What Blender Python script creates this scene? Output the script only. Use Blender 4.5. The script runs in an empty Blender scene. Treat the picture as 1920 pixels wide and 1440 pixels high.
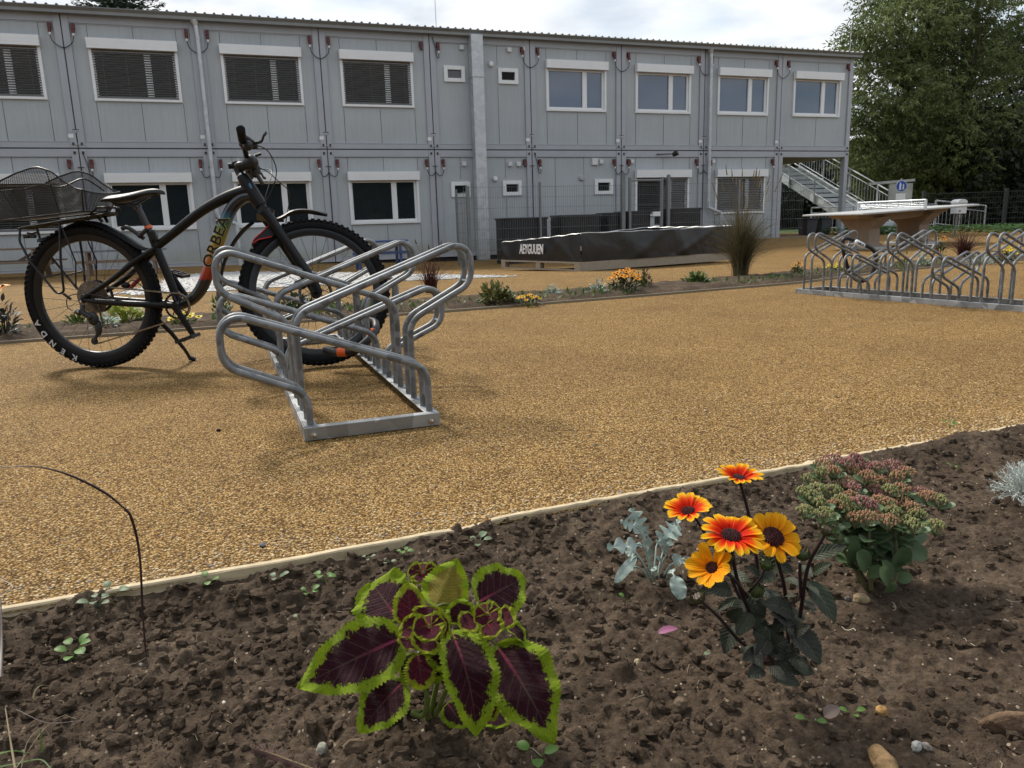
import bpy, math, random
import numpy as np
from mathutils import Vector, Matrix
random.seed(7); RNG = np.random.default_rng(7)
D = bpy.data; SC = bpy.context.scene; COL = SC.collection
PI = math.pi; R = math.radians

# ---------------------------------------------------------------- camera
H = 0.68                                   # lens height above the gravel
PITCH = math.atan(303 / 1426.); ROLL = math.atan(203 / 6710.)
fw = np.array([0, math.cos(PITCH), -math.sin(PITCH)]); rr0 = np.array([1., 0, 0]); uu0 = np.cross(rr0, fw)
RV = math.cos(ROLL) * rr0 - math.sin(ROLL) * uu0
DV = -math.cos(ROLL) * uu0 - math.sin(ROLL) * rr0
cam_d = D.cameras.new('camera'); cam = D.objects.new('camera', cam_d); COL.objects.link(cam)
cam_d.sensor_width = 36; cam_d.lens = 1426 / 1920 * 36; cam_d.clip_start = 0.05; cam_d.clip_end = 2000
m = Matrix.Identity(4)
for i in range(3):
    m[i][0] = RV[i]; m[i][1] = -DV[i]; m[i][2] = -fw[i]
m[2][3] = H
cam.matrix_world = m
cam_d.dof.use_dof = True; cam_d.dof.focus_distance = 1.9; cam_d.dof.aperture_fstop = 22
SC.camera = cam

# ---------------------------------------------------------------- world and sun
SUN_EL = R(46); SUN_AZ = R(-38)            # azimuth from +y towards +x (negative = left)
w = D.worlds.new('World'); SC.world = w; w.use_nodes = True
nt = w.node_tree; nt.nodes.clear()
def wn(t, **k):
    n = nt.nodes.new(t)
    for a, b in k.items(): setattr(n, a, b)
    return n
out = wn('ShaderNodeOutputWorld'); bg = wn('ShaderNodeBackground'); bg.inputs[1].default_value = 0.1
sky = wn('ShaderNodeTexSky', sky_type='NISHITA'); sky.sun_disc = False
sky.sun_elevation = SUN_EL; sky.sun_rotation = SUN_AZ; sky.air_density = 1.2; sky.dust_density = 2.0
tc = wn('ShaderNodeTexCoord'); sx = wn('ShaderNodeSeparateXYZ'); nt.links.new(tc.outputs['Generated'], sx.inputs[0])
# project the view direction on a flat cloud deck
mz = wn('ShaderNodeMath', operation='MAXIMUM'); nt.links.new(sx.outputs[2], mz.inputs[0]); mz.inputs[1].default_value = 0.0
az = wn('ShaderNodeMath', operation='ADD'); nt.links.new(mz.outputs[0], az.inputs[0]); az.inputs[1].default_value = 0.16
dx = wn('ShaderNodeMath', operation='DIVIDE'); dy = wn('ShaderNodeMath', operation='DIVIDE')
for d_, o_ in ((dx, 0), (dy, 1)):
    nt.links.new(sx.outputs[o_], d_.inputs[0]); nt.links.new(az.outputs[0], d_.inputs[1])
cb = wn('ShaderNodeCombineXYZ'); nt.links.new(dx.outputs[0], cb.inputs[0]); nt.links.new(dy.outputs[0], cb.inputs[1])
n1 = wn('ShaderNodeTexNoise'); n1.inputs['Scale'].default_value = 1.5; n1.inputs['Detail'].default_value = 9; n1.inputs['Roughness'].default_value = 0.55
n1.inputs['Distortion'].default_value = 0.4
nt.links.new(cb.outputs[0], n1.inputs['Vector'])
cr = wn('ShaderNodeValToRGB'); e = cr.color_ramp.elements
e[0].position = 0.32; e[0].color = (0, 0, 0, 1); e[1].position = 0.52; e[1].color = (1, 1, 1, 1)
nt.links.new(n1.outputs[0], cr.inputs[0])
n2 = wn('ShaderNodeTexNoise'); n2.inputs['Scale'].default_value = 2.6; n2.inputs['Detail'].default_value = 8
mp = wn('ShaderNodeVectorMath', operation='ADD'); mp.inputs[1].default_value = (7.3, 2.1, 4); nt.links.new(cb.outputs[0], mp.inputs[0])
nt.links.new(mp.outputs[0], n2.inputs['Vector'])
cc = wn('ShaderNodeValToRGB'); e = cc.color_ramp.elements
e[0].position = 0.34; e[0].color = (4.1, 4.6, 5.3, 1); e[1].position = 0.60; e[1].color = (7.0, 7.15, 7.25, 1)
nt.links.new(n2.outputs[0], cc.inputs[0])
mx = wn('ShaderNodeMix', data_type='RGBA')
lift = wn('ShaderNodeMapRange'); lift.inputs[3].default_value = 0.45; lift.inputs[4].default_value = 1.0
nt.links.new(cr.outputs[0], lift.inputs[0]); nt.links.new(lift.outputs[0], mx.inputs['Factor'])
nt.links.new(sky.outputs[0], mx.inputs['A']); nt.links.new(cc.outputs[0], mx.inputs['B'])
nt.links.new(mx.outputs['Result'], bg.inputs[0]); nt.links.new(bg.outputs[0], out.inputs[0])

sl = D.lights.new('sun', 'SUN'); so = D.objects.new('sun', sl); COL.objects.link(so)
sl.energy = 2.9; sl.angle = R(9); sl.color = (1.0, 0.94, 0.84)
sd = Vector((math.cos(SUN_EL) * math.sin(SUN_AZ), math.cos(SUN_EL) * math.cos(SUN_AZ), math.sin(SUN_EL)))
so.rotation_euler = sd.to_track_quat('Z', 'Y').to_euler()
SC.view_settings.view_transform = 'Standard'; SC.view_settings.look = 'None'
SC.view_settings.exposure = 0.62; SC.view_settings.gamma = 1.0
SC.cycles.max_bounces = 8; SC.cycles.transparent_max_bounces = 24

# ---------------------------------------------------------------- pixel helpers (photo pixels, 1920 x 1440)
def ray(px, py): return fw + (px - 960) / 1426. * RV + (py - 720) / 1426. * DV
def at(px, py, Y):                          # point seen at a pixel, Y metres ahead
    v = ray(px, py); t = Y / v[1]; return np.array([v[0] * t, Y, H + v[2] * t])
def gp(px, py, z=0.0):
    v = ray(px, py); t = (z - H) / v[2]; return np.array([v[0] * t, v[1] * t, z])

# ---------------------------------------------------------------- mesh builder
def unit(v): v = np.asarray(v, float); n = np.linalg.norm(v); return v / n if n > 1e-12 else v
class MB:
    def __init__(s): s.V = []; s.F = []; s.U = []; s.MI = []; s.n = 0; s.mi = 0
    def add(s, verts, faces, uv=None):
        verts = np.asarray(verts, float).reshape(-1, 3)
        s.V.append(verts); b = s.n
        s.F.extend([tuple(i + b for i in f) for f in faces]); s.MI.extend([s.mi] * len(faces))
        s.U.append(np.asarray(uv, float).reshape(-1, 2) if uv is not None else np.zeros((len(verts), 2)))
        s.n += len(verts); return s
    def box(s, x0, x1, y0, y1, z0, z1):
        v = [(x, y, z) for z in (z0, z1) for y in (y0, y1) for x in (x0, x1)]
        return s.add(v, [(0, 2, 3, 1), (4, 5, 7, 6), (0, 1, 5, 4), (2, 6, 7, 3), (0, 4, 6, 2), (1, 3, 7, 5)])
    def obox(s, c, ax, ay, az):             # centre and half-axis vectors
        c = np.asarray(c, float); ax, ay, az = (np.asarray(a, float) for a in (ax, ay, az))
        v = [c + i * ax + j * ay + k * az for k in (-1, 1) for j in (-1, 1) for i in (-1, 1)]
        return s.add(v, [(0, 2, 3, 1), (4, 5, 7, 6), (0, 1, 5, 4), (2, 6, 7, 3), (0, 4, 6, 2), (1, 3, 7, 5)])
    def beam(s, a, b, wd, ht, up=(0, 0, 1)):
        a = np.asarray(a, float); b = np.asarray(b, float); d = unit(b - a); sd_ = unit(np.cross(d, up)); u = np.cross(sd_, d)
        return s.obox((a + b) / 2, (b - a) / 2, sd_ * wd / 2, u * ht / 2)
    def tube(s, pts, r, n=8, closed=False, cap=True, flat=1.0, ref=None):
        P = np.asarray(pts, float); k = len(P); rad = np.full(k, r, float) if np.isscalar(r) else np.asarray(r, float)
        T = np.zeros_like(P)
        for i in range(k):
            a = P[(i - 1) % k] if (closed or i > 0) else P[i]; b = P[(i + 1) % k] if (closed or i < k - 1) else P[i]
            T[i] = unit(b - a)
        up = np.array([0, 0, 1.]) if ref is None else np.asarray(ref, float)
        if abs(T[0] @ unit(up)) > 0.95: up = np.array([0, 1., 0.1])
        N = unit(np.cross(T[0], up)); rings = []
        for i in range(k):
            if ref is not None and abs(T[i] @ unit(up)) < 0.97: N = unit(np.cross(T[i], up))
            else: N = unit(N - T[i] * (N @ T[i]))
            B = np.cross(T[i], N); a = np.linspace(0, 2 * PI, n, endpoint=False)
            rings.append(P[i] + rad[i] * (np.outer(np.cos(a), N) + flat * np.outer(np.sin(a), B)))
        L = np.concatenate([[0], np.cumsum(np.linalg.norm(np.diff(P, axis=0), axis=1))])
        uv = [(L[i], j / n) for i in range(k) for j in range(n)]
        F = []
        for i in range(k if closed else k - 1):
            i2 = (i + 1) % k
            for j in range(n): j2 = (j + 1) % n; F.append((i * n + j, i * n + j2, i2 * n + j2, i2 * n + j))
        if cap and not closed: F.append(tuple(range(n))[::-1]); F.append(tuple((k - 1) * n + j for j in range(n)))
        return s.add(np.concatenate(rings), F, uv)
    def cyl(s, a, b, r, n=16, r2=None): return s.tube([a, b], [r, r if r2 is None else r2], n)
    def grid(s, P, uv=None, flip=False):     # P: (nu, nv, 3)
        P = np.asarray(P, float); a, b = P.shape[:2]
        idx = np.arange(a * b).reshape(a, b)
        q = np.stack([idx[:-1, :-1], idx[1:, :-1], idx[1:, 1:], idx[:-1, 1:]], -1).reshape(-1, 4)
        if flip: q = q[:, ::-1]
        return s.add(P.reshape(-1, 3), [tuple(int(x) for x in r_) for r_ in q], uv)
    def ball(s, c, r, nu=8, nv=6, sc=(1, 1, 1), jit=0.0, rng=None):
        th_ = np.linspace(0, PI, nv + 1)[1:-1]; ph = np.linspace(0, 2 * PI, nu, endpoint=False)
        v = [(0, 0, 1)] + [(math.sin(t) * math.cos(p), math.sin(t) * math.sin(p), math.cos(t)) for t in th_ for p in ph] + [(0, 0, -1)]
        v = np.array(v)
        if jit: v = v * (1 + jit * (rng or RNG).uniform(-1, 1, (len(v), 1)))
        v = v * r * np.array(sc) + np.asarray(c); F = []
        for j in range(nu): F.append((0, 1 + j, 1 + (j + 1) % nu)); F.append((len(v) - 1, 1 + (nv - 2) * nu + (j + 1) % nu, 1 + (nv - 2) * nu + j))
        for i in range(nv - 2):
            for j in range(nu): a = 1 + i * nu; F.append((a + j, a + nu + j, a + nu + (j + 1) % nu, a + (j + 1) % nu))
        return s.add(v, F)
    def lathe(s, c, axis, prof, n=24):       # prof: list of (along, radius)
        ax = unit(axis); h = np.array([0, 0, 1.]) if abs(ax[2]) < .9 else np.array([1., 0, 0])
        N = unit(np.cross(ax, h)); B = np.cross(ax, N); a = np.linspace(0, 2 * PI, n, endpoint=False)
        rings = [np.asarray(c) + ax * l + r_ * (np.outer(np.cos(a), N) + np.outer(np.sin(a), B)) for l, r_ in prof]
        F = []; k = len(prof)
        for i in range(k - 1):
            for j in range(n): j2 = (j + 1) % n; F.append((i * n + j, i * n + j2, (i + 1) * n + j2, (i + 1) * n + j))
        return s.add(np.concatenate(rings), F)
    def prism(s, poly, off):                 # flat polygon (list of 3D points) extruded by vector
        P = np.asarray(poly, float); k = len(P); o = np.asarray(off, float)
        F = [tuple(range(k))[::-1], tuple(range(k, 2 * k))] + [(i, (i + 1) % k, k + (i + 1) % k, k + i) for i in range(k)]
        return s.add(np.concatenate([P, P + o]), F)
    def build(s, name, mat, parent=None, smooth=True, world=False, bevel=0, mats=None):
        me = D.meshes.new(name)
        V = np.concatenate(s.V) if s.V else np.zeros((0, 3))
        if parent is not None and world:
            inv = np.array(MW[parent.name].inverted()); V = V @ inv[:3, :3].T + inv[:3, 3]
        lens = np.array([len(f) for f in s.F], dtype=np.int32)
        loops = np.fromiter((i for f in s.F for i in f), dtype=np.int32, count=int(lens.sum()))
        me.vertices.add(len(V)); me.vertices.foreach_set('co', V.astype(np.float32).ravel())
        me.loops.add(len(loops)); me.loops.foreach_set('vertex_index', loops)
        me.polygons.add(len(lens)); st = np.concatenate([[0], np.cumsum(lens)[:-1]]).astype(np.int32)
        me.polygons.foreach_set('loop_start', st); me.polygons.foreach_set('loop_total', lens)
        me.polygons.foreach_set('use_smooth', np.full(len(lens), bool(smooth)))
        for mm in (mats or [mat]): me.materials.append(mm)
        if mats: me.polygons.foreach_set('material_index', np.array(s.MI, dtype=np.int32))
        U = np.concatenate(s.U)
        uvl = me.uv_layers.new(name='UVMap'); uvl.data.foreach_set('uv', U[loops].astype(np.float32).ravel())
        me.update(calc_edges=True); me.validate()
        o = D.objects.new(name, me); COL.objects.link(o)
        if parent is not None: o.parent = parent
        MW[o.name] = MW[parent.name] if parent is not None else Matrix.Identity(4)
        if smooth is True and hasattr(me, 'set_sharp_from_angle'): me.set_sharp_from_angle(angle=R(38))
        if bevel:
            b = o.modifiers.new('bevel', 'BEVEL'); b.width = bevel; b.segments = 2; b.limit_method = 'ANGLE'
        return o
MW = {}
def smooth_path(P, n=6, closed=False):       # Catmull-Rom
    P = np.asarray(P, float); k = len(P); out = []
    rng_ = range(k if closed else k - 1)
    for i in rng_:
        p0 = P[(i - 1) % k] if (closed or i > 0) else 2 * P[0] - P[1]
        p1 = P[i]; p2 = P[(i + 1) % k]
        p3 = P[(i + 2) % k] if (closed or i + 2 < k) else 2 * P[-1] - P[-2]
        for j in range(n):
            t = j / n
            out.append(0.5 * ((2 * p1) + (-p0 + p2) * t + (2 * p0 - 5 * p1 + 4 * p2 - p3) * t * t + (-p0 + 3 * p1 - 3 * p2 + p3) * t ** 3))
    if not closed: out.append(P[-1])
    return np.array(out)
def fillet(P, r, n=6):                       # round the corners of a polyline
    P = [np.asarray(p, float) for p in P]; out = [P[0]]
    rs = [r] * len(P) if np.isscalar(r) else r
    for i in range(1, len(P) - 1):
        a, b, c = P[i - 1], P[i], P[i + 1]; u, v = unit(a - b), unit(c - b)
        ang = math.acos(max(-1, min(1, u @ v))); d = min(rs[i] / math.tan(ang / 2), .49 * np.linalg.norm(a - b), .49 * np.linalg.norm(c - b))
        p0, p1 = b + u * d, b + v * d; rr = d * math.tan(ang / 2)
        cen = b + unit(u + v) * rr / math.sin(ang / 2); a0, a1 = p0 - cen, p1 - cen; w_ = math.acos(max(-1, min(1, unit(a0) @ unit(a1))))
        for j in range(n + 1):
            t = j / n
            out.append(cen + (math.sin((1 - t) * w_) * a0 + math.sin(t * w_) * a1) / max(math.sin(w_), 1e-6))
    out.append(P[-1]); return np.array(out)

def thing(name, label, cat, loc=(0, 0, 0), rz=0, group=None, rot=None):
    o = D.objects.new(name, None); COL.objects.link(o); o.empty_display_size = .1
    o.location = loc; o.rotation_euler = rot or (0, 0, rz)
    o['label'] = label; o['category'] = cat
    if group: o['group'] = group
    from mathutils import Euler
    MW[o.name] = Matrix.Translation(Vector([float(a) for a in loc])) @ Euler(o.rotation_euler).to_matrix().to_4x4()
    return o
def tag(o, label, cat, group=None, kind=None):
    o['label'] = label; o['category'] = cat
    if group: o['group'] = group
    if kind: o['kind'] = kind
    return o
def kind(o, k): o['kind'] = k; return o
def dup(root, loc, rz=0, label=None, scale=None):
    r = root.copy(); COL.objects.link(r); r.location = loc; r.rotation_euler = (0, 0, rz)
    if scale: r.scale = scale
    if label: r['label'] = label
    for ch in list(root.children):
        c = ch.copy(); COL.objects.link(c); c.parent = r
        for g in list(ch.children):
            d_ = g.copy(); COL.objects.link(d_); d_.parent = c
    return r

# ---------------------------------------------------------------- materials
class NT:
    def __init__(s, name):
        s.m = D.materials.new(name); s.m.use_nodes = True; s.t = s.m.node_tree; s.t.nodes.clear()
        s.out = s.n('ShaderNodeOutputMaterial'); s.p = s.n('ShaderNodeBsdfPrincipled'); s.l(s.p.outputs[0], s.out.inputs[0])
    def n(s, t, **k):
        x = s.t.nodes.new(t)
        for a, b in k.items(): setattr(x, a, b)
        return x
    def l(s, a, b): s.t.links.new(a, b)
    def s_(s, sock, v):
        if hasattr(v, 'is_output') or isinstance(v, bpy.types.NodeSocket): s.l(v, sock)
        else: sock.default_value = v if not (isinstance(v, tuple) and len(v) == 3 and sock.type == 'RGBA') else (*v, 1)
    def math(s, op, a, b=0.0, c=None):
        x = s.n('ShaderNodeMath', operation=op); s.s_(x.inputs[0], a); s.s_(x.inputs[1], b)
        if c is not None: s.s_(x.inputs[2], c)
        return x.outputs[0]
    def mix(s, f, a, b, blend='MIX'):
        x = s.n('ShaderNodeMix', data_type='RGBA', blend_type=blend)
        s.s_(x.inputs['Factor'], f); s.s_(x.inputs['A'], a); s.s_(x.inputs['B'], b); return x.outputs['Result']
    def noise(s, scale, detail=4, rough=.5, vec=None, dist=0):
        x = s.n('ShaderNodeTexNoise'); x.inputs['Scale'].default_value = scale; x.inputs['Detail'].default_value = detail
        x.inputs['Roughness'].default_value = rough; x.inputs['Distortion'].default_value = dist
        s.l(vec if vec is not None else s.obj(), x.inputs['Vector']); return x.outputs[0]
    def vor(s, scale, feature='F1', vec=None, rand=1):
        x = s.n('ShaderNodeTexVoronoi', feature=feature); x.inputs['Scale'].default_value = scale; x.inputs['Randomness'].default_value = rand
        s.l(vec if vec is not None else s.obj(), x.inputs['Vector']); return x
    def obj(s):
        if not hasattr(s, 'tc'): s.tc = s.n('ShaderNodeTexCoord')
        return s.tc.outputs['Object']
    def uv(s):
        if not hasattr(s, 'tc'): s.tc = s.n('ShaderNodeTexCoord')
        return s.tc.outputs['UV']
    def ramp(s, f, stops, interp='LINEAR'):
        x = s.n('ShaderNodeValToRGB'); x.color_ramp.interpolation = interp; e_ = x.color_ramp.elements
        while len(e_) < len(stops): e_.new(0.5)
        for i, (p, c) in enumerate(stops): e_[i].position = p; e_[i].color = (*c, 1) if len(c) == 3 else c
        s.s_(x.inputs[0], f); return x.outputs[0]
    def bump(s, h, st=.3, dist=.01, normal=None):
        x = s.n('ShaderNodeBump'); x.inputs['Strength'].default_value = st; x.inputs['Distance'].default_value = dist
        s.l(h, x.inputs['Height'])
        if normal is not None: s.l(normal, x.inputs['Normal'])
        return x.outputs[0]
    def set(s, **k):
        for a, v in k.items(): s.s_(s.p.inputs[a.replace('_', ' ')], v)
        return s
def sc3(c, k): return tuple(x * k for x in c)
def pm(name, col, rough=.5, metal=0.0, var=.12, scale=6, bump=0, bscale=60, bdist=.004, spec=None, coat=0):
    a = NT(name); f = a.noise(scale, 5, .6)
    a.set(Base_Color=a.ramp(f, [(.3, sc3(col, 1 - var)), (.7, sc3(col, 1 + var))]), Metallic=metal)
    rn = a.n('ShaderNodeMapRange'); a.l(a.noise(scale * 3, 3), rn.inputs[0]); rn.inputs[3].default_value = max(rough - .08, .03); rn.inputs[4].default_value = min(rough + .08, 1)
    a.set(Roughness=rn.outputs[0])
    if bump: a.set(Normal=a.bump(a.noise(bscale, 4), bump, bdist))
    if spec is not None: a.p.inputs['Specular IOR Level'].default_value = spec
    if coat: a.p.inputs['Coat Weight'].default_value = coat
    return a.m
def leafmat(name, col, trans=.3, rough=.5, var=.25, scale=25, col2=None, tcol=None, wn_=.5):
    a = NT(name); a.p.inputs['Specular IOR Level'].default_value = .28; f = a.noise(scale, 3); oi = a.n('ShaderNodeNewGeometry').outputs['Random Per Island']
    c = a.ramp(a.math('ADD', a.math('MULTIPLY', f, wn_), a.math('MULTIPLY', oi, 1 - wn_)), [(.25, sc3(col, 1 - var)), (.75, col2 or sc3(col, 1 + var))])
    a.set(Base_Color=c, Roughness=rough); t = a.n('ShaderNodeBsdfTranslucent')
    a.l(a.mix(.6, c, tcol or sc3(col, 1.5)), t.inputs[0])
    ms = a.n('ShaderNodeMixShader'); ms.inputs[0].default_value = trans; a.l(a.p.outputs[0], ms.inputs[1]); a.l(t.outputs[0], ms.inputs[2]); a.l(ms.outputs[0], a.out.inputs[0])
    return a.m

# ---- value noise for terrain
def vnoise(x, y, cell, seed):
    g = np.random.default_rng(seed).random((257, 257)); u = x / cell; v = y / cell
    i = np.floor(u).astype(int); j = np.floor(v).astype(int); fu = u - i; fv = v - j
    fu = fu * fu * (3 - 2 * fu); fv = fv * fv * (3 - 2 * fv); i %= 256; j %= 256
    return (g[i, j] * (1 - fu) * (1 - fv) + g[i + 1, j] * fu * (1 - fv) + g[i, j + 1] * (1 - fu) * fv + g[i + 1, j + 1] * fu * fv) * 2 - 1
BD = np.array([0.93957, 0.342357]); BN = np.array([-0.342357, 0.93957]); BC = 17.77; BROT = math.atan2(BD[1], BD[0])
def gz(x, y):                                # height of the gravel yard: a slight dip in front of the building
    x = np.asarray(x, float); y = np.asarray(y, float)
    t = np.clip((y - 8) / 8.5, 0, 1); t = t * t * (3 - 2 * t); s_ = x * BD[0] + y * BD[1]
    return -0.17 * t * np.exp(-((s_ - 5.6) / 4.2) ** 2) - 0.02 * t + .06 * t * np.clip((s_ - 10) / 4, 0, 1)
# ================================================================ GROUND
EDGE_A, EDGE_B = 1.668, 0.392               # front bed edge: y = A + B x
def edge(x): return EDGE_A + EDGE_B * x
def gravel_mat():
    a = NT('golden_gravel')
    v1 = a.vor(200); v2 = a.vor(380); big = a.noise(1.1, 4, .6); mid = a.noise(9, 4, .6)
    h1 = a.math('SUBTRACT', 1, v1.outputs['Distance']); h2 = a.math('SUBTRACT', 1, v2.outputs['Distance'])
    sel = a.n('ShaderNodeSeparateColor'); a.l(v1.outputs['Color'], sel.inputs[0])
    c = a.ramp(sel.outputs[0], [(0, (.15, .078, .024)), (.3, (.32, .182, .056)), (.62, (.46, .277, .092)), (.88, (.60, .395, .155)), (1, (.74, .57, .32))])
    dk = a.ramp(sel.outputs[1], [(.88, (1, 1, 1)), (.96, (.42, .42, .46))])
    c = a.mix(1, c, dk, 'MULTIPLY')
    crev_shade = a.ramp(v1.outputs['Distance'], [(.3, (1, 1, 1)), (.68, (.15, .12, .10))])  # shade in the gaps between grains, painted into the colour
    c = a.mix(.85, c, crev_shade, 'MULTIPLY')
    c = a.mix(1, c, a.ramp(big, [(.3, (.88, .87, .85)), (.5, (1, 1, 1)), (.7, (1.09, 1.08, 1.05))]), 'MULTIPLY')
    wear = a.noise(.55, 3, .5, dist=2.5); c = a.mix(1, c, a.ramp(wear, [(.38, (1, 1, 1)), (.47, (1.06, 1.06, 1.04)), (.56, (.95, .945, .94))]), 'MULTIPLY')
    c = a.mix(1, c, a.ramp(mid, [(.32, (.92, .92, .91)), (.65, (1.05, 1.05, 1.05))]), 'MULTIPLY')
    hh = a.math('ADD', a.math('MULTIPLY', h1, .7), a.math('MULTIPLY', h2, .3))
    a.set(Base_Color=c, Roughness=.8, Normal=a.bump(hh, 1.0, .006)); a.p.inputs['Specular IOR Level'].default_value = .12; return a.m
GRAVEL = gravel_mat()
def soil_mat():
    a = NT('dark_soil')
    n1_ = a.noise(7, 6, .65); n2_ = a.noise(90, 5, .7); n3 = a.noise(420, 3, .6)
    c = a.ramp(n1_, [(.28, (.042, .031, .022)), (.5, (.072, .053, .038)), (.72, (.125, .095, .068))])
    c = a.mix(.8, c, a.ramp(n2_, [(.32, (.5, .48, .47)), (.68, (1.7, 1.66, 1.62))]), 'MULTIPLY')
    v = a.vor(120); s_ = a.n('ShaderNodeSeparateColor'); a.l(v.outputs['Color'], s_.inputs[0])
    grit = a.math('MULTIPLY', a.math('GREATER_THAN', s_.outputs[0], .93), a.math('LESS_THAN', v.outputs['Distance'], .3))
    c = a.mix(grit, c, a.ramp(s_.outputs[1], [(0, (.16, .12, .085)), (1, (.34, .28, .21))]))
    hh = a.math('ADD', a.math('MULTIPLY', n2_, .7), a.math('MULTIPLY', n3, .3))
    a.set(Base_Color=c, Roughness=.9, Normal=a.bump(hh, 1.0, .008)); a.p.inputs['Specular IOR Level'].default_value = .06
    return a.m
SOIL = soil_mat()
def wood_mat(name, c1, c2, sc=6):
    a = NT(name); mp_ = a.n('ShaderNodeMapping'); a.l(a.uv(), mp_.inputs[0]); mp_.inputs['Scale'].default_value = (1, 14, 1)
    f = a.noise(sc, 6, .65, vec=mp_.outputs[0]); g = a.noise(40, 3, .5)
    a.set(Base_Color=a.mix(.35, a.ramp(f, [(.3, c1), (.65, c2)]), a.ramp(g, [(.3, sc3(c1, .8)), (.7, sc3(c2, 1.1))])), Roughness=.75, Normal=a.bump(f, .4, .004)); return a.m

# gravel yard: one sheet; a fine part is not needed because it is nearly flat
def sheet(xs, ys, zf):
    X, Y = np.meshgrid(xs, ys, indexing='ij'); return np.stack([X, Y, zf(X, Y)], -1)
# base ground to the horizon
b = MB(); b.box(-600, 600, -300, 900, -1.2, -.9)
gxs = np.linspace(-40, 60, 101); gys = np.linspace(15, 70, 56)
b2 = MB().grid(sheet(np.concatenate([[-400], gxs, [400]]), np.concatenate([gys, [600]]), lambda x, y: gz(x, y) - .012), flip=False)
go = b2.build('ground', leafmat('rough_grass', (.045, .075, .022), 0.0, .9, .4, 3)); kind(go, 'structure')
kind(b.build('subsoil', SOIL), 'structure')

# yard gravel as quads between the front bed edge and the far limit, rows parallel to the bed edge
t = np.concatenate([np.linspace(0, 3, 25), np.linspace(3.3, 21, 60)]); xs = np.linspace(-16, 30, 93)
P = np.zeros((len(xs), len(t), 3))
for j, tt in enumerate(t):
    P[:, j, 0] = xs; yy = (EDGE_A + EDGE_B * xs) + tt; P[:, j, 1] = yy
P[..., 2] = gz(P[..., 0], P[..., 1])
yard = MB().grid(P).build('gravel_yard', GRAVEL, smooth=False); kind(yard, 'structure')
for p_ in yard.data.polygons[:1]: pass

# ---- front bed soil with real clods
def bumps(Z, X0, Y0, step, n, rmin, rmax, seed, squash=.7, power=2.2):
    rg = np.random.default_rng(seed); nx, ny = Z.shape
    cx = rg.uniform(X0, X0 + nx * step, n); cy = rg.uniform(Y0, Y0 + ny * step, n); rad = rmin + (rmax - rmin) * rg.random(n) ** power
    for a_, b_, r_ in zip(cx, cy, rad):
        i0 = max(int((a_ - r_ * 1.3 - X0) / step), 0); i1 = min(int((a_ + r_ * 1.3 - X0) / step) + 2, nx)
        j0 = max(int((b_ - r_ * 1.3 - Y0) / step), 0); j1 = min(int((b_ + r_ * 1.3 - Y0) / step) + 2, ny)
        if i1 <= i0 or j1 <= j0: continue
        gx = X0 + np.arange(i0, i1) * step - a_; gy = Y0 + np.arange(j0, j1) * step - b_
        an = rg.uniform(0, PI); el = rg.uniform(.75, 1.25)
        u = (gx[:, None] * math.cos(an) + gy[None] * math.sin(an)) * el; v = (-gx[:, None] * math.sin(an) + gy[None] * math.cos(an)) / el
        d2 = (u * u + v * v) / (r_ * r_); lump = np.where(d2 < 1, np.sqrt(np.clip(1 - d2, 0, 1)), 0) * r_ * squash
        ci = min(max(int((a_ - X0) / step), 0), nx - 1); cj = min(max(int((b_ - Y0) / step), 0), ny - 1)
        base = Z[ci, cj] - r_ * .15; sub = Z[i0:i1, j0:j1]
        Z[i0:i1, j0:j1] = np.where(lump > 0, np.maximum(sub, base + lump), sub)
def soil_base(x, y):
    z = -.030 + .012 * vnoise(x, y, .42, 1) + .010 * vnoise(x, y, .17, 2)
    d = edge(x) - y                           # distance-like from the plank
    z = z + .030 * np.clip(1.1 - d / .13, 0, 1)
    right = np.clip((x - 1.15) / .5, 0, 1)    # soil spills over the edging at the right
    return z + .014 * right * np.clip(1 - d / .3, 0, 1)
STEP = .0052; SX0, SY0 = -1.75, .42
nx_, ny_ = int(4.3 / STEP), int(2.35 / STEP)
gx_ = SX0 + np.arange(nx_) * STEP; gy_ = SY0 + np.arange(ny_) * STEP
XX, YY = np.meshgrid(gx_, gy_, indexing='ij')
ZZ = soil_base(XX, YY)
rough_l = np.clip(.55 - XX * .35, .25, 1.0)   # cloddier on the left
ZZ += rough_l * (.008 * vnoise(XX, YY, .06, 3) + .006 * vnoise(XX, YY, .027, 4))
Zc = ZZ.copy()
bumps(Zc, SX0, SY0, STEP, 420, .014, .036, 11, .7, 2.2)
bumps(Zc, SX0, SY0, STEP, 5200, .006, .019, 12, .85)
w_ = np.clip(.9 - (XX + .2) * .55, .28, 1); ZZ = ZZ * (1 - w_) + Zc * w_
bumps(ZZ, SX0, SY0, STEP, 16000, .004, .010, 13, .85)
ZZ += .0036 * vnoise(XX, YY, .013, 5) + .0028 * vnoise(XX, YY, .0075, 6)
def soil_z(x, y):
    i = int(np.clip((x - SX0) / STEP, 0, nx_ - 1)); j = int(np.clip((y - SY0) / STEP, 0, ny_ - 1)); return float(ZZ[i, j])
# drop the sheet below the gravel beyond the plank
over = YY > edge(XX) + .012 + .022 * np.clip((XX - 1.5) / .1, 0, 1) * np.clip(vnoise(XX, YY, .16, 9) * 2, 0, 1)
ZZ2 = np.where(over, -.075, ZZ)
P = np.stack([XX, YY, ZZ2], -1)
keep = YY < edge(XX) + .12
mb = MB(); mb.grid(P)
kk = keep.ravel(); mb.F = [f for f in mb.F if kk[f[0]] and kk[f[2]]]; mb.MI = [0] * len(mb.F)
soil = mb.build('soil_bed', SOIL, smooth='all'); kind(soil, 'structure')
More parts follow.
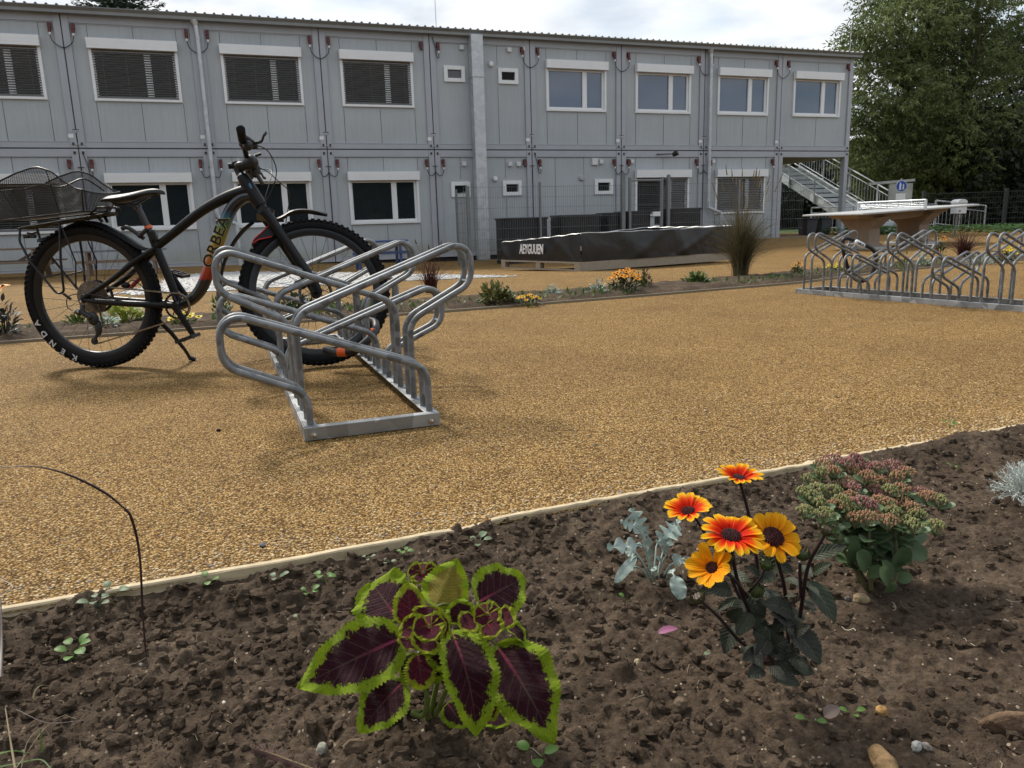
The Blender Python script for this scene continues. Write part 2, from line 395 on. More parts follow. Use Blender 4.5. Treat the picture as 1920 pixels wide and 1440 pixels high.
# coarse soil all around it (outside the picture)
P = []
for x in np.linspace(-9, 14, 120):
    P.append([(x, y, -.085 + .02 * float(vnoise(np.array([x]), np.array([y]), .3, 21)[0])) for y in np.linspace(-4, EDGE_A + EDGE_B * x - .01, 60)])
kind(MB().grid(P).build('outer_soil', SOIL), 'structure')

# ---- wooden edging boards
PLANK = wood_mat('weathered_board', (.34, .26, .15), (.68, .56, .36))
def plank(x0, x1, dz, label, y0=0, y1=0):
    mb = MB(); rg = np.random.default_rng(int(abs(x0 * 100)) + 3)
    n = 40; xs_ = np.linspace(x0, x1, n); th_ = .019; top = []
    R4 = []
    for i, x in enumerate(xs_):
        y = edge(x) + y0 + (y1 - y0) * i / (n - 1) + .004 * math.sin(x * 5); zt = .006 + dz + .0005 * rg.normal() - .003 * (rg.random() < .06); e_ = .0006 * rg.normal()
        R4.append([(x, y - .0, -.14), (x, y, zt - .003), (x, y + .003, zt + e_), (x, y + th_ - .003, zt + e_), (x, y + th_, zt - .003), (x, y + th_, -.14)])
    uv = [(x, k / 6) for x in xs_ for k in range(6)]
    mb.grid(R4, uv); mb.add(R4[0], [tuple(range(6))]); mb.add(R4[-1], [tuple(range(6))[::-1]])
    return tag(mb.build('edging_board', PLANK, smooth=False), label, 'edging board', 'boards edging the front bed')
plank(-2.6, -.062, 0, 'long pale weathered board edging the near bed on the left, behind the arching grass stem')
plank(-.058, .835, .004, 'weathered edging board of the near bed behind the orange flowers', .008, .0)
plank(.80, 1.46, .0, 'short edging board of the near bed behind the stonecrop', .021, .01)
plank(1.47, 3.2, .002, 'right-hand edging board of the near bed running out at the right edge', .004, .0)

# ---- pebbles, clods and grit
def scatter_stones(name, pts, rads, cols_mat, seed, flat=.7, nv=4, nu=6, kindv='stuff', jit=.18, sm='all'):
    mb = MB(); rg = np.random.default_rng(seed)
    for (x, y, z), r_ in zip(pts, rads):
        an = rg.uniform(0, PI); s0 = rg.uniform(.7, 1.3)
        mb.ball((0, 0, 0), r_, nu, nv, (s0, 1 / s0, flat * rg.uniform(.8, 1.2)), jit, rg)
        v = mb.V[-1]; c_, s_ = math.cos(an), math.sin(an)
        mb.V[-1] = np.stack([v[:, 0] * c_ - v[:, 1] * s_ + x, v[:, 0] * s_ + v[:, 1] * c_ + y, v[:, 2] + z + r_ * .2], 1)
    return kind(mb.build(name, cols_mat, smooth=sm), kindv)
def islmat(name, stops, rough=.7, bump=.3, bs=150):
    a = NT(name); ri = a.n('ShaderNodeNewGeometry').outputs['Random Per Island']
    c = a.mix(.5, a.ramp(ri, stops), a.ramp(a.noise(60, 4), [(.3, (.6, .6, .6)), (.7, (1.4, 1.4, 1.4))]), 'MULTIPLY')
    a.set(Base_Color=c, Roughness=rough, Normal=a.bump(a.noise(bs, 4), bump, .002)); return a.m
GRIT = islmat('mixed_grit', [(0, (.10, .08, .06)), (.35, (.25, .19, .13)), (.6, (.42, .31, .18)), (.8, (.5, .45, .38)), (.93, (.62, .58, .52)), (1, (.2, .19, .2))])
GSTONE = islmat('gravel_stones', [(0, (.16, .10, .045)), (.3, (.34, .22, .09)), (.7, (.50, .34, .15)), (.9, (.62, .47, .25)), (1, (.22, .21, .22))], .6)
rg = np.random.default_rng(5)
pts = []; rad = []
for _ in range(1500):
    x = rg.uniform(-1.5, 2.4); y = rg.uniform(.5, edge(x) - .01)
    if rg.random() > .35 + .25 * x: continue
    pts.append((x, y, soil_z(x, y) - .0005)); rad.append(.0012 + .0032 * rg.random() ** 3)
scatter_stones('soil_grit', pts, rad, GRIT, 6)
CLOD = islmat('soil_clod', [(0, (.026, .018, .013)), (.5, (.050, .035, .026)), (.85, (.080, .057, .042)), (1, (.12, .09, .065))], .95, .8, 300)
pts = []; rad = []
for _ in range(40000):
    x = rg.uniform(-1.4, 1.9); y = rg.uniform(.55, edge(x) - .015)
    if rg.random() > .8 - .25 * x: continue
    pts.append((x, y, soil_z(x, y) - .001)); rad.append(.0013 + .012 * rg.random() ** 7)
scatter_stones('soil_clods', pts, rad, SOIL, 8, .8, 4, 6, jit=.34, sm=False)
# loose stones on the gravel, denser along the boards
pts = []; rad = []
for _ in range(8500):
    x = rg.uniform(-1.5, 2.3); d_ = rg.exponential(.09) if rg.random() < .45 else rg.uniform(0, .9)
    y = edge(x) + .03 + d_
    pts.append((x, y, -.001)); rad.append(rg.uniform(.0022, .0048) * (1.1 if d_ < .12 else .9))
scatter_stones('loose_gravel', pts, rad, GSTONE, 9, .6, 3, 5)

# single stones one can point at
def stone(px, py, r_, col, label, sc=(1, .8, .7), seed=1, z=None, bury=.2):
    p = gp(px, py, -.03); zz = soil_z(p[0], p[1]) if z is None else z
    rg = np.random.default_rng(seed); mb = MB(); mb.ball((0, 0, 0), r_, 9, 7, sc, .16, rg)
    o = mb.build('stone', pm('stone_surface', sc3(col, .8), .85, 0, .4, 60, .8, 160, .003, .1), None, smooth=False)
    b_ = o.modifiers.new('bevel', 'BEVEL'); b_.width = r_ * .12; b_.segments = 2; b_.limit_method = 'ANGLE'; b_.angle_limit = R(12)
    o.location = (p[0], p[1], zz + r_ * sc[2] * (1 - bury * 2)); o.rotation_euler = (.2 * seed, .1, seed * 1.3)
    return tag(o, label, 'stone')
stone(1614, 1128, .0145, (.42, .32, .19), 'tan rounded stone on the soil right of the dark-leaved flower', (1.1, .8, .75), 2)
stone(1590, 1123, .0065, (.16, .15, .14), 'small grey pebble touching the tan rounded stone', (1, .8, .8), 3)
stone(605, 1412, .0095, (.34, .33, .27), 'pale grey pebble at the bottom edge beside the large-leaved plant', (1, .85, .7), 4)
stone(668, 1410, .016, (.17, .12, .08), 'flat brown stone right of the pale pebble at the bottom edge', (1.2, .7, .45), 5, None, .3)
stone(1658, 1436, .030, (.34, .22, .11), 'ochre angular rock at the bottom right', (1.1, .8, .5), 6, None, .6)
stone(1900, 1372, .034, (.17, .11, .07), 'large brown rock at the lower right corner', (1.2, .8, .5), 7, None, .42)
stone(1718, 1408, .009, (.5, .5, .47), 'pale pebble right of the ochre rock', (1, .9, .7), 8)
stone(1736, 1408, .007, (.38, .33, .28), 'small tan pebble right of the pale pebble', (1, .9, .8), 9)
stone(1653, 1338, .010, (.45, .26, .10), 'orange pebble above the ochre rock', (1, .7, .8), 10)
stone(1276, 1322, .013, (.15, .11, .075), 'round dark pebble in the middle of a clump on the bare soil', (.9, .9, .9), 12)
stone(1195, 1243, .007, (.42, .34, .22), 'pale tan pebble on the soil between the two front plants', (1.2, .8, .6), 13)
stone(412, 824, .009, (.05, .03, .02), 'dark brown clod on the gravel left of the bicycle rack', (1, .9, .6), 14, 0)
stone(1322, 787, .007, (.6, .5, .38), 'pale stone on the gravel right of the bicycle rack', (1, .9, .6), 15, 0)
stone(495, 1047, .010, (.13, .13, .15), 'blue grey chip on the gravel behind the left board', (1.3, .7, .4), 16, 0)
# strip of the middle bed
MID0 = [(-7.0, 3.62), (-3.34, 4.95), (-.41, 6.05), (1.16, 6.76), (2.84, 7.58), (4.7, 9.0), (9.5, 11.6), (14, 14)]
def mid_edge(x): return float(np.interp(x, [p[0] for p in MID0], [p[1] for p in MID0]))
xs = np.linspace(-7, 12, 320); P = []
for x in xs:
    y0 = mid_edge(x); row = []
    for k in range(13):
        y = y0 + k / 12 * .95
        row.append((x - .25 * k / 12, y, float(gz(x, y)) + .004 + (.035 * math.sin(PI * k / 12) ** .5 + .02 * RNG.random() if 0 < k < 12 else -.01)))
    P.append(row)
kind(MB().grid(P).build('middle_soil_bed', SOIL), 'structure')
mb = MB()
for i in range(len(xs) - 1):
    a_, b_ = P[i][0], P[i + 1][0]; mb.beam((a_[0], a_[1] - .01, a_[2]), (b_[0], b_[1] - .01, b_[2]), .02, .05)
tag(mb.build('thin_edging', pm('edging_grey', (.22, .18, .12), .8)), 'thin wooden edging along the front of the middle flower bed', 'edging')
# white gravel path
WG = islmat('white_gravel', [(0, (.36, .35, .33)), (.5, (.55, .54, .52)), (1, (.68, .68, .66))])
poly = [gp(*q) for q in [(215, 553), (410, 546), (500, 540), (700, 528), (860, 520), (960, 516), (900, 512), (760, 507), (600, 505), (420, 507), (330, 518), (270, 538)]]
def dz_pt(p, d_=.006): return (p[0], p[1], float(gz(p[0], p[1])) + d_)
a = NT('white_gravel_bed'); v = a.vor(60); a.set(Base_Color=a.ramp(v.outputs['Distance'], [(.2, (.58, .57, .55)), (.8, (.24, .23, .22))]), Roughness=.8, Normal=a.bump(v.outputs['Distance'], -.6, .01))
# triangulated patch so that it follows the dip
cen = np.mean(poly, axis=0); mb = MB(); rings = []
sp = smooth_path(poly, 6, True)
for k in np.linspace(1, 0, 14): rings.append([dz_pt(cen + (p - cen) * k * (1 + (.03 * RNG.normal() if k == 1 else 0))) for p in sp] )
for r_ in rings: r_.append(r_[0])
kind(mb.grid(rings).build('white_gravel_patch', a.m), 'structure')
pts = []; rad = []
for _ in range(2600):
    k = math.sqrt(RNG.random()) * 1.03; p = cen + (sp[RNG.integers(len(sp))] - cen) * k
    pts.append(dz_pt(p, .004)); rad.append(RNG.uniform(.008, .018))
scatter_stones('white_stones', pts, rad, WG, 33, .7, 3, 5)

mb = MB(); rg = np.random.default_rng(71)
for _ in range(240):
    x = rg.uniform(-3, 5); y = edge(x) + rg.uniform(.1, 4.2) ** 1.1; z = float(gz(x, y)) + .003; aa = rg.uniform(0, 6.3); L_ = rg.uniform(.004, .016); d_ = np.array([math.cos(aa), math.sin(aa), .1]) * L_; e_ = np.array([-math.sin(aa), math.cos(aa), .25]) * L_ * rg.uniform(.15, .5); c_ = np.array([x, y, z]); mb.add([c_ - d_, c_ + e_, c_ + d_, c_ - e_], [(0, 1, 2, 3)])
kind(mb.build('yard_litter', islmat('litter', [(0, (.03, .02, .012)), (.5, (.12, .08, .04)), (.8, (.35, .28, .12)), (.95, (.10, .14, .04)), (1, (.6, .5, .1))]), smooth=False), 'stuff')
# ================================================================ BUILDING
PANEL = None
def panel_mat():
    a = NT('grey_panel'); n_ = a.noise(.8, 5, .6); s_ = a.n('ShaderNodeMapping'); a.l(a.obj(), s_.inputs[0]); s_.inputs['Scale'].default_value = (60, 1, 1.2)
    st = a.noise(1.0, 4, .5, vec=s_.outputs[0])
    c = a.ramp(n_, [(.3, (.37, .40, .418)), (.7, (.425, .458, .48))]); c = a.mix(.4, c, a.ramp(st, [(.33, (.8, .8, .79)), (.6, (1.06, 1.06, 1.06))]), 'MULTIPLY')
    sz = a.n('ShaderNodeSeparateXYZ'); a.l(a.obj(), sz.inputs[0]); low_ = a.ramp(a.math('ADD', sz.outputs[2], a.math('MULTIPLY', a.math('SUBTRACT', n_, .5), .5)), [(.05, (.84, .80, .70)), (.35, (1, 1, 1))])
    c = a.mix(1, c, low_, 'MULTIPLY'); a.set(Base_Color=c, Roughness=.5); a.p.inputs['Specular IOR Level'].default_value = .3; return a.m
PANEL = panel_mat(); FRAME = pm('grey_frame', (.365, .385, .42), .4, 0, .06, 2)
SEAM = pm('seam_dark', (.05, .05, .055), .8); WHITE = pm('white_plastic', (.74, .75, .76), .35, 0, .03, 4); 
ROOFM = pm('roof_sheet', (.12, .125, .125), .5, .3, .1, 3); GUT = pm('gutter_grey', (.20, .205, .20), .45, .3, .1, 3)
ZINC = None
def zinc(name='galvanised', base=.5, sc=28, rough=.42, metal=.75, k0=.52, k1=1.2):
    a = NT(name); v = a.vor(sc); n_ = a.noise(sc * .35, 5, .6); s_ = a.n('ShaderNodeSeparateColor'); a.l(v.outputs['Color'], s_.inputs[0])
    f = a.math('ADD', a.math('MULTIPLY', s_.outputs[0], .45), a.math('MULTIPLY', n_, .55))
    a.set(Base_Color=a.ramp(f, [(.25, (base * k0, base * k0 * 1.05, base * k0 * 1.09)), (.75, (base * k1, base * k1 * 1.04, base * k1 * 1.07))]), Metallic=metal,
          Roughness=a.math('ADD', a.math('MULTIPLY', f, .25), rough - .12)); return a.m
ZINC = zinc('galvanised_sheet', .52, 9, .5, .5, .84, 1.1)
GLASS = NT('window_glass').set(Base_Color=(.012, .016, .022), Roughness=.03, Metallic=0.0); GLASS.p.inputs['Specular IOR Level'].default_value = .9; GLASS = GLASS.m
GLASSB = NT('sky_painted_glass').set(Base_Color=(.022, .062, .135), Roughness=.05); GLASSB.p.inputs['IOR'].default_value = 1.9; GLASSB = GLASSB.m  # blue base colour stands in for the reflected sky
SLAT = pm('blind_slat', (.17, .175, .18), .55, 0, .05, spec=.2); INNER = pm('pale_mullion', (.36, .36, .36), .6)
RED = pm('red_plug', (.10, .014, .016), .45); CABLE = pm('black_cable', (.03, .03, .032), .5); DARKI = pm('shade_black', (.015, .015, .016), .9)
BLACKP = pm('black_plastic', (.018, .018, .019), .5, 0, .15, 20)
bo = (BN[0] * BC, BN[1] * BC, 0.0)
bld = thing('container_building', 'long two-storey grey container building with white framed windows and red cable plugs', 'building', bo, BROT)
def bp(name, mb, mat, parent=None, **k): return mb.build(name, mat, parent or bld, **k)
PITCHW = 2.43; S0 = -2.55; ZS = 2.375
def cell_frame(k, lo):                       # frame of one container front
    a, b = S0 + PITCHW * k, S0 + PITCHW * (k + 1); z0, z1 = (-.08, ZS - .012) if lo else (ZS + .012, 4.86)
    mb = MB(); pw = .135; g = .009
    mb.box(a + g, a + pw, -.0, .16, z0, z1); mb.box(b - pw, b - g, 0, .16, z0, z1)
    bot = .12; top = .15
    mb.box(a + pw, b - pw, .012, .16, z0, z0 + bot); mb.box(a + pw, b - pw, .012, .16, z1 - top, z1)
    mb.box(a + pw - .03, b - pw + .03, .004, .012 + .001, z0 + bot - .012, z0 + bot + .002)
    if not lo: mb.box(a + pw, b - pw, .03, .05, z1 - top - .02, z1 - top)
    return bp('steel_frame', mb, FRAME, bevel=.006, smooth=False)
def wall(k, lo, holes, seams):
    a, b = S0 + PITCHW * k + .13, S0 + PITCHW * (k + 1) - .13; z0, z1 = (.03, ZS - .16) if lo else (ZS + .12, 4.72)
    mb = MB(); xs = sorted({a, b, *[h for q in holes for h in q[:2]]}); zs = sorted({z0, z1, *[h for q in holes for h in q[2:]]})
    for i in range(len(xs) - 1):
        for j in range(len(zs) - 1):
            cx_, cz_ = (xs[i] + xs[i + 1]) / 2, (zs[j] + zs[j + 1]) / 2
            if any(q[0] < cx_ < q[1] and q[2] < cz_ < q[3] for q in holes): continue
            mb.add([(xs[i], .045, zs[j]), (xs[i + 1], .045, zs[j]), (xs[i + 1], .045, zs[j + 1]), (xs[i], .045, zs[j + 1])], [(0, 1, 2, 3)])
    for q in holes:
        x0, x1, y0, y1 = q[0], q[1], q[2], q[3]
        mb.add([(x0, .045, y0), (x1, .045, y0), (x1, .045, y1), (x0, .045, y1), (x0, .2, y0), (x1, .2, y0), (x1, .2, y1), (x0, .2, y1)], [(0, 4, 5, 1), (1, 5, 6, 2), (2, 6, 7, 3), (3, 7, 4, 0)])
    o = bp('wall_panel', mb, PANEL, smooth=False)
    ms = MB()
    for s_ in seams:
        segs = [(z0, z1)]
        for q in holes:
            if q[0] - .06 < s_ < q[1] + .06: segs = [(z0, q[2] - .055), (q[3] + .06, z1)]
        for u, v in segs: ms.box(s_ - .0035, s_ + .0035, .041, .0451, u, v)
    ms.box(a, a + .006, .040, .046, z0, z1); ms.box(b - .006, b, .040, .046, z0, z1); ms.box(a, b, .040, .046, z1 - .008, z1)
    bp('panel_joint', ms, SEAM, o, smooth=False); return o
def big_window(a, z0, mode, label=None):
    # a: left edge, z0: bottom; 1.61 wide, 1.155 tall with the shutter box
    w_, h_ = 1.61, 1.155; mb = MB(); fr = .055
    mb.box(a, a + fr, .0, .1, z0, z0 + h_ - .19); mb.box(a + w_ - fr, a + w_, .0, .1, z0, z0 + h_ - .19)
    mb.box(a + fr, a + w_ - fr, -.004, .1, z0, z0 + .05)
    x0, x1, y0, y1 = a + fr, a + w_ - fr, z0 + .05, z0 + h_ - .19
    mb.box(x0, x1, .05, .1, y0, y0 + .05); mb.box(x0, x1, .05, .1, y1 - .045, y1); mb.box(x0, x0 + .035, .05, .1, y0 + .05, y1 - .045); mb.box(x1 - .05, x1, .05, .1, y0 + .05, y1 - .045)
    mu = a + 1.04; mb.box(mu - .065, mu + .055, .045, .1, y0 + .05, y1 - .045)
    wn_ = bp('window', mb, WHITE, bevel=.004, smooth=False)
    sb = MB(); sb.box(a - .012, a + w_ + .012, -.095, .03, z0 + h_ - .19, z0 + h_)
    for q in (.06, .12): sb.box(a - .012, a + w_ + .012, -.0975, -.095, z0 + h_ - .19 + q, z0 + h_ - .19 + q + .004)
    bp('shutter_box', sb, WHITE, wn_, bevel=.006, smooth=False)
    g = MB(); g.add([(x0, .085, y0), (x1, .085, y0), (x1, .085, y1), (x0, .085, y1)], [(0, 1, 2, 3)])
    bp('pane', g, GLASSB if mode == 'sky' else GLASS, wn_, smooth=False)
    if mode == 'blind':
        bl = MB(); z = y0 + .03; tl = .5
        while z < y1 - .01:
            bl.obox(((x0 + x1) / 2, .012, z), ((x1 - x0) / 2 - .008, 0, 0), (0, .015, -.0088), (0, .0008, .0012)); z += .046
        bl.box(x0 + .006, x1 - .006, -.004, .03, y0 + .004, y0 + .03)
        for q in (.12, .4, .68, .9): xx_ = x0 + (x1 - x0) * q; bl.box(xx_ - .002, xx_ + .002, -.012, -.010, y0 + .02, y1)
        bp('blind', bl, SLAT, wn_, smooth=False)
    return wn_
def small_window(a, b, z0, z1, tilted=False):
    mb = MB(); f = .085
    mb.box(a, a + f, -.0, .1, z0, z1); mb.box(b - f, b, 0, .1, z0, z1); mb.box(a + f, b - f, 0, .1, z0, z0 + f); mb.box(a + f, b - f, 0, .1, z1 - f, z1)
    o = bp('small_window', mb, WHITE, bevel=.006, smooth=False)
    g = MB()
    if tilted: g.obox(((a + b) / 2, .06, (z0 + z1) / 2), ((b - a) / 2 - f, 0, 0), (0, .003, 0), (0, -.04, (z1 - z0) / 2 - f))
    g.add([(a + f, .08, z0 + f), (b - f, .08, z0 + f), (b - f, .08, z1 - f), (a + f, .08, z1 - f)], [(0, 1, 2, 3)])
    bp('pane', g, DARKI if tilted else GLASS, o, smooth=False); return o
for k in range(-3, 8):
    b0 = S0 + PITCHW * k
    for lo in (True, False):
        if lo and k == 7: continue
        holes = []; seams = [b0 + .43, b0 + 1.24, b0 + 2.03]
        if k == 3:
            seams = [b0 + 1.62] if not lo else [b0 + .62, b0 + 1.75]
            holes = [(5.06, 5.56, 3.87, 4.22), (6.37, 6.87, 3.865, 4.215)] if not lo else [(5.11, 5.58, 1.30, 1.65), (6.40, 6.885, 1.315, 1.665)]
        elif lo and k == 4: holes = [(8.862, 9.372, 1.305, 1.677)]; seams = [b0 + .62, b0 + 1.40]
        else:
            zz = .735 if lo else 3.283; holes = [(b0 + .45, b0 + 1.99, zz + .03, zz + 1.12)]
            if k == 7: seams = [b0 + 1.24]
        cell_frame(k, lo); wall(k, lo, holes, seams)
        if k == 3 or (lo and k == 4):
            for q, hh in enumerate(holes): small_window(*hh, tilted=(k == 3 and not lo and q == 1))
        else:
            mode = ('plain' if k in (0, 1, 2) else 'blind') if lo else ('blind' if k <= 2 else 'sky')
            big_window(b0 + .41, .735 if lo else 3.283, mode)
# open bay at the right: posts and soffit
cell_frame(7, True).data
mb = MB(); e_ = S0 + PITCHW * 8; a_ = S0 + PITCHW * 7
mb.box(e_ - .135, e_ - .009, 5.8, 5.96, -.08, ZS); mb.box(a_ + .01, e_ - .01, .16, 5.9, ZS - .16, ZS - .02)
mb.box(a_ - .03, a_ - .002, .16, 6, -.08, ZS - .02); bp('bay_soffit', mb, pm('soffit_brown', (.22, .20, .18), .7), smooth=False)
mb = MB(); L0 = S0 - PITCHW * 3
mb.box(L0, a_ - .035, .22, 6.0, -.08, ZS - .02); mb.box(L0, e_ - .01, .22, 6.0, ZS, 4.84); bp('building_core', mb, PANEL, smooth=False)
mb = MB()                                    # dark joints between containers
for k in range(-3, 9):
    s_ = S0 + PITCHW * k
    if k < 8: mb.box(s_ - .008, s_ + .008, .03, .1, -.08, ZS); 
    mb.box(s_ - .008, s_ + .008, .03, .1, ZS, 4.86)
mb.box(L0, e_, .03, .1, ZS - .011, ZS + .011); bp('container_joint', mb, SEAM, smooth=False)
mb = MB()                                    # black box paints the shade under the base, small lashing holes at the corners
mb.box(L0, a_, .06, .3, -.35, -.08); bp('base_gap_shade', mb, DARKI, smooth=False)
for k in range(-2, 9):
    s_ = S0 + PITCHW * k
    for dx_ in (-.075, .075):
        if k == 8 and dx_ > 0: continue
        for dz_ in (-.085, .085):
            bp('corner_hole', MB().tube([(s_ + dx_, -.004, ZS + dz_ - .025), (s_ + dx_, -.004, ZS + dz_ + .025)], .022, 8), SEAM, smooth=False)
    if k < 8:
        mb = MB(); mb.tube([(s_ - .11, -.012, ZS + .075), (s_ + .11, -.012, ZS + .075)], .008, 6); bp('lashing_bar', mb, ZINC, smooth=False); mb = MB(); mb.box(s_ - .09, s_ + .07, -.012, .0, ZS + .33, ZS + .345)
        mb.tube([(s_ + .0, -.012, ZS + .34), (s_ + .0, -.012, ZS + .3)], .012, 6); bp('cable_clip', mb, ZINC, smooth=False)
        mb = MB(); mb.box(s_ - .145, s_ - .055, -.006, 0, ZS + .20, ZS + .27); bp('label_plate', mb, WHITE, smooth=False)
# plugs and cables
def plug(s_, z, full=True):
    mb = MB(); mb.box(s_ - .032, s_ + .032, -.035, .045, z - .08, z + .03); mb.tube([(s_, -.02, z - .07), (s_, -.045, z - .15)], [.034, .030], 10)
    o = bp('power_plug', mb, RED, smooth=True, bevel=.006)
    if full:
        m2 = MB(); m2.tube([(s_, -.05, z - .155), (s_, -.052, z - .20)], [.022, .016], 8); bp('plug_nut', m2, WHITE, o)
    return o
def cable(pts): return bp('cable', MB().tube(smooth_path(pts, 6), .009, 6), CABLE)
for k in range(-2, 9):
    s_ = S0 + PITCHW * k
    for z, lo in ((4.66, 0), (2.13, 1)):
        if lo and k > 7: continue
        one = (not lo and k in (3, 8)) or (lo and k in (-1, 0, 4))
        plug(s_ - .20, z, not one)
        if k < 8 and not (lo and k == 7): plug(s_ + .20, z, True)
        else: continue
        if not one:
            if lo: cable([(s_ - .2, -.05, z - .2), (s_ - .15, -.05, z - .33), (s_ - .06, -.04, z - .32), (s_, -.02, z - .24)]); cable([(s_ + .2, -.05, z - .2), (s_ + .15, -.05, z - .33), (s_ + .06, -.04, z - .32), (s_, -.02, z - .24)])
            else: cable([(s_ - .2, -.05, z - .2), (s_ - .16, -.05, z - .33), (s_, -.03, z - .42), (s_ + .16, -.05, z - .33), (s_ + .2, -.05, z - .2)])
        else: cable([(s_ + .2, -.05, z - .2), (s_ + .2, -.05, z - .3), (s_ + .15, -.04, z - .27), (s_ + .13, -.03, z - .1), (s_ + .07, -.02, z + .15)])
    if k < 7 and k not in (-5,):
        mb = MB(); mb.box(s_ - .004, s_ + .004, -.006, 0.0, 2.0, 4.85); mb.tube([(s_, -.012, .02), (s_, -.012, 2.02)], .010, 6)
        for zz in (2.0, 2.72): mb.box(s_ - .06, s_ + .06, -.016, -.004, zz, zz + .014)
        bp('lightning_cable', mb, CABLE, smooth=False)
# downpipes and duct
def downpipe(s_, zb, foot=True):
    mb = MB(); mb.tube([(s_ - .03, -.09, 4.86), (s_ - .015, -.09, 4.76)], [.085, .05], 14); mb.tube(fillet([(s_ - .015, -.09, 4.78), (s_, -.09, 4.6), (s_ + .01, -.09, zb + .1), (s_ + .03, -.09, zb - .02), (s_ + .38, -.14, zb - .16), (s_ + .38, -.14, -.1)] if foot else [(s_, -.09, 4.8), (s_, -.09, zb)], .06), .044, 14)
    for zz in (4.5, 3.2, 1.8, .9): mb.tube([(s_ + .005, -.09, zz), (s_ + .005, -.09, zz + .03)], .052, 14)
    return bp('downpipe', mb, ZINC)
downpipe(-.11, .98); downpipe(12.15, .92)
mb = MB(); mb.box(5.66, 5.93, -.24, -.0, -.18, 3.95); mb.box(5.655, 5.935, -.245, -.0, 3.97, 4.86); mb.box(5.645, 5.945, -.255, 0, 3.95, 3.97); bp('ventilation_duct', mb, ZINC, bevel=.006, smooth=False)
for s_, z, r_ in ((6.2, 4.29, .062), (6.21, 1.71, .062)):
    mb = MB(); mb.lathe((s_, .045, z), (0, -1, 0), [(0, r_), (.05, r_), (.07, r_ * .8), (.08, 0)], 18); bp('vent_cap', mb, WHITE)
mb = MB(); mb.lathe((8.5, .045, 1.71), (0, -1, 0), [(0, .07), (.04, .07), (.06, .05), (.06, 0)], 18); bp('vent_cap', mb, FRAME)
for s_, z, w_ in ((5.5, 4.62, .1), (6.66, 4.62, .1), (7.0, 4.66, .09), (6.6, 2.05, .1), (6.82, 2.05, .1), (5.45, 2.06, .1), (8.86, 2.1, .16), (9.04, 2.1, .1), (9.92, 2.1, .09), (12.35, 2.1, .09)):
    mb = MB(); mb.box(s_ - w_ / 2, s_ + w_ / 2, -.02, .045, z - w_ / 2, z + w_ / 2); bp('junction_box', mb, pm('pale_box', (.6, .61, .62), .5) if 'pale_box' not in D.materials else D.materials['pale_box'], bevel=.006, smooth=False)
mb = MB(); mb.tube([(10.62, .0, 2.28), (10.95, -.2, 2.27)], .015, 6); mb.tube([(10.95, -.24, 2.24), (11.03, -.33, 2.30)], [.05, .08], 12); bp('wall_lamp', mb, BLACKP)
# roof
mb = MB(); mb.box(L0 - .2, e_ + .12, -.16, -.02, 4.845, 4.90)
mb.add([(L0 - .2, -.16, 4.90), (e_ + .12, -.16, 4.90), (e_ + .12, -.20, 4.955), (L0 - .2, -.20, 4.955)], [(0, 1, 2, 3)]); mb.box(L0 - .2, e_ + .12, -.205, -.195, 4.95, 4.965)
mb.box(L0 - .2, e_ + .12, -.02, .2, 4.86, 4.9)
bp('gutter', mb, GUT, smooth=False)
mb = MB(); x = L0 - .2; prof = []
while x < e_ + .12: prof += [(x, 4.962), (x + .105, 4.962), (x + .125, 5.002), (x + .155, 5.002), (x + .175, 4.962)]; x += .175
rows = [[(px_, yy, pz_ + zz) for px_, pz_ in prof] for yy, zz in ((-.17, 0), (2.9, .10), (6.1, 0))]
mb.grid(rows); mb.grid([[(px_, -.17, pz_ - .02) for px_, pz_ in prof], [(px_, -.17, pz_) for px_, pz_ in prof]])
bp('roof', mb, ROOFM, smooth=False)
mb = MB()
for s_, hh in ((4.95, .9), (16.8, .75), (14.2, .12), (14.6, .12)): mb.tube([(s_, .1, 4.95), (s_, .1, 4.98 + hh)], .008, 6)
bp('lightning_rod', mb, ZINC)

# ---------------------------------------------------------------- stairs (own thing)
st = thing('steel_staircase', 'galvanised outdoor staircase with railings under the open right end of the building', 'staircase', (bo[0] + BD[0] * 16.5, bo[1] + BD[1] * 16.5, 0), BROT)
def SP(s_, o, z): return (s_ - 16.5, o, z)
GALV = zinc('galvanised_steel', .50, 3, .45, .5)
TREAD = pm('tread_grey', (.42, .45, .46), .55, .2)
zst = lambda o: (o - 1.2) * .47
mb = MB()
for s_ in (19.1, 20.5): mb.obox(SP(s_, 3.72, zst(3.72) - .05), (.02, 0, 0), (0, 2.52, 1.184), (0, 0, .14))
mb.box(18.9 - 16.5, 20.7 - 16.5, 6.2, 7.8, 2.2, 2.36); mb.build('stringer', GALV, st, smooth=False)
n = 14
for i in range(n):
    o_ = 1.25 + i * 4.95 / n; z = zst(o_ + .3); mb = MB(); mb.box(19.13 - 16.5, 20.47 - 16.5, o_, o_ + .34, z - .035, z); mb.box(19.13 - 16.5, 20.47 - 16.5, o_, o_ + .012, z - .12, z - .035); mb.build('step', TREAD, st, smooth=False)
def railing(A, B, hh, posts, n_bal, mid=True):
    A = np.array(A, float); B = np.array(B, float); mb = MB(); up_ = np.array([0, 0, 1.])
    for q, r_ in ((hh, .024), (hh - .17, .016), (.16, .014)): mb.tube([A + up_ * q, B + up_ * q], r_, 8)
    for k in posts: p = A + (B - A) * k; mb.tube([p - up_ * .2, p + up_ * hh], .026, 8)
    for k in np.linspace(0, 1, n_bal): p = A + (B - A) * k; mb.tube([p + up_ * .16, p + up_ * (hh - .16)], .009, 5)
    return mb.build('railing', GALV, st)
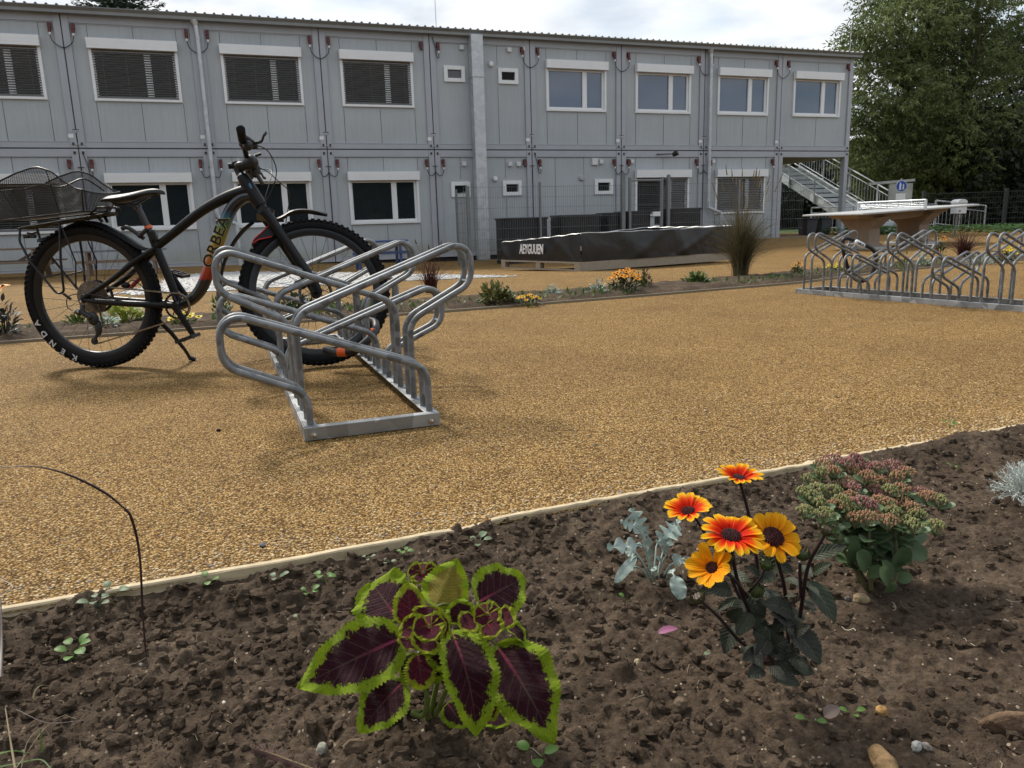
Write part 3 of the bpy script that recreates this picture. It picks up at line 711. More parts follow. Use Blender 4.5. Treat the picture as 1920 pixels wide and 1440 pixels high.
railing(SP(19.05, 1.2, 0), SP(19.05, 6.3, zst(6.3)), .72, (0, .25, .5, .75, 1), 8); railing(SP(20.55, 1.2, 0), SP(20.55, 6.3, zst(6.3)), .95, (0, .25, .5, .75, 1), 40)
railing(SP(20.7, .3, .1), SP(22.2, -.2, -.1), .85, (0, .5, 1), 14); railing(SP(17.6, 2.2, .05), SP(22.0, 1.4, .05), .8, (0, .33, .66, 1), 36)
mb = MB(); mb.obox(SP(20.4, .6, .12), (1.1, 0, -.08), (0, .5, 0), (0, 0, .02)); mb.build('ramp_plate', GALV, st, smooth=False)
# tilted dark ground under stairs is simply shaded; two crates stand there
for i, (px, lab) in enumerate(((1608, 'dark grey bin under the staircase, left of two'), (1632, 'dark grey bin under the staircase, right of two'))):
    mb = MB(); p = (bo[0] + BD[0] * (16.6 + i * .55) + BN[0] * 1.2, bo[1] + BD[1] * (16.6 + i * .55) + BN[1] * 1.2, 0)
    t = thing('bin', lab, 'bin', p, BROT, 'bins under the staircase'); mb.add([(x * k, y * k, z) for z, k in ((0, .8), (.5, 1)) for y in (-.22, .22) for x in (-.2, .2)], [(0, 2, 3, 1), (4, 5, 7, 6), (0, 1, 5, 4), (2, 6, 7, 3), (0, 4, 6, 2), (1, 3, 7, 5)]); mb.build('body', pm('bin_dark', (.05, .05, .055), .6) if i == 0 else D.materials['bin_dark'], t, bevel=.01, smooth=False)
    mb = MB(); mb.box(-.23, .23, -.25, .25, .5, .54); mb.build('lid', BLACKP, t, bevel=.012, smooth=False)
# ================================================================ YARD OBJECTS
def G3(x, y): return np.array([x, y, float(gz(x, y))])
def fac(s_, off, z=None):                    # facade coordinates -> world
    p = BD * s_ + BN * (BC + off); return np.array([p[0], p[1], float(gz(p[0], p[1])) if z is None else z])
# ---- covered raised bed
ST = [gp(946, 495), gp(1090, 500), gp(1370, 480)]; ST.append(ST[0] + ST[2] - ST[1])
for p in ST: p[2] = float(gz(p[0], p[1]))
sc_ = .92; org = ST[1].copy()
t = thing('raised_bed', 'low raised bed wrapped in wrinkled black tarpaulin with white lettering, standing on pale pallets', 'raised bed', org, 0)
A_ = np.array([0, 0, 0.]); Lc = (ST[0] - org); Rc = (ST[2] - org); Lc[2] = Rc[2] = 0; Lc *= 1.02
TARP = NT('black_tarpaulin'); TARP.set(Base_Color=(.009, .009, .010), Roughness=.4, Normal=TARP.bump(TARP.noise(2.2, 2, .5, dist=.6), .35, .06)); TARP = TARP.m
def tarp_side(p, q, ztop0, ztop1, nrm, seed):
    n, mrow = 60, 14; P = []; rg = np.random.default_rng(seed); u = np.linspace(0, 1, n)
    wr = np.zeros((n, mrow))
    for _ in range(9):
        c0, sl_, am, wd = rg.random() * 1.2 - .1, rg.uniform(-.35, .35), rg.uniform(.006, .018), rg.uniform(.03, .09)
        for j in range(mrow): wr[:, j] += am * np.exp(-((u - c0 - sl_ * (j / mrow - .5)) / wd) ** 2)
    for i in range(n):
        b_ = p + (q - p) * u[i]; zt = ztop0 + (ztop1 - ztop0) * u[i] - .008 * math.sin(PI * u[i])
        P.append([(*(b_[:2] + nrm[:2] * (wr[i, j] + .01 * math.sin(j / (mrow - 1) * PI))), .135 + (zt - .135) * j / (mrow - 1)) for j in range(mrow)])
    return P
nL = unit(np.array([Lc[1], -Lc[0], 0])); nL = nL if nL[1] < 0 else -nL; nR = unit(np.array([Rc[1], -Rc[0], 0])); nR = nR if nR[1] < 0 else -nR
mb = MB(); zL, zM, zR = .43, .56, .58
mb.grid(tarp_side(Lc, A_, zL, zM, nL, 3)); mb.grid(tarp_side(A_, Rc, zM, zR, nR, 4)); mb.grid(tarp_side(Rc, Rc + Lc, zR, zR, -nL, 5)); mb.grid(tarp_side(Rc + Lc, Lc, zR, zL, -nR, 6))
mb.build('tarpaulin', TARP, t, smooth='all')
mb = MB(); mb.add([A_ + [0, 0, .3], Rc + [0, 0, .3], Rc + Lc + [0, 0, .3], Lc + [0, 0, .3]], [(0, 1, 2, 3)]); mb.build('soil_fill', SOIL, t)
mb = MB()
for p, q, z0, z1 in ((Lc, A_, zL, zM), (A_, Rc, zM, zR), (Rc, Rc + Lc, zR, zR), (Rc + Lc, Lc, zR, zL)):
    pp = [p + (q - p) * k + np.array([0, 0, z0 + (z1 - z0) * k - .008 * math.sin(PI * k) + .006 * math.sin(k * 37)]) for k in np.linspace(0, 1, 24)]; mb.tube(pp, .012, 6, flat=.6)
mb.build('rim', pm('tarp_edge', (.55, .56, .57), .3), t)
PAL = wood_mat('pallet_wood', (.22, .18, .13), (.40, .34, .26))
mb = MB()
for p, q, n_ in ((Lc, A_, nL), (A_, Rc, nR)):
    i_ = -n_ * .05
    if n_ is nR: mb.beam(p + [0, 0, .07] + i_ * .3, q + [0, 0, .07] + i_ * .3, .03, .14)
    else:
        mb.beam(p + [0, 0, .125], q + [0, 0, .125], .09, .022); mb.beam(p + [0, 0, .012], q + [0, 0, .012], .09, .022)
        for k in (.03, .5, .97): c_ = p + (q - p) * k; mb.obox(c_ + [0, 0, .07], unit(q - p) * .05, n_ * .045, (0, 0, .047))
mb.build('pallet', PAL, t, smooth=False)
def text_mesh(txt, size, mat, name, M4, parent=None, ext=.002, sx_=1.0, shear=0.0, bold=0.0, align='CENTER'):
    cu = D.curves.new(name, 'FONT'); cu.body = txt; cu.size = size; cu.extrude = ext; cu.align_x = align; cu.align_y = 'CENTER'; cu.shear = shear; cu.offset = bold; cu.resolution_u = 3
    o = D.objects.new(name, cu); COL.objects.link(o); bpy.context.view_layer.update()
    me = D.meshes.new_from_object(o.evaluated_get(bpy.context.evaluated_depsgraph_get())); D.objects.remove(o); D.curves.remove(cu)
    for v in me.vertices: v.co.x *= sx_
    me.transform(M4); me.materials.clear(); me.materials.append(mat); me.name = name
    o = D.objects.new(name, me); COL.objects.link(o)
    if parent: o.parent = parent
    return o
def frame4(o, x, y):                         # matrix from origin and the text's x and y axes
    x = unit(x); y = unit(np.asarray(y) - x * (np.asarray(y) @ x)); z = np.cross(x, y); m_ = Matrix.Identity(4)
    for i in range(3): m_[i][0] = x[i]; m_[i][1] = y[i]; m_[i][2] = z[i]; m_[i][3] = o[i]
    return m_
LETW = pm('white_lettering', (.78, .78, .78), .5)
text_mesh('AEYGUUEN', .21, LETW, 'lettering', frame4(Lc * .58 + nL * .05 + np.array([0, 0, .315]), -Lc, (0, 0, 1)), t, .003, .52, 0.1, .006)
# ---- dark woven planters along the wall
WICK = NT('dark_wicker'); wv = WICK.n('ShaderNodeTexBrick'); WICK.l(WICK.uv(), wv.inputs['Vector']); wv.inputs['Scale'].default_value = 14
WICK.set(Base_Color=WICK.ramp(wv.outputs['Fac'], [(0, (.018, .018, .020)), (1, (.005, .005, .005))]), Roughness=.55, Normal=WICK.bump(wv.outputs['Fac'], -.6, .01)); WICK = WICK.m
labs = ['leftmost of the dark woven boxes behind the mesh fence', 'wide dark woven box second from the left behind the fence', 'narrow dark woven box partly hidden by the thick fence post', 'dark woven box fourth from the left, with a white lock plate before it', 'rightmost of the dark woven boxes, next to the downpipe']
for (s0, s1), lab in zip(((5.52, 6.55), (6.82, 7.84), (7.96, 8.3), (8.42, 9.08), (9.46, 10.42)), labs):
    c_ = fac((s0 + s1) / 2, -2.1); w_ = (s1 - s0) / 2
    t = thing('storage_box', lab, 'storage box', c_, BROT, 'dark woven boxes behind the fence')
    mb = MB(); hh = .98; P = []
    for z in np.linspace(0, hh - .05, 20):
        r_ = 0; row = []
        for k in range(48):
            a_ = 2 * PI * k / 48; cx_, cy_ = math.cos(a_), math.sin(a_); e_ = 6
            rr_ = (abs(cx_) ** e_ + abs(cy_) ** e_) ** (-1 / e_); row.append((w_ * cx_ * rr_, .33 * cy_ * rr_, z))
        P.append(row + [row[0]])
    mb.grid(P, [(k / 49 * 4, z) for z in np.linspace(0, 1, 20) for k in range(49)]); mb.build('body', WICK, t)
    mb = MB(); mb.box(-w_ * .98, w_ * .98, -.32, .32, hh - .06, hh - .015); mb.build('lid', BLACKP, t, bevel=.02)
# pale board between the boxes
for s0, s1, lab in ((6.5, 6.9, 'short white garden table edge between the first two dark boxes'), (7.8, 8.0, 'short white table edge between the second and third dark boxes')):
    t = thing('side_table', lab, 'side table', fac((s0 + s1) / 2, -1.6), BROT); w_ = (s1 - s0) / 2 + .12
    mb = MB(); mb.box(-w_, w_, -.25, .25, .84, .88); mb.build('tabletop', WHITE, t, bevel=.006, smooth=False)
    mb = MB()
    for x in (-w_ + .05, w_ - .05): mb.tube([(x, 0, 0), (x, 0, .84)], .03, 10)
    mb.build('leg', GALV, t)
# ---- welded mesh fence in front of the wall
FG = pm('fence_grey', (.19, .20, .205), .5, .4, .08); FOFF = -2.5
def mesh_panel(mb, a, b, z0, z1, pitch=.05, rows=7, r=.0021):
    a = np.asarray(a, float); b = np.asarray(b, float); L_ = np.linalg.norm(b - a); d_ = (b - a) / L_
    for q in np.linspace(0, L_, max(int(L_ / pitch), 2)): p = a + d_ * q; mb.tube([p + [0, 0, z0], p + [0, 0, z1]], r, 4, cap=False)
    for z in np.linspace(z0 + .02, z1 - .02, rows):
        for dy_ in (-.006, .006): nn_ = np.array([-d_[1], d_[0], 0]) * dy_; mb.tube([a + nn_ + [0, 0, z], b + nn_ + [0, 0, z]], r * 1.2, 4, cap=False)
o0 = fac(4.64, FOFF); t = thing('mesh_fence', 'low grey welded mesh fence with posts and a gate in front of the toilet windows', 'fence', (0, 0, 0))
def post(s_, off, w_, top, z0=None):
    p = fac(s_, off); mb = MB(); mb.box(-w_, w_, -w_, w_, p[2] - .1, top); V = mb.V[-1]; c_, s2 = math.cos(BROT), math.sin(BROT)
    mb.V[-1] = np.stack([V[:, 0] * c_ - V[:, 1] * s2 + p[0], V[:, 0] * s2 + V[:, 1] * c_ + p[1], V[:, 2]], 1)
    mb.tube([(p[0], p[1], top), (p[0], p[1], top + .02)], w_ * 1.2, 8); return mb.build('post', FG, t, smooth=False)
for s_, w_, tp in ((6.32, .02, 1.47), (8.29, .042, 1.62), (8.46, .025, 1.54), (9.27, .024, 1.55), (9.44, .032, 1.6), (11.33, .026, 1.48)): post(s_, FOFF, w_, tp)
post(4.45, FOFF - .9, .03, 1.36); post(4.60, FOFF + .4, .02, 1.36)
mb = MB(); g0 = -.15
for a_, b_ in ((4.64, 6.32), (6.34, 8.26), (8.48, 9.25), (9.46, 11.3), (11.35, 13.2)): 
    pa, pb = fac(a_, FOFF, 0), fac(b_, FOFF, 0); mesh_panel(mb, pa, pb, g0 + .05, 1.42 if a_ < 9.4 else 1.44, .05, 8)
pa, pb = fac(4.45, FOFF - .9, 0), fac(4.60, FOFF + .4, 0); mesh_panel(mb, pa, pb, g0 + .05, 1.3, .05, 8)
mb.build('mesh_panel', FG, t, smooth=False)
mb = MB(); p = fac(8.46, FOFF, 1.5); q = fac(9.25, FOFF, 1.5); mb.tube([p, q], .02, 8); mb.tube([fac(8.48, FOFF, 1.5), fac(8.48, FOFF, -.1)], .02, 8); mb.tube([fac(9.24, FOFF, 1.5), fac(9.24, FOFF, -.1)], .02, 8)
gt = mb.build('gate_frame', FG, t)
mb = MB(); c_ = fac(9.12, FOFF - .03, .77); mb.obox(c_, np.array([*BD, 0]) * .09, np.array([*BN, 0]) * .02, (0, 0, .05)); c_ = fac(9.12, FOFF - .03, .5); mb.obox(c_, np.array([*BD, 0]) * .07, np.array([*BN, 0]) * .02, (0, 0, .025)); mb.build('lock_plate', WHITE, gt, smooth=False)
# ---- benches
WBR = wood_mat('bench_brown', (.13, .085, .06), (.24, .175, .13)); WGR = pm('bench_grey', (.16, .17, .18), .7, 0, .15, 8); WBL = pm('bench_blue', (.035, .065, .17), .5, 0, .1, 8)
def picnic(loc, rz, lab):
    t = thing('picnic_table', lab, 'picnic table', loc, rz); k_ = .70
    mb = MB()
    for k in range(5): mb.box(-.95, .95, (-.36 + k * .145) * k_, (-.36 + k * .145 + .13) * k_, .49, .52)
    mb.build('tabletop', WBR, t, bevel=.004, smooth=False)
    for s_ in (-1, 1):
        mb = MB()
        for k in range(2): mb.box(-.95, .95, (s_ * .78 - .13 + k * .135) * k_, (s_ * .78 - .13 + k * .135 + .125) * k_, .27, .30)
        mb.build('seat', WBR, t, bevel=.004, smooth=False)
    for x in (-.66, .66):
        mb = MB(); mb.beam((x, -.2, .485), (x, -.5, 0), .045, .09, (1, 0, 0)); mb.beam((x, .2, .485), (x, .5, 0), .045, .09, (1, 0, 0)); mb.beam((x + .05, -.62, .24), (x + .05, .62, .24), .045, .07); mb.beam((x, 0, .47), (x * .45, 0, .27), .045, .06, (0, 1, 0))
        mb.build('leg_frame', WBR, t, smooth=False)
    return t
picnic((-8.75, 13.2, -.02), BROT - .05, 'low brown wooden picnic table by the wall at the far left')
def low_bench(loc, rz, lab, mat, L_, h, legs):
    t = thing('bench', lab, 'bench', loc, rz)
    mb = MB()
    for k in range(3): mb.box(-L_ / 2, L_ / 2, -.18 + k * .125, -.18 + k * .125 + .11, h - .035, h)
    mb.build('seat', mat, t, bevel=.004, smooth=False)
    mb = MB(); mb.box(-L_ / 2 + .02, L_ / 2 - .02, -.2, -.16, h * .52, h * .52 + .05); mb.build('stretcher', legs, t, smooth=False)
    for x in (-L_ * .36, L_ * .36):
        for y in (-.15, .15): mb = MB(); mb.beam((x, y, h - .035), (x, y * 1.2, 0), .045, .045); mb.build('leg', legs, t, smooth=False)
    return t
low_bench((-2.28, 13.6, -.06), BROT, 'low blue slatted bench against the wall behind the near rack', WBL, 1.0, .50, WBL)
p = at(228, 480, 13.6); low_bench((p[0], 13.6, -.04), BROT, 'low grey topped bench by the wall seen through the rear bicycle wheel', WGR, 1.45, .46, WBR)
# ---- table tennis table
TW = thing('table_tennis_table', 'concrete table tennis table with a pale slab top and metal net', 'table tennis table', (7.45, 15.1, 0), rot=(0, -R(2.1), BROT))
SLABM = pm('pale_slab', (.42, .43, .43), .6, 0, .1, 10); CONC = pm('brown_concrete', (.33, .26, .21), .85, 0, .12, 8, .3, 60)
mb = MB(); mb.box(-1.42, 1.42, -.78, .78, .672, .708); mb.build('tabletop', SLABM, TW, bevel=.012, smooth=False)
mb = MB()
for s_ in (-1, 1):
    P_ = [(-1.12, .663), (1.12, .663), (1.0, .60), (.25, .50), (-.25, .50), (-1.0, .60)]
mb.prism([(x, -.34, z) for x, z in [(-1.15, .663), (1.15, .663), (1.1, .60), (.2, .53), (-.2, .53), (-1.1, .60)]], (0, .68, 0))
mb.build('support_beam', CONC, TW, smooth=False, bevel=.01)
for s_ in (-1, 1):
    x = s_ * .62; mb = MB()
    mb.prism([(x - .13, yy, zz) for yy, zz in [(-.55, .60), (.55, .60), (.42, .50), (.27, .38), (.27, .12), (.42, .06), (.42, -.05), (-.42, -.05), (-.42, .06), (-.27, .12), (-.27, .38), (-.42, .50)]], (.26, 0, 0))
    mb.build('pedestal', CONC, TW, smooth=False, bevel=.015)
    mb = MB(); mb.box(x - .2, x + .2, -.5, .5, -.1, .05); mb.build('foot_slab', SLABM, TW, smooth=False, bevel=.015)
mb = MB()
for yy in (-.82, .82): mb.box(-.02, .02, yy - .015, yy + .015, .68, .87)
mb.tube([(0, -.82, .865), (0, .82, .865)], .010, 6)
for q in np.linspace(-.80, .80, 54): mb.tube([(0, q, .725), (0, q, .865)], .0028, 4, cap=False)
for z in (.75, .78, .81, .84): mb.tube([(0, -.82, z), (0, .82, z)], .0028, 4, cap=False)
mb.build('net', pm('steel_net', (.62, .65, .68), .35, .6), TW)
# ---- info board, pedestrian sign, letter box
def post_sign():
    p = at(1690, 349, 21.0); t = thing('pedestrian_sign', 'round blue pedestrian sign with white figures on a post beyond the table tennis table', 'sign', (p[0], p[1], 0), 0)
    mb = MB(); mb.tube([(0, .03, 0), (0, .03, p[2] + .2)], .03, 10); mb.build('post', GALV, t)
    r_ = .15; mb = MB(); mb.lathe((0, 0, p[2]), (0, -1, 0), [(0, 0), (0, r_), (.006, r_), (.006, 0)], 32); pl = mb.build('sign_plate', WHITE, t, smooth=False)
    mb = MB(); mb.lathe((0, -.007, p[2]), (0, -1, 0), [(0, 0), (0, r_ * .93), (.003, r_ * .93), (.003, 0)], 32); mb.build('blue_disc', pm('sign_blue', (.01, .07, .36), .4), pl, smooth=False)
    mb = MB(); y = -.012
    for cx_, k in ((-.035, 1.0), (.05, .72)):
        zc = p[2] - (1 - k) * .06
        mb.lathe((cx_, y, zc + .075 * k), (0, -1, 0), [(0, .02 * k), (.003, .02 * k), (.003, 0)], 12)
        mb.prism([(cx_ - .028 * k, y, zc + .05 * k), (cx_ + .028 * k, y, zc + .05 * k), (cx_ + .022 * k, y, zc - .02 * k), (cx_ + .03 * k, y, zc - .1 * k), (cx_ + .008 * k, y, zc - .1 * k), (cx_, y, zc - .03 * k), (cx_ - .01 * k, y, zc - .1 * k), (cx_ - .03 * k, y, zc - .1 * k), (cx_ - .022 * k, y, zc - .02 * k)], (0, -.003, 0))
    mb.build('figures', WHITE, pl, smooth=False)
    mb = MB(); mb.box(-.13, .13, 0, .006, p[2] - .36, p[2] - .19); mb.build('supplement_plate', WHITE, t, smooth=False)
post_sign()
p0 = at(1627, 352, 21.6); p1 = at(1713, 344, 21.9)
t = thing('notice_board', 'weathered pale notice board frame behind the round blue sign', 'notice board', (p0[0], p0[1], 0), 0); d_ = p1 - p0; dx_ = d_ * np.array([1, 1, 0]); zt = p0[2] + .1
mb = MB()
for k in (0, .2, .46, .98): mb.beam((*(dx_[:2] * k), -.1), (*(dx_[:2] * k), zt), .09, .09)
mb.beam((0, 0, zt), (*dx_[:2], zt + .08), .09, .07); mb.beam((0, 0, .75), (*dx_[:2], .75), .07, .05); mb.build('frame', pm('old_wood_pale', (.36, .38, .35), .8, 0, .2, 5), t, smooth=False)
mb = MB(); mb.obox(dx_ * .72 + [0, 0, (zt + .8) / 2], dx_ * .26, (0, .02, 0), (0, 0, (zt - .8) / 2)); mb.build('board', pm('board_face', (.33, .35, .32), .7, 0, .3, 3), t, smooth=False)
p = at(1798, 386, 19.0); t = thing('waste_bin', 'white hooded box on a thin post behind the right end of the table tennis table', 'waste bin', (p[0], p[1], 0), .2)
mb = MB(); mb.box(-.14, .14, -.1, .1, p[2] - .18, p[2] + .07); P = []
for yy in (-.12, .12): P.append([(.14 * math.cos(a_), yy, p[2] + .07 + .09 * math.sin(a_)) for a_ in np.linspace(0, PI, 14)])
mb.grid(P); mb.prism(P[0], (0, .004, 0)); mb.build('body', pm('bin_white', (.62, .64, .66), .4), t, smooth=False, bevel=.006)
mb = MB(); mb.tube([(0, .05, -.1), (0, .05, p[2] - .15)], .022, 8); mb.build('post', FG, t)
mb = MB(); mb.lathe((-.07, -.12, p[2] - .12), (0, -1, 0), [(0, .02), (.01, .02), (.012, 0)], 10); mb.build('lock', BLACKP, t)
# ---- dark boundary fence at the right
DG = pm('fence_dark_green', (.018, .024, .024), .5, .2)
t = thing('boundary_fence', 'dark green double wire fence below the willows at the right', 'fence', (0, 0, 0))
fa, fb = np.array([12.2, 22.8, 0.]), np.array([30, 20.5, 0.]); mb = MB(); mesh_panel(mb, fa, fb, .05, 1.15, .07, 8, .006); mb.build('mesh_panel', DG, t, smooth=False)
for k in np.linspace(0, 1, 9):
    q = fa + (fb - fa) * k; mb = MB(); mb.box(q[0] - .04, q[0] + .04, q[1] - .04, q[1] + .04, -.1, 1.22); mb.build('post', DG, t, smooth=False)
fa2, fb2 = np.array([11.0, 23.2, 0.]), np.array([5, 30, 0.]);
# ---- ground cover strip
mb = MB(); rg = np.random.default_rng(77)
for _ in range(9000):
    k = rg.random(); x = 9.5 + 22 * k; y = 20.6 - .9 * (x - 11) * .09 + rg.uniform(-.55, 1.6) + (1.2 if x < 12.5 else 0); z = rg.uniform(0, .22); a_ = rg.uniform(0, 2 * PI); r_ = rg.uniform(.04, .09)
    d1 = np.array([math.cos(a_), math.sin(a_), rg.uniform(-.2, .5)]) * r_; d2 = np.array([-math.sin(a_), math.cos(a_), rg.uniform(-.2, .6)]) * r_ * .6; c_ = np.array([x, y, z + .02])
    mb.add([c_ - d1, c_ + d2, c_ + d1, c_ - d2], [(0, 1, 2, 3)])
kind(mb.build('ground_cover', leafmat('cover_green', (.05, .11, .03), .3, .5, .35), smooth=False), 'stuff')
# ================================================================ TREES
BARK = pm('bark', (.07, .055, .042), .9, 0, .3, 5, .8, 20, .03)
def quads(C, A, B):                          # many leaf quads (rhombi): centres, half length and half width vectors
    n = len(C); V = np.stack([C - A, C + B, C + A, C - B], 1).reshape(-1, 3); i = np.arange(n) * 4
    return V, np.stack([i, i + 1, i + 2, i + 3], 1)
def add_quads(mb, C, A, B):
    V, F = quads(C, A, B); mb.add(V, [tuple(f) for f in F.tolist()])
WILLOW = leafmat('willow_leaf', (.060, .088, .028), .42, .5, .5, .75, (.26, .30, .11), wn_=.72); WDARK = leafmat('willow_leaf_grey', (.055, .075, .040), .3, .5, .45, .9, (.11, .13, .07))
def willow(loc, lobes, nspray, label, mat, seed, trunk_h=3.0, leaf=.088, group='willow trees at the right'):
    rg = np.random.default_rng(seed); t = thing('willow_tree', label, 'tree', loc, 0, group)
    mb = MB(); cens = [np.array(l[:3]) for l in lobes]
    mb.tube(smooth_path([(0, 0, -.2), (.1, .05, 1), (-.05, .1, trunk_h)], 5), [.42, .36, .34, .33, .32, .31, .30, .29, .28, .27, .26][:11], 12)
    for c in cens:
        m1 = np.array([c[0] * .35, c[1] * .35, trunk_h + (c[2] - trunk_h) * .4]) + rg.normal(size=3) * .25
        pth = smooth_path([(-.05, .1, trunk_h - .3), m1, c * .8 + m1 * .2, c + [0, 0, .5]], 5); mb.tube(pth, np.linspace(.17, .03, len(pth)), 7)
        for _ in range(5):
            e_ = c + rg.normal(size=3) * .9; p2 = smooth_path([m1 + (c - m1) * .5, (m1 + c) / 2 + (e_ - c) * .5 + [0, 0, .3], e_], 4); mb.tube(p2, np.linspace(.06, .012, len(p2)), 5)
    mb.build('trunk', BARK, t)
    Cs, As, Bs = [], [], []; wgt = np.array([l[3] * l[4] * l[5] for l in lobes]) ** .67; wgt /= wgt.sum()
    TW_ = MB()
    for s_ in range(nspray):
        l = lobes[rg.choice(len(lobes), p=wgt)]; d_ = unit(rg.normal(size=3)); rad_ = rg.uniform(.55, 1.02) if rg.random() < .8 else rg.uniform(.1, .6)
        p = np.array(l[:3]) + d_ * np.array(l[3:6]) * rad_; v = unit(np.array([d_[0], d_[1], .15 + .3 * rg.random()])) * .07
        nl = rg.integers(6, 12); dro = rg.uniform(.004, .014); pts_ = []
        for j in range(nl): pts_.append(p.copy()); p = p + v; v = v + np.array([0, 0, -dro]); v = unit(v) * .075
        P_ = np.repeat(np.array(pts_), 2, axis=0)
        dirs = unit(v) * .45 + rg.normal(size=(len(P_), 3)) * .55 + np.array([0, 0, -.22]); dirs /= np.linalg.norm(dirs, axis=1, keepdims=True)
        sd_ = np.cross(dirs, rg.normal(size=(len(P_), 3))); sd_ /= np.linalg.norm(sd_, axis=1, keepdims=True)
        Cs.append(P_ + dirs * leaf * .9); As.append(dirs * leaf * rg.uniform(.7, 1.2, (len(P_), 1))); Bs.append(sd_ * leaf * .27)
    mb = MB(); add_quads(mb, np.concatenate(Cs), np.concatenate(As), np.concatenate(Bs)); mb.build('crown', mat, t, smooth=False); return t
def lobe_px(px, py, Y, rx, ry, rz, loc): p = at(px, py, Y); return (p[0] - loc[0], p[1] - loc[1], p[2], rx, ry, rz)
Lw = (16.6, 29.5, 0.)
lob = [lobe_px(*q, Lw) for q in [(1690, 60, 28, 1.7, 1.6, 1.2), (1640, 110, 28, 1.3, 1.4, 1.2), (1760, 30, 29, 1.9, 1.8, 1.4), (1850, 60, 29.5, 1.5, 1.5, 1.3), (1800, 130, 28.5, 1.8, 1.5, 1.2), (1680, 200, 27.5, 1.9, 1.6, 1.5), (1780, 250, 27, 1.9, 1.5, 1.6), (1640, 270, 28, 1.3, 1.5, 1.5), (1870, 260, 28.5, 1.6, 1.6, 1.4), (1720, -40, 30, 2.2, 2, 1.4), (1850, -70, 31, 2.2, 2, 1.5), (1700, 300, 30, 2.2, 1.5, 1.6), (1850, 320, 31, 2.2, 1.5, 1.2), (1770, 170, 30.5, 2.6, 1.2, 2.0), (1690, 345, 28.5, 1.4, 1.2, .9), (1780, 340, 28, 1.5, 1.2, 1.0)]]
willow(Lw, lob, 7400, 'big grey-green willow filling the sky right of the building', WILLOW, 3)
Lw2 = (22.5, 31, 0.)
lob = [lobe_px(*q, Lw2) for q in [(1925, 95, 31, 1.6, 1.6, 1.0), (1960, 150, 31, 1.5, 1.6, 1.5), (1915, 235, 30, 1.0, 1.4, 1.0), (1950, 290, 29, 1.6, 1.5, 1.6), (1900, 340, 28, 1.3, 1.2, .8), (2050, 180, 32, 2.2, 2, 2.8)]]
willow(Lw2, lob, 3200, 'second willow cut by the right edge of the picture', WDARK, 4)
# dark hedge / thicket behind the fence (uncountable mass)
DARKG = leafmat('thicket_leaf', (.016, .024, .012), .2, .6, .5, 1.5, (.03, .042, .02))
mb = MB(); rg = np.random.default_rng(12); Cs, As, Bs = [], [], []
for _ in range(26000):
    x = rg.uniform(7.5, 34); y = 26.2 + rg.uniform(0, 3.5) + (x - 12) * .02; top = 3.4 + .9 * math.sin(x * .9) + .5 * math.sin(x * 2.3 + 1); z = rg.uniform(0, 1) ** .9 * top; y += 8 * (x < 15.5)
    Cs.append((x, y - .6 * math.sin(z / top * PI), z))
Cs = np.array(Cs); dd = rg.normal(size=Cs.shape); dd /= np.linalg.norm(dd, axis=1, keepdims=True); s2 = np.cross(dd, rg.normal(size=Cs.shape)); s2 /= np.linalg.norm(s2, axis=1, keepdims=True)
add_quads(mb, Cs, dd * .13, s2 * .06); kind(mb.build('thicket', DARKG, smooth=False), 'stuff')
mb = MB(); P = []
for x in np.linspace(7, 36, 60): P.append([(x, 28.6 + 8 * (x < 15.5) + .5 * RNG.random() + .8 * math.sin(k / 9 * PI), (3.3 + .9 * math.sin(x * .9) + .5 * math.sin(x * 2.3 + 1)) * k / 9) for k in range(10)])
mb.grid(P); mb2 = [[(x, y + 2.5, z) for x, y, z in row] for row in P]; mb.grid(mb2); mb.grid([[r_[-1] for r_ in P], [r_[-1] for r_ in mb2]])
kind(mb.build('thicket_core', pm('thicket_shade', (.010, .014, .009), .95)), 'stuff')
# spruce behind the building at the left
SPR = leafmat('spruce_needles', (.018, .030, .016), .1, .6, .4, 2)
pS = at(225, 30, 34.0); Ls = (pS[0], 34.0, 0.); t = thing('spruce_tree', 'dark spruce whose crown shows above the roof at the left', 'tree', Ls, 0)
mb = MB(); mb.tube([(0, 0, -.2), (0, 0, 16.2)], [.35, .03], 10); rg = np.random.default_rng(9); base = 4.0
mb.build('trunk', BARK, t); Cs, As, Bs = [], [], []
tw = MB()
for zi in np.arange(4.0, 16, .33):
    rad_ = 2.9 * (1 - (zi - 4) / 13.5) + .1; nb = 12
    for k in range(nb):
        a_ = rg.uniform(0, 2 * PI); L_ = rad_ * rg.uniform(.7, 1.15); u = np.array([math.cos(a_), math.sin(a_), 0]); pts_ = [np.array([0, 0, zi]) + u * q * L_ + np.array([0, 0, -.35 * L_ * q + .42 * L_ * q * q]) for q in np.linspace(0, 1, 7)]
        tw.tube(pts_, np.linspace(.03, .008, 7), 4, cap=False)
        m_ = int(60 * L_); q = rg.random(m_) ** .8; idx = np.clip((q * 6).astype(int), 0, 5); P_ = np.array(pts_); c_ = P_[idx] + (P_[idx + 1] - P_[idx]) * (q * 6 - idx)[:, None]
        sd_ = np.cross(u, [0, 0, 1]); off = rg.normal(size=(m_, 1)) * .2 * L_ / 2.2; dr = sd_ * np.sign(off) * .8 + u * .6 + rg.normal(size=(m_, 3)) * .25; dr /= np.linalg.norm(dr, axis=1, keepdims=True)
        Cs.append(c_ + sd_ * off + np.array([0, 0, -.06]) + rg.normal(size=(m_, 3)) * .04); As.append(dr * .11); Bs.append(np.cross(dr, rg.normal(size=(m_, 3))) * .018)
mb = MB(); add_quads(mb, np.concatenate(Cs), np.concatenate(As), np.concatenate(Bs)); cr_ = mb.build('crown', SPR, t, smooth=False); tw.build('branches', BARK, cr_)
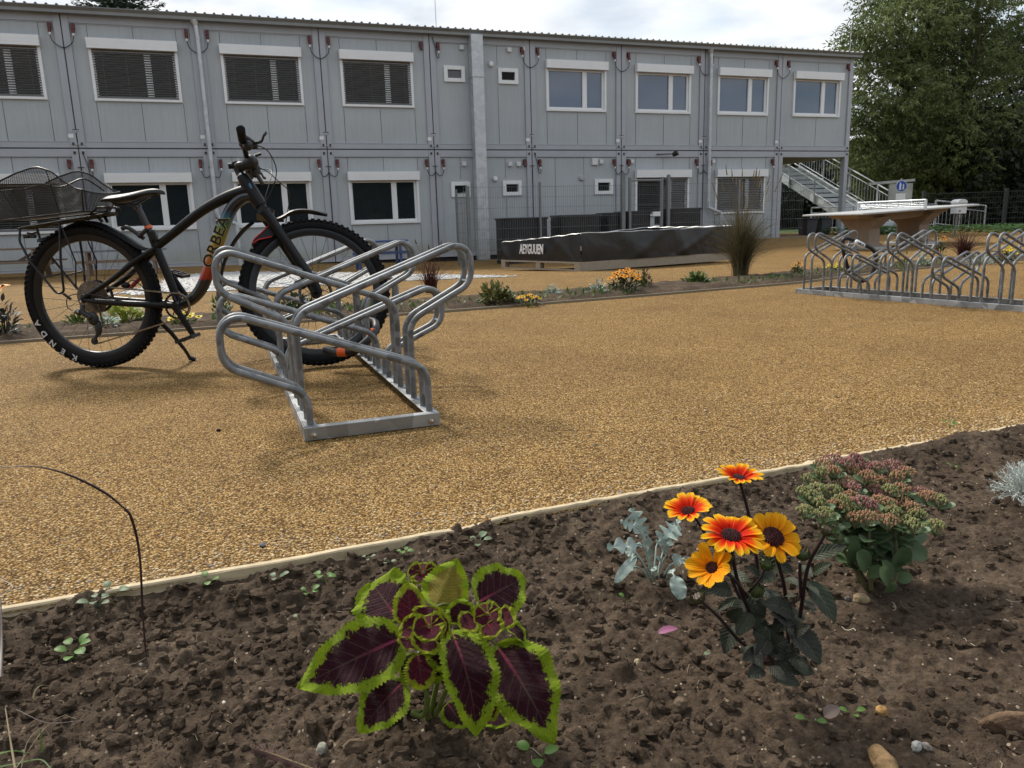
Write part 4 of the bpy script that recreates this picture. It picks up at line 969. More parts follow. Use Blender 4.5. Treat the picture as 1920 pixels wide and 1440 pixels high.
# ================================================================ BICYCLE RACKS
TUBE = zinc('galvanised_tube', .23, 30, .56, .5); RAIL = zinc('galvanised_rail', .42, 14, .44, .6); STEEL = pm('bright_steel', (.6, .6, .6), .25, .95, .05)
def hoop_pts(side, high):
    Wd = .405
    A, B1, B2, C = ((0, .385), (.650, .625), (.650, .462), (Wd, .335)) if high else ((0, .201), (.655, .438), (.655, .262), (Wd, .152))
    P = [(0, .045), A, B1, B2, C, (Wd, .045)]
    if side < 0: P = [(Wd - x, z) for x, z in P]
    return fillet([(x, 0, z) for x, z in P], [0, .075, .078, .078, .085, 0], 8)
def rack(loc, rz, slots, ya, yb, label, cover=None):
    t = thing('bicycle_rack', label, 'bicycle rack', loc, rz); Wd = .405
    for s_, side, high in slots:
        mb = MB()
        for q in (0, .085):
            p = hoop_pts(side, high).copy(); p[:, 1] = s_ + q; mb.tube(p, .0114, 10)
        zc = (.50 if high else .30); xc = -.18 if side < 0 else Wd + .18
        bx = [p_ for p_ in hoop_pts(side, high)]; k = max(range(len(bx)), key=lambda i: side * bx[i][0]); b_ = bx[k + 5]
        mb.tube([(b_[0], s_, b_[2]), (b_[0], s_ + .085, b_[2])], .006, 6)
        mb.build('wheel_holder', TUBE, t)
    for x, sg in ((0, -1), (Wd, 1)):
        mb = MB(); mb.box(x - .02, x + .02, ya + .034, yb, .040, .046); xo = x + sg * .02; mb.box(min(xo, xo + sg * .005), max(xo, xo + sg * .005), ya + .034, yb, 0, .046)
        mb.build('rail', RAIL, t, smooth=False, bevel=.0015)
    for y in (ya, yb):
        mb = MB(); mb.box(-.025, Wd + .025, y, y + .034, .002, .0465); mb.build('end_bar', RAIL, t, smooth=False, bevel=.002)
        mb = MB()
        for x in (.005, Wd - .005): mb.lathe((x, y - .0005, .02), (0, -1, 0), [(0, .011), (.003, .011), (.0035, .007), (.009, .006), (.011, 0)], 10)
        mb.build('bolt', STEEL, t)
    return t
F_SL = [(.225 * i, -1 if i % 2 == 0 else 1, 1 if i % 4 in (1, 2) else 0) for i in range(10)]
RK0 = np.array([-.670, 2.435, 0]); RKA = R(20.5)
rack(RK0, RKA, F_SL, -.042, 2.15, 'near galvanised steel bicycle rack holding the front wheel of the black bicycle')
sl = []
for g in range(7):
    hi = 1 - g % 2; sl += [(-.13 - g * .42, 1, hi), (-.13 - g * .42 - .235, -1, hi)]
t2 = rack((2.53, 6.63, 0), R(28.3), sl, -3.2, .0, 'far galvanised bicycle rack at the right with a cable lock hanging on it')
t2.scale = (.86, .86, .86)
# cable lock hanging over the far rack
def on2(x, s_, z): c_, s2 = math.cos(R(28.3)), math.sin(R(28.3)); return np.array([2.53 + .86 * (x * c_ - s_ * s2), 6.63 + .86 * (x * s2 + s_ * c_), .86 * z])
t = thing('cable_lock', 'thick black cable lock with a white label hung over the far bicycle rack', 'lock', on2(.2, -.55, 0))
pts = [at(px, py, 6.62) for px, py in [(1580, 455), (1584, 482), (1594, 512), (1612, 527), (1630, 520), (1640, 500), (1642, 478), (1634, 466), (1618, 458), (1600, 450), (1586, 447)]]
mb = MB().tube(smooth_path(pts, 6, True), .017, 10, closed=True); mb.build('cable', pm('lock_black', (.012, .012, .013), .45), t, world=True)
a_, b_ = at(1603, 453, 6.59), at(1620, 462, 6.59); mb = MB().tube([a_, a_ + (b_ - a_) * .1, b_ - (b_ - a_) * .1, b_], [.018, .0235, .0235, .018], 12); mb.build('label_sleeve', LETW, t, world=True)
m4 = MW[t.name].inverted() @ frame4((a_ + b_) / 2 + np.array([0, -.0245, 0]), b_ - a_, (0, 0, 1)); text_mesh('ABUS', .026, BLACKP, 'lettering', m4, t, .0006, 1, 0, .0008)

# ================================================================ BICYCLE
BX = thing('bicycle', 'black mountain bicycle with a rainbow down tube, its front wheel in the near rack', 'bicycle', (-2.14, 3.935, 0), R(-6.2))
RUB = pm('tyre_rubber', (.0075, .0075, .008), .75, 0, .2, 30, .3, 200, .002, .18); RIMM = pm('rim_black', (.018, .018, .02), .35, .3); BLK = pm('matt_black_paint', (.0055, .0055, .0062), .42, 0, .1, 12, spec=.3)
BLK2 = pm('black_metal', (.010, .010, .011), .4, .3); SPOKE = pm('spoke', (.09, .09, .09), .35, .8); CASS = pm('cassette_steel', (.30, .26, .23), .35, .85, .3, 60)
CHAIN = pm('chain_steel', (.32, .30, .28), .3, .9, .3, 80); ORG = pm('orange_band', (.75, .12, .015), .4); REDP = pm('red_trim', (.55, .02, .03), .4)
WR = .368; HZ = .368
def wheel(cx, M4, front):                    # M4 maps wheel-plane coordinates into bicycle coordinates
    def X(mb):                               # transform all verts
        mb.V = [v @ np.array(M4)[:3, :3].T + np.array(M4)[:3, 3] for v in mb.V]; return mb
    n = 96; prof = []
    mb = MB(); a = np.linspace(0, 2 * PI, n, endpoint=False); tr = .0275; k = 14; rows = []
    for i in range(n):
        row = []
        for j in range(k):
            b_ = 2 * PI * j / k; r_ = WR - tr - .003 + tr * math.cos(b_); y = tr * .93 * math.sin(b_); row.append((r_ * math.cos(a[i]), y, r_ * math.sin(a[i])))
        rows.append(row + [row[0]])
    mb.grid(rows + [rows[0]])
    for i in range(78):                      # tread knobs
        a0 = 2 * PI * i / 78
        for y, rr_, hw in ((-.021, WR - .011, .0055), (.021, WR - .011, .0055), (-.009, WR - .002, .005), (.009, WR - .002, .005)):
            aa = a0 + (.04 if abs(y) < .01 else 0); c_ = np.array([(rr_ - .002) * math.cos(aa), y * 1.1, (rr_ - .002) * math.sin(aa)]); er = np.array([math.cos(aa), y * 18 * (abs(y) > .01), math.sin(aa)]); er = unit(er); et = np.array([-math.sin(aa), 0, math.cos(aa)]); mb.obox(c_, et * .0075, np.cross(er, et) * hw, er * .0035)
    w_ = X(mb).build('wheel', RUB, BX, smooth=True)
    mb = MB(); r1 = WR - 2 * .029 - .004; rows = []
    for aa in np.linspace(0, 2 * PI, n + 1):
        rows.append([(r_ * math.cos(aa), y, r_ * math.sin(aa)) for r_, y in ((r1 + .012, -.016), (r1, -.0165), (r1 - .02, -.009), (r1 - .023, 0), (r1 - .02, .009), (r1, .0165), (r1 + .012, .016))])
    mb.grid(rows); X(mb).build('rim', RIMM, w_)
    mb = MB(); rg = np.random.default_rng(3)
    for i in range(28):
        a0 = 2 * PI * i / 28; side = 1 if i % 2 else -1; tw_ = .9 * (1 if (i // 2) % 2 else -1); p0 = (.027 * math.cos(a0 + tw_), side * .028, .027 * math.sin(a0 + tw_)); p1 = ((r1 - .02) * math.cos(a0), side * .003, (r1 - .02) * math.sin(a0)); mb.tube([p0, p1], .0011, 4, cap=False)
    X(mb).build('spokes', SPOKE, w_)
    mb = MB(); mb.lathe((0, -.05, 0), (0, 1, 0), [(0, 0), (0, .012), (.02, .014), (.022, .028), (.026, .028), (.03, .016), (.07, .016), (.074, .028), (.078, .028), (.08, .014), (.1, .012), (.1, 0)], 20); X(mb).build('hub', BLK2, w_)
    mb = MB(); yd = .042                      # brake disc on the far side
    for aa in np.linspace(0, 2 * PI, 61)[:-1]:
        c_ = (.077 * math.cos(aa), yd, .077 * math.sin(aa)); mb.obox(c_, np.array([-math.sin(aa), 0, math.cos(aa)]) * .0045, (0, .0009, 0), np.array([math.cos(aa), 0, math.sin(aa)]) * (.007 if int(aa * 10) % 2 else .0085))
    for i in range(6): aa = PI / 3 * i; mb.beam((.02 * math.cos(aa), yd, .02 * math.sin(aa)), (.073 * math.cos(aa + .35), yd, .073 * math.sin(aa + .35)), .006, .002)
    X(mb).build('brake_disc', SPOKE, w_)
    return w_
Mr = Matrix.Translation((0, 0, HZ)); rw = wheel(0, Mr, False)
# cassette
mb = MB()
for i, r_ in enumerate(np.linspace(.084, .026, 11)):
    y = .006 - i * .0038 - .012; nt_ = int(r_ * 470); V_, F_ = [], []
    for j in range(nt_ * 2): rr_ = r_ + (.003 if j % 2 else -.0015); aa = PI * j / nt_; V_ += [(rr_ * math.cos(aa), y - .0009, HZ + rr_ * math.sin(aa)), (rr_ * math.cos(aa), y + .0009, HZ + rr_ * math.sin(aa)), ((r_ - .010) * math.cos(aa), y - .0009, HZ + (r_ - .010) * math.sin(aa)), ((r_ - .010) * math.cos(aa), y + .0009, HZ + (r_ - .010) * math.sin(aa))]
    m_ = nt_ * 2
    for j in range(m_): k2 = (j + 1) % m_; F_ += [(4 * j, 4 * k2, 4 * k2 + 1, 4 * j + 1), (4 * j, 4 * j + 2, 4 * k2 + 2, 4 * k2)]
    mb.add(V_, F_)
    for q in range(5): aa = 2 * PI * q / 5 + i * .3; mb.beam((.012 * math.cos(aa), y, HZ + .012 * math.sin(aa)), ((r_ - .008) * math.cos(aa + .3), y, HZ + (r_ - .008) * math.sin(aa + .3)), .008, .002)
mb.build('cassette', CASS, rw, smooth=False)
# frame
def P3(L_, y=0): return [(x, y, z) for x, z in L_]
mb = MB()
tt = smooth_path(P3([(.885, .872), (.79, .848), (.70, .812), (.617, .769), (.495, .690), (.40, .628), (.30, .562), (.17, .468)]), 5)
rt = np.interp(np.linspace(0, 1, len(tt)), [0, .15, .4, .72, .8, 1], [.030, .027, .024, .021, .015, .011])
n5 = int(len(tt) * .74); mb.tube(tt[:n5 + 2], rt[:n5 + 2], 14)
for s_ in (-1, 1):
    ss = smooth_path([(.375, s_ * .012, .605), (.28, s_ * .045, .545), (.15, s_ * .06, .455), (.02, s_ * .066, .385), (-.012, s_ * .066, .368)], 5); mb.tube(ss, np.linspace(.0155, .0105, len(ss)), 10)
    cs = smooth_path([(-.01, s_ * .066, .362), (.05, s_ * .066, .352), (.2, s_ * .060, .338), (.36, s_ * .045, .326), (.45, s_ * .03, .318)], 5); mb.tube(cs, np.interp(np.linspace(0, 1, len(cs)), [0, .3, 1], [.009, .0155, .017]), 10)
    mb.ball((-.008, s_ * .066, .366), .018, 10, 8, (1, .35, 1.3))
stp = [(.363, 0, .655), (.39, 0, .56), (.43, 0, .43), (.458, 0, .325)]; mb.tube(smooth_path(stp, 4), .0205, 14)
mb.tube([(.463, -.036, .318), (.463, .036, .318)], .024, 16)
mb.tube([(.862, 0, .942), (.875, 0, .915), (.925, 0, .825), (.942, 0, .795)], [.027, .031, .033, .031], 16)
mb.build('frame', BLK, BX)
a = NT('rainbow_paint'); sp_ = a.n('ShaderNodeSeparateXYZ'); a.l(a.obj(), sp_.inputs[0]); mr = a.n('ShaderNodeMapRange'); a.l(sp_.outputs[2], mr.inputs[0]); mr.inputs[1].default_value = .44; mr.inputs[2].default_value = .78
a.set(Base_Color=a.ramp(mr.outputs[0], [(0, (.013, .013, .015)), (.03, (.35, .015, .012)), (.2, (.36, .05, .012)), (.42, (.42, .16, .015)), (.62, (.30, .26, .03)), (.78, (.09, .20, .09)), (.9, (.03, .13, .19)), (1.0, (.013, .016, .022))]), Roughness=.28); a.p.inputs['Coat Weight'].default_value = .5
mb = MB(); dt = smooth_path(P3([(.905, .845), (.85, .835), (.79, .785), (.735, .69), (.68, .575), (.632, .475), (.585, .395), (.53, .345), (.465, .318)]), 6)
mb.tube(dt, np.interp(np.linspace(0, 1, len(dt)), [0, .2, .5, .8, 1], [.030, .031, .0325, .031, .028]), 18, flat=.95); mb.build('down_tube', a.m, BX)
LBLK = pm('decal_black', (.008, .008, .008), .4); LYEL = pm('decal_yellow', (.5, .42, .1), .5)
dd = unit(np.array([.765 - .648, 0, .735 - .505])); pd = np.array([-dd[2], 0, dd[0]])
text_mesh('ORBEA', .076, LBLK, 'lettering', frame4(np.array([.7085, -.0330, .627]), dd, pd), BX, .0012, 1.13, 0, .0012)
text_mesh('ORBEA', .076, LYEL, 'lettering_outline', frame4(np.array([.7085, -.0322, .627]), dd, pd), BX, .0008, 1.13, 0, .0026)
mb = MB(); mb.ball((.905, -.0235, .872), .017, 10, 8, (.8, .35, 1.9)); mb.build('head_badge', pm('badge_blue', (.03, .13, .25), .3), BX)
# tyre lettering on the drive side wall (far rim of the letters follows the tyre)
LT = pm('tyre_letter', (.62, .62, .62), .6)
for ch, ad in zip('KENDA', (247, 235.5, 224, 213, 202.5)):
    aa = R(ad); er = np.array([math.cos(aa), 0, math.sin(aa)]); et = np.array([math.sin(aa), 0, -math.cos(aa)])   # reading along the tyre, tops towards the hub
    c_ = np.array([0, -.0298, HZ]) + er * (WR - .033)
    text_mesh(ch, .040, LT, 'tyre_lettering', frame4(c_, et, er), rw, .0012, 1.15, 0, .0006)
# seat post, clamp, saddle
mb = MB(); mb.tube([(.352, 0, .69), (.305, 0, .812)], .0145, 14); mb.tube([(.305, 0, .806), (.296, 0, .83)], .02, 12); mb.build('seat_post', pm('post_grey', (.05, .05, .055), .35, .4), BX)
mb = MB(); mb.tube([(.371, 0, .645), (.355, 0, .69)], .0215, 14); mb.obox((.378, -.03, .665), (.012, 0, 0), (0, .01, 0), (0, 0, .02)); mb.build('seat_clamp', BLK2, BX)
mb = MB(); mb.tube([(.349, 0, .702), (.344, 0, .716)], .0185, 14); mb.tube([(.349, 0, .702), (.345, 0, .715)], [.0195, .0185], 14); mb.build('orange_band', ORG, BX)
secs = [(.148, .064, .852, .012), (.165, .072, .862, .022), (.20, .073, .862, .032), (.24, .062, .864, .034), (.29, .042, .872, .03), (.34, .027, .882, .026), (.39, .021, .890, .024), (.435, .017, .886, .02), (.452, .010, .877, .012)]
rows = []
for x, hw, z, th_ in secs: rows.append([(x, hw * math.cos(b_), z + (th_ * .35 if math.sin(b_) > 0 else th_) * math.sin(b_) * (1 - .3 * math.cos(b_) ** 2) - .012 * (math.cos(b_) ** 2)) for b_ in np.linspace(0, 2 * PI, 19)])
mb = MB(); mb.grid([[(float(p[0]), float(p[1]), float(p[2])) for p in r_] for r_ in rows]); mb.add(rows[0][:-1], [tuple(range(18))]); mb.add(rows[-1][:-1], [tuple(range(18))[::-1]])
sad = mb.build('saddle', pm('saddle_cover', (.018, .019, .022), .45, spec=.3), BX, smooth='all'); sm = sad.modifiers.new('s', 'SUBSURF'); sm.levels = sm.render_levels = 2
mb = MB()
for s_ in (-1, 1): mb.tube(smooth_path([(.185, s_ * .04, .845), (.22, s_ * .028, .822), (.30, s_ * .022, .822), (.36, s_ * .018, .848), (.42, s_ * .008, .868)], 4), .0038, 8)
mb.build('saddle_rails', BLK2, sad)
# crank, chainring, chain, derailleur, pedals
mb = MB(); bbc = np.array([.478, -.052, .318]); nt_ = 32
V_, F_ = [], []
for j in range(nt_ * 4):
    rr_ = .066 + (.0035 if (j // 2) % 2 else 0); aa = 2 * PI * j / (nt_ * 4)
    for y in (-.0015, .0015): V_.append((bbc[0] + rr_ * math.cos(aa), bbc[1] + y, bbc[2] + rr_ * math.sin(aa)))
    for y in (-.0015, .0015): V_.append((bbc[0] + .057 * math.cos(aa), bbc[1] + y, bbc[2] + .057 * math.sin(aa)))
m_ = nt_ * 4
for j in range(m_): k2 = (j + 1) % m_; F_ += [(4 * j, 4 * k2, 4 * k2 + 1, 4 * j + 1), (4 * j, 4 * j + 2, 4 * k2 + 2, 4 * k2), (4 * j + 2, 4 * j + 3, 4 * k2 + 3, 4 * k2 + 2), (4 * j + 1, 4 * k2 + 1, 4 * k2 + 3, 4 * j + 3)]
mb.add(V_, F_)
for q in range(8): aa = 2 * PI * q / 8; mb.beam(bbc + [.018 * math.cos(aa), 0, .018 * math.sin(aa)], bbc + [.06 * math.cos(aa + .25), 0, .06 * math.sin(aa + .25)], .008, .003)
mb.tube([bbc + [0, -.02, 0], bbc + [0, .03, 0]], .02, 16); mb.build('chainring', BLK2, BX, smooth=False)
ca = math.atan2(.19 - .318, .548 - .478); cl = .172; ce = np.array([.478 + cl * math.cos(ca) * 1.0, -.075, .318 + cl * math.sin(ca)])
def crank(y, sgn, nm):
    e_ = np.array([.478 + sgn * cl * math.cos(ca), y, .318 + sgn * cl * math.sin(ca)]); mb = MB()
    mb.tube([(.478, y, .318), (.478 + sgn * .02 * math.cos(ca), y, .318 + sgn * .02 * math.sin(ca)), e_ - sgn * np.array([math.cos(ca), 0, math.sin(ca)]) * .01, e_ + sgn * np.array([math.cos(ca), 0, math.sin(ca)]) * .008], [.021, .018, .015, .012], 12, flat=.55, ref=(0, 1, 0))
    ck = mb.build(nm, BLK, BX)
    mb = MB(); s_ = -1 if y < 0 else 1; c_ = e_ + np.array([0, s_ * .06, 0]); mb.tube([e_, e_ + np.array([0, s_ * .11, 0])], .006, 8)
    ux = unit(np.array([.55, 0, .18 * sgn])); uz = np.cross(ux, [0, 1, 0])
    for q in (-1, 1): mb.obox(c_ + ux * .043 * q, ux * .004, np.array([0, .044, 0]), uz * .008)
    for q in (-1, 0, 1): mb.obox(c_ + np.array([0, .042 * q, 0]), ux * .042, np.array([0, .004, 0]), uz * .0075)
    for i_ in (-1, 1):
        for j_ in (-1, 1): mb.tube([c_ + ux * .043 * i_ + np.array([0, .03 * j_, 0]) - uz * .012, c_ + ux * .043 * i_ + np.array([0, .03 * j_, 0]) + uz * .012], .0016, 5)
    mb.build('pedal', BLACKP, ck, smooth=False)
crank(-.075, 1, 'crank'); crank(.075, -1, 'crank')
# chain
def arc(c, r_, a0, a1, n): return [(c[0] + r_ * math.cos(a_), c[1] + r_ * math.sin(a_)) for a_ in np.linspace(a0, a1, n)]
jw, iw = (.004, .145), (.038, .235)
loop = [(-.0 + .02, HZ + .058)] + arc((.478, .318), .066, PI / 2 + .1, -PI / 2 - .12, 16) + arc(jw, .016, -PI / 2 + .15, -PI - .4, 8)[:6] + arc(iw, .014, -.3, .9, 5) + arc((0, HZ), .052, -.75, -PI * 1.5, 14)
lp = np.array(loop); seg = np.concatenate([[0], np.cumsum(np.linalg.norm(np.diff(np.vstack([lp, lp[:1]]), axis=0), axis=1))]); tot = seg[-1]; nl = int(tot / .0127); LP = np.vstack([lp, lp[:1]])
mb = MB(); pts_ = [(np.interp(tot * i / nl, seg, LP[:, 0]), np.interp(tot * i / nl, seg, LP[:, 1])) for i in range(nl)]
for i in range(nl):
    x0, z0 = pts_[i]; x1, z1 = pts_[(i + 1) % nl]; yy = -.052 + (.030 * (1 - min(1, x0 / .42)) if x0 < .42 else 0); o_ = .003 if i % 2 else .0016
    for q in (-1, 1): mb.beam((x0 - (x1 - x0) * .12, yy + q * o_, z0 - (z1 - z0) * .12), (x1 + (x1 - x0) * .12, yy + q * o_, z1 + (z1 - z0) * .12), .0011, .0072)
    mb.tube([(x0, yy - .0036, z0), (x0, yy + .0036, z0)], .0038, 6)
mb.build('chain', CHAIN, BX, smooth=False)
mb = MB()
mb.ball((-.03, -.085, .30), .022, 10, 8, (1, .5, .8)); mb.ball((.03, -.07, .265), .030, 12, 8, (1.0, .6, 1.2)); mb.ball((.048, -.065, .215), .024, 12, 8, (.8, .5, 1.6))
mb.tube([(-.012, -.075, .335), (-.012, -.085, .30), (.03, -.08, .27)], [.012, .014, .016], 10); mb.tube([(.045, -.052, .235), (.03, -.05, .19), (.006, -.05, .145)], [.010, .008, .010], 8, flat=.4, ref=(0, 1, 0))
for c_, r_ in ((jw, .019), (iw, .018)): mb.lathe((c_[0], -.048, c_[1]), (0, 1, 0), [(0, 0), (0, r_), (.004, r_), (.004, r_ * .6), (.008, r_ * .6), (.008, 0)], 12)
dr = mb.build('derailleur', BLACKP, BX)
mb = MB()
for c_ in ((-.052, -.094, .302), (-.024, -.099, .305), (-.018, -.074, .352)): mb.lathe(c_, (0, -1, 0), [(0, .006), (.004, .006), (.005, .0025), (.003, .002)], 10)
mb.build('bolts', STEEL, dr)
mb = MB(); mb.tube(smooth_path([(-.055, -.09, .305), (-.085, -.09, .33), (-.075, -.088, .378), (-.02, -.08, .392), (.06, -.075, .385), (.2, -.066, .35), (.35, -.055, .335)], 6), .0025, 6); mb.build('shift_cable', BLACKP, BX)
# kickstand
mb = MB(); mb.tube([(.29, .05, .255), (.345, .09, .165), (.385, .14, .06), (.40, .155, .008)], [.013, .012, .009, .009], 10); mb.tube([(.395, .15, .02), (.42, .165, .004)], .012, 8); mb.tube([(.22, .055, .335), (.30, .05, .25)], .010, 8); mb.build('kickstand', BLK2, BX)
# rear light / red strut and rear brake seen through the frame
mb = MB(); mb.tube([(.17, .06, .405), (.265, .06, .485)], .011, 10); mb.build('red_stay_panel', pm('stay_red', (.25, .03, .03), .4), BX)
mb = MB(); mb.ball((.15, .055, .42), .022, 8, 6, (1.2, .7, .8)); mb.tube(smooth_path([(.16, .05, .43), (.2, .05, .445), (.25, .05, .40), (.265, .05, .33)], 5), .0028, 6); mb.build('brake_caliper', BLK2, BX)
# rear mudguard
def guard(pts, w0, mat, nm, sag=.012, y0=0):
    pth = smooth_path(pts, 6); rows = []; k = len(pth)
    for i, p in enumerate(pth):
        tan = unit(pth[min(i + 1, k - 1)] - pth[max(i - 1, 0)]); nrm = np.array([-tan[2], 0, tan[0]]); wd = w0 * min(1, .25 + 5 * min(i, k - 1 - i) / k)
        rows.append([p + np.array([0, y0 + wd * q, 0]) - nrm * sag * q * q for q in np.linspace(-1, 1, 9)])
    mb = MB(); mb.grid(rows); mb.grid([[q - np.array([0, 0, .0025]) for q in r_] for r_ in rows], flip=True); return mb.build(nm, mat, BX)
GUARD = pm('mudguard_plastic', (.010, .010, .011), .45, spec=.3)
guard([(-.26, 0, .668), (-.17, 0, .69), (-.08, 0, .732), (0, 0, .75), (.09, 0, .742), (.2, 0, .69), (.30, 0, .625), (.345, 0, .607)], .036, GUARD, 'rear_mudguard', .016)
mb = MB(); mb.tube(smooth_path([(.205, 0, .705), (.235, 0, .712), (.29, 0, .675), (.315, 0, .655)], 5), .009, 8, flat=1.2); mb.tube([(.295, -.012, .665), (.35, -.012, .703)], .011, 8); mb.build('mudguard_bracket', BLACKP, BX)
# carrier
CAR = pm('carrier_black', (.008, .008, .009), .45, .1); mb = MB()
for s_ in (-1, 1):
    mb.tube(fillet([(-.315, s_ * .055, .722), (-.27, s_ * .058, .728), (.155, s_ * .055, .779)], .02), .0055, 8)
    mb.tube([(-.075, s_ * .065, .75), (-.087, s_ * .085, .56), (-.093, s_ * .085, .45)], .0062, 8)
    mb.tube(fillet([(-.297, s_ * .06, .725), (-.30, s_ * .075, .66), (-.255, s_ * .085, .565), (-.135, s_ * .085, .395), (-.094, s_ * .085, .40), (-.093, s_ * .085, .46)], [0, .06, .2, .035, .03, 0]), .0058, 8)
    mb.tube(fillet([(-.10, s_ * .085, .395), (-.07, s_ * .075, .365)], .01), .007, 8)
    mb.tube([(-.195, s_ * .085, .478), (-.088, s_ * .085, .497)], .0045, 8)
    mb.tube([(.10, s_ * .03, .775), (.12, s_ * .02, .742)], .008, 8)
    mb.tube([(-.06, s_ * .075, .72), (-.01, s_ * .082, .55), (-.03, s_ * .082, .42)], .004, 6)
for x in (-.31, -.2, -.08, .04, .15): z = .722 + (x + .315) * .121; mb.tube([(x, -.055, z), (x, .055, z)], .005, 8)
mb.tube(fillet([(.08, -.05, .782), (.125, -.05, .812), (.175, -.05, .812), (.172, -.05, .785), (.14, -.05, .775)], .012), .0055, 8); mb.tube(fillet([(.08, .05, .782), (.125, .05, .812), (.175, .05, .812), (.172, .05, .785)], .012), .0055, 8); mb.tube([(.172, -.05, .81), (.172, .05, .81)], .0055, 8)
mb.tube(smooth_path([(-.285, -.03, .70), (-.26, -.03, .695), (-.235, -.03, .70), (-.22, -.03, .68)], 5), .005, 8)
for q in (-.27, -.235): mb.tube([(q - .013, -.058, .682), (q + .013, -.058, .682)], .009, 10)
mb.obox((-.09, 0, .755), (.26, 0, .031), (0, .05, 0), (0, 0, .004)); cr = mb.build('carrier', CAR, BX)
# basket: wavy rimmed wire mesh
a = NT('fine_wire_mesh'); sp_ = a.n('ShaderNodeSeparateXYZ'); a.l(a.uv(), sp_.inputs[0]); PIT = .0085
d1 = a.math('FRACT', a.math('DIVIDE', a.math('ADD', sp_.outputs[0], a.math('MULTIPLY', sp_.outputs[1], .7)), PIT)); d2 = a.math('FRACT', a.math('DIVIDE', a.math('SUBTRACT', sp_.outputs[0], a.math('MULTIPLY', sp_.outputs[1], .7)), PIT))
wv = a.math('MAXIMUM', a.math('LESS_THAN', d1, .37), a.math('LESS_THAN', d2, .37)); a.set(Base_Color=(.014, .014, .015), Roughness=.45)
tr_ = a.n('ShaderNodeBsdfTransparent'); ms = a.n('ShaderNodeMixShader'); a.l(wv, ms.inputs[0]); a.l(tr_.outputs[0], ms.inputs[1]); a.l(a.p.outputs[0], ms.inputs[2]); a.l(ms.outputs[0], a.out.inputs[0]); MESHM = a.m
XB0, XB1, YB, ZB = -.36, .085, .105, .762       # bottom
XT0, XT1, YT = -.475, .125, .152                # top
rimz = lambda x: float(np.interp(x, [-.475, -.40, -.30, -.20, -.12, -.08, -.02, .04, .09, .125], [.925, .925, .945, .982, 1.003, 1.005, .985, .935, .902, .893]))
def zbot(x): return ZB + (x - XB0) * .075
def side(s_):
    g = []; xs_ = np.linspace(0, 1, 40)
    for u in xs_:
        xt = XT0 + (XT1 - XT0) * u; xb = XB0 + (XB1 - XB0) * u; g.append([(xb + (xt - xb) * v, s_ * (YB + (YT - YB) * v), zbot(xb) + (rimz(xt) - zbot(xb)) * v) for v in np.linspace(0, 1, 6)])
    return g
def end(u):
    xt = XT0 + (XT1 - XT0) * u; xb = XB0 + (XB1 - XB0) * u; zt = rimz(xt)
    return [[(xb + (xt - xb) * v, q * (YB + (YT - YB) * v), zbot(xb) + (zt - .012 * (1 - q * q) - zbot(xb)) * v) for v in np.linspace(0, 1, 6)] for q in np.linspace(-1, 1, 12)]
mb = MB()
for g, du in ((side(-1), .6), (side(1), .6), (end(0), .3), (end(1), .3)):
    n_, m_ = len(g), 6; mb.grid(g, [(du * i / (n_ - 1), (g[i][j][2])) for i in range(n_) for j in range(m_)])
g = [[(XB0 + (XB1 - XB0) * u, YB * q, zbot(XB0 + (XB1 - XB0) * u)) for q in np.linspace(-1, 1, 4)] for u in np.linspace(0, 1, 12)]; mb.grid(g, [(p[0], p[1]) for r_ in g for p in r_])
bk = thing('bicycle_basket', 'black wire mesh basket with a wavy rim on the rear carrier of the bicycle', 'basket', (-2.14, 3.935, 0), R(-6.2))
mb.build('mesh_wall', MESHM, bk)
mb = MB(); ring = [p[-1] for p in side(-1)] + [p[-1] for p in end(1)][1:-1] + [p[-1] for p in side(1)][::-1] + [p[-1] for p in end(0)][::-1][1:-1]; mb.tube(ring, .0042, 8, closed=True)
ring = [p[0] for p in side(-1)] + [p[0] for p in side(1)][::-1]; mb.tube(ring, .0045, 8, closed=True)
for u in (0, 1):
    for s_ in (0, -1): p = (side(-1) if s_ else side(1))[0 if u == 0 else -1]; mb.tube([p[0], p[-1]], .0036, 6)
for u in (10, 28): p = side(-1)[u]; mb.tube([p[0], p[-1]], .002, 5)
mb.build('rim_wire', CAR, bk)
mb = MB(); mb.tube(smooth_path([(-.10, -.12, .93), (-.03, -.08, .915), (.03, 0, .955), (.06, .05, .93), (.07, .10, .90)], 6), .004, 8); mb.build('handle', CAR, bk)

# ---- front assembly, turned about the steering axis
sa = unit(np.array([.942 - .862, 0, .795 - .942])); sp0 = Vector((.875, 0, .915)); ST_A = R(28)
MS = Matrix.Translation(sp0) @ Matrix.Rotation(-ST_A, 4, Vector(sa)) @ Matrix.Translation(-sp0)
MSn = np.array(MS)
_h = MSn[:3, :3] @ np.array([1.185, 0, .368]) + MSn[:3, 3]; FHDZ = _h[2] - .368
def S(mb): mb.V = [v @ MSn[:3, :3].T + MSn[:3, 3] for v in mb.V]; return mb
FH = (1.185, .368 - FHDZ)                            # hub position in the frame plane
mb = MB(); mb.tube([(.942, 0, .795), (.955, 0, .765)], [.024, .028], 14); mb.obox((.962, 0, .752), (.03, 0, -.012), (0, .062, 0), (.012, 0, .022))
for s_ in (-1, 1): lg = [(.958, s_ * .058, .755), (1.0, s_ * .06, .69), (1.10, s_ * .06, .525), (1.175, s_ * .058, .40), (FH[0], s_ * .056, FH[1] - .008)]; mb.tube(smooth_path(lg, 4), np.interp(np.linspace(0, 1, 17), [0, .2, .55, .6, 1], [.026, .0235, .0235, .025, .02]), 14)
fk = S(mb).build('fork', BLK, BX)
mb = MB(); mb.ball((FH[0] - .07, .062, FH[1] + .05), .028, 10, 8, (1.2, .6, 1)); S(mb).build('front_caliper', BLK2, fk)
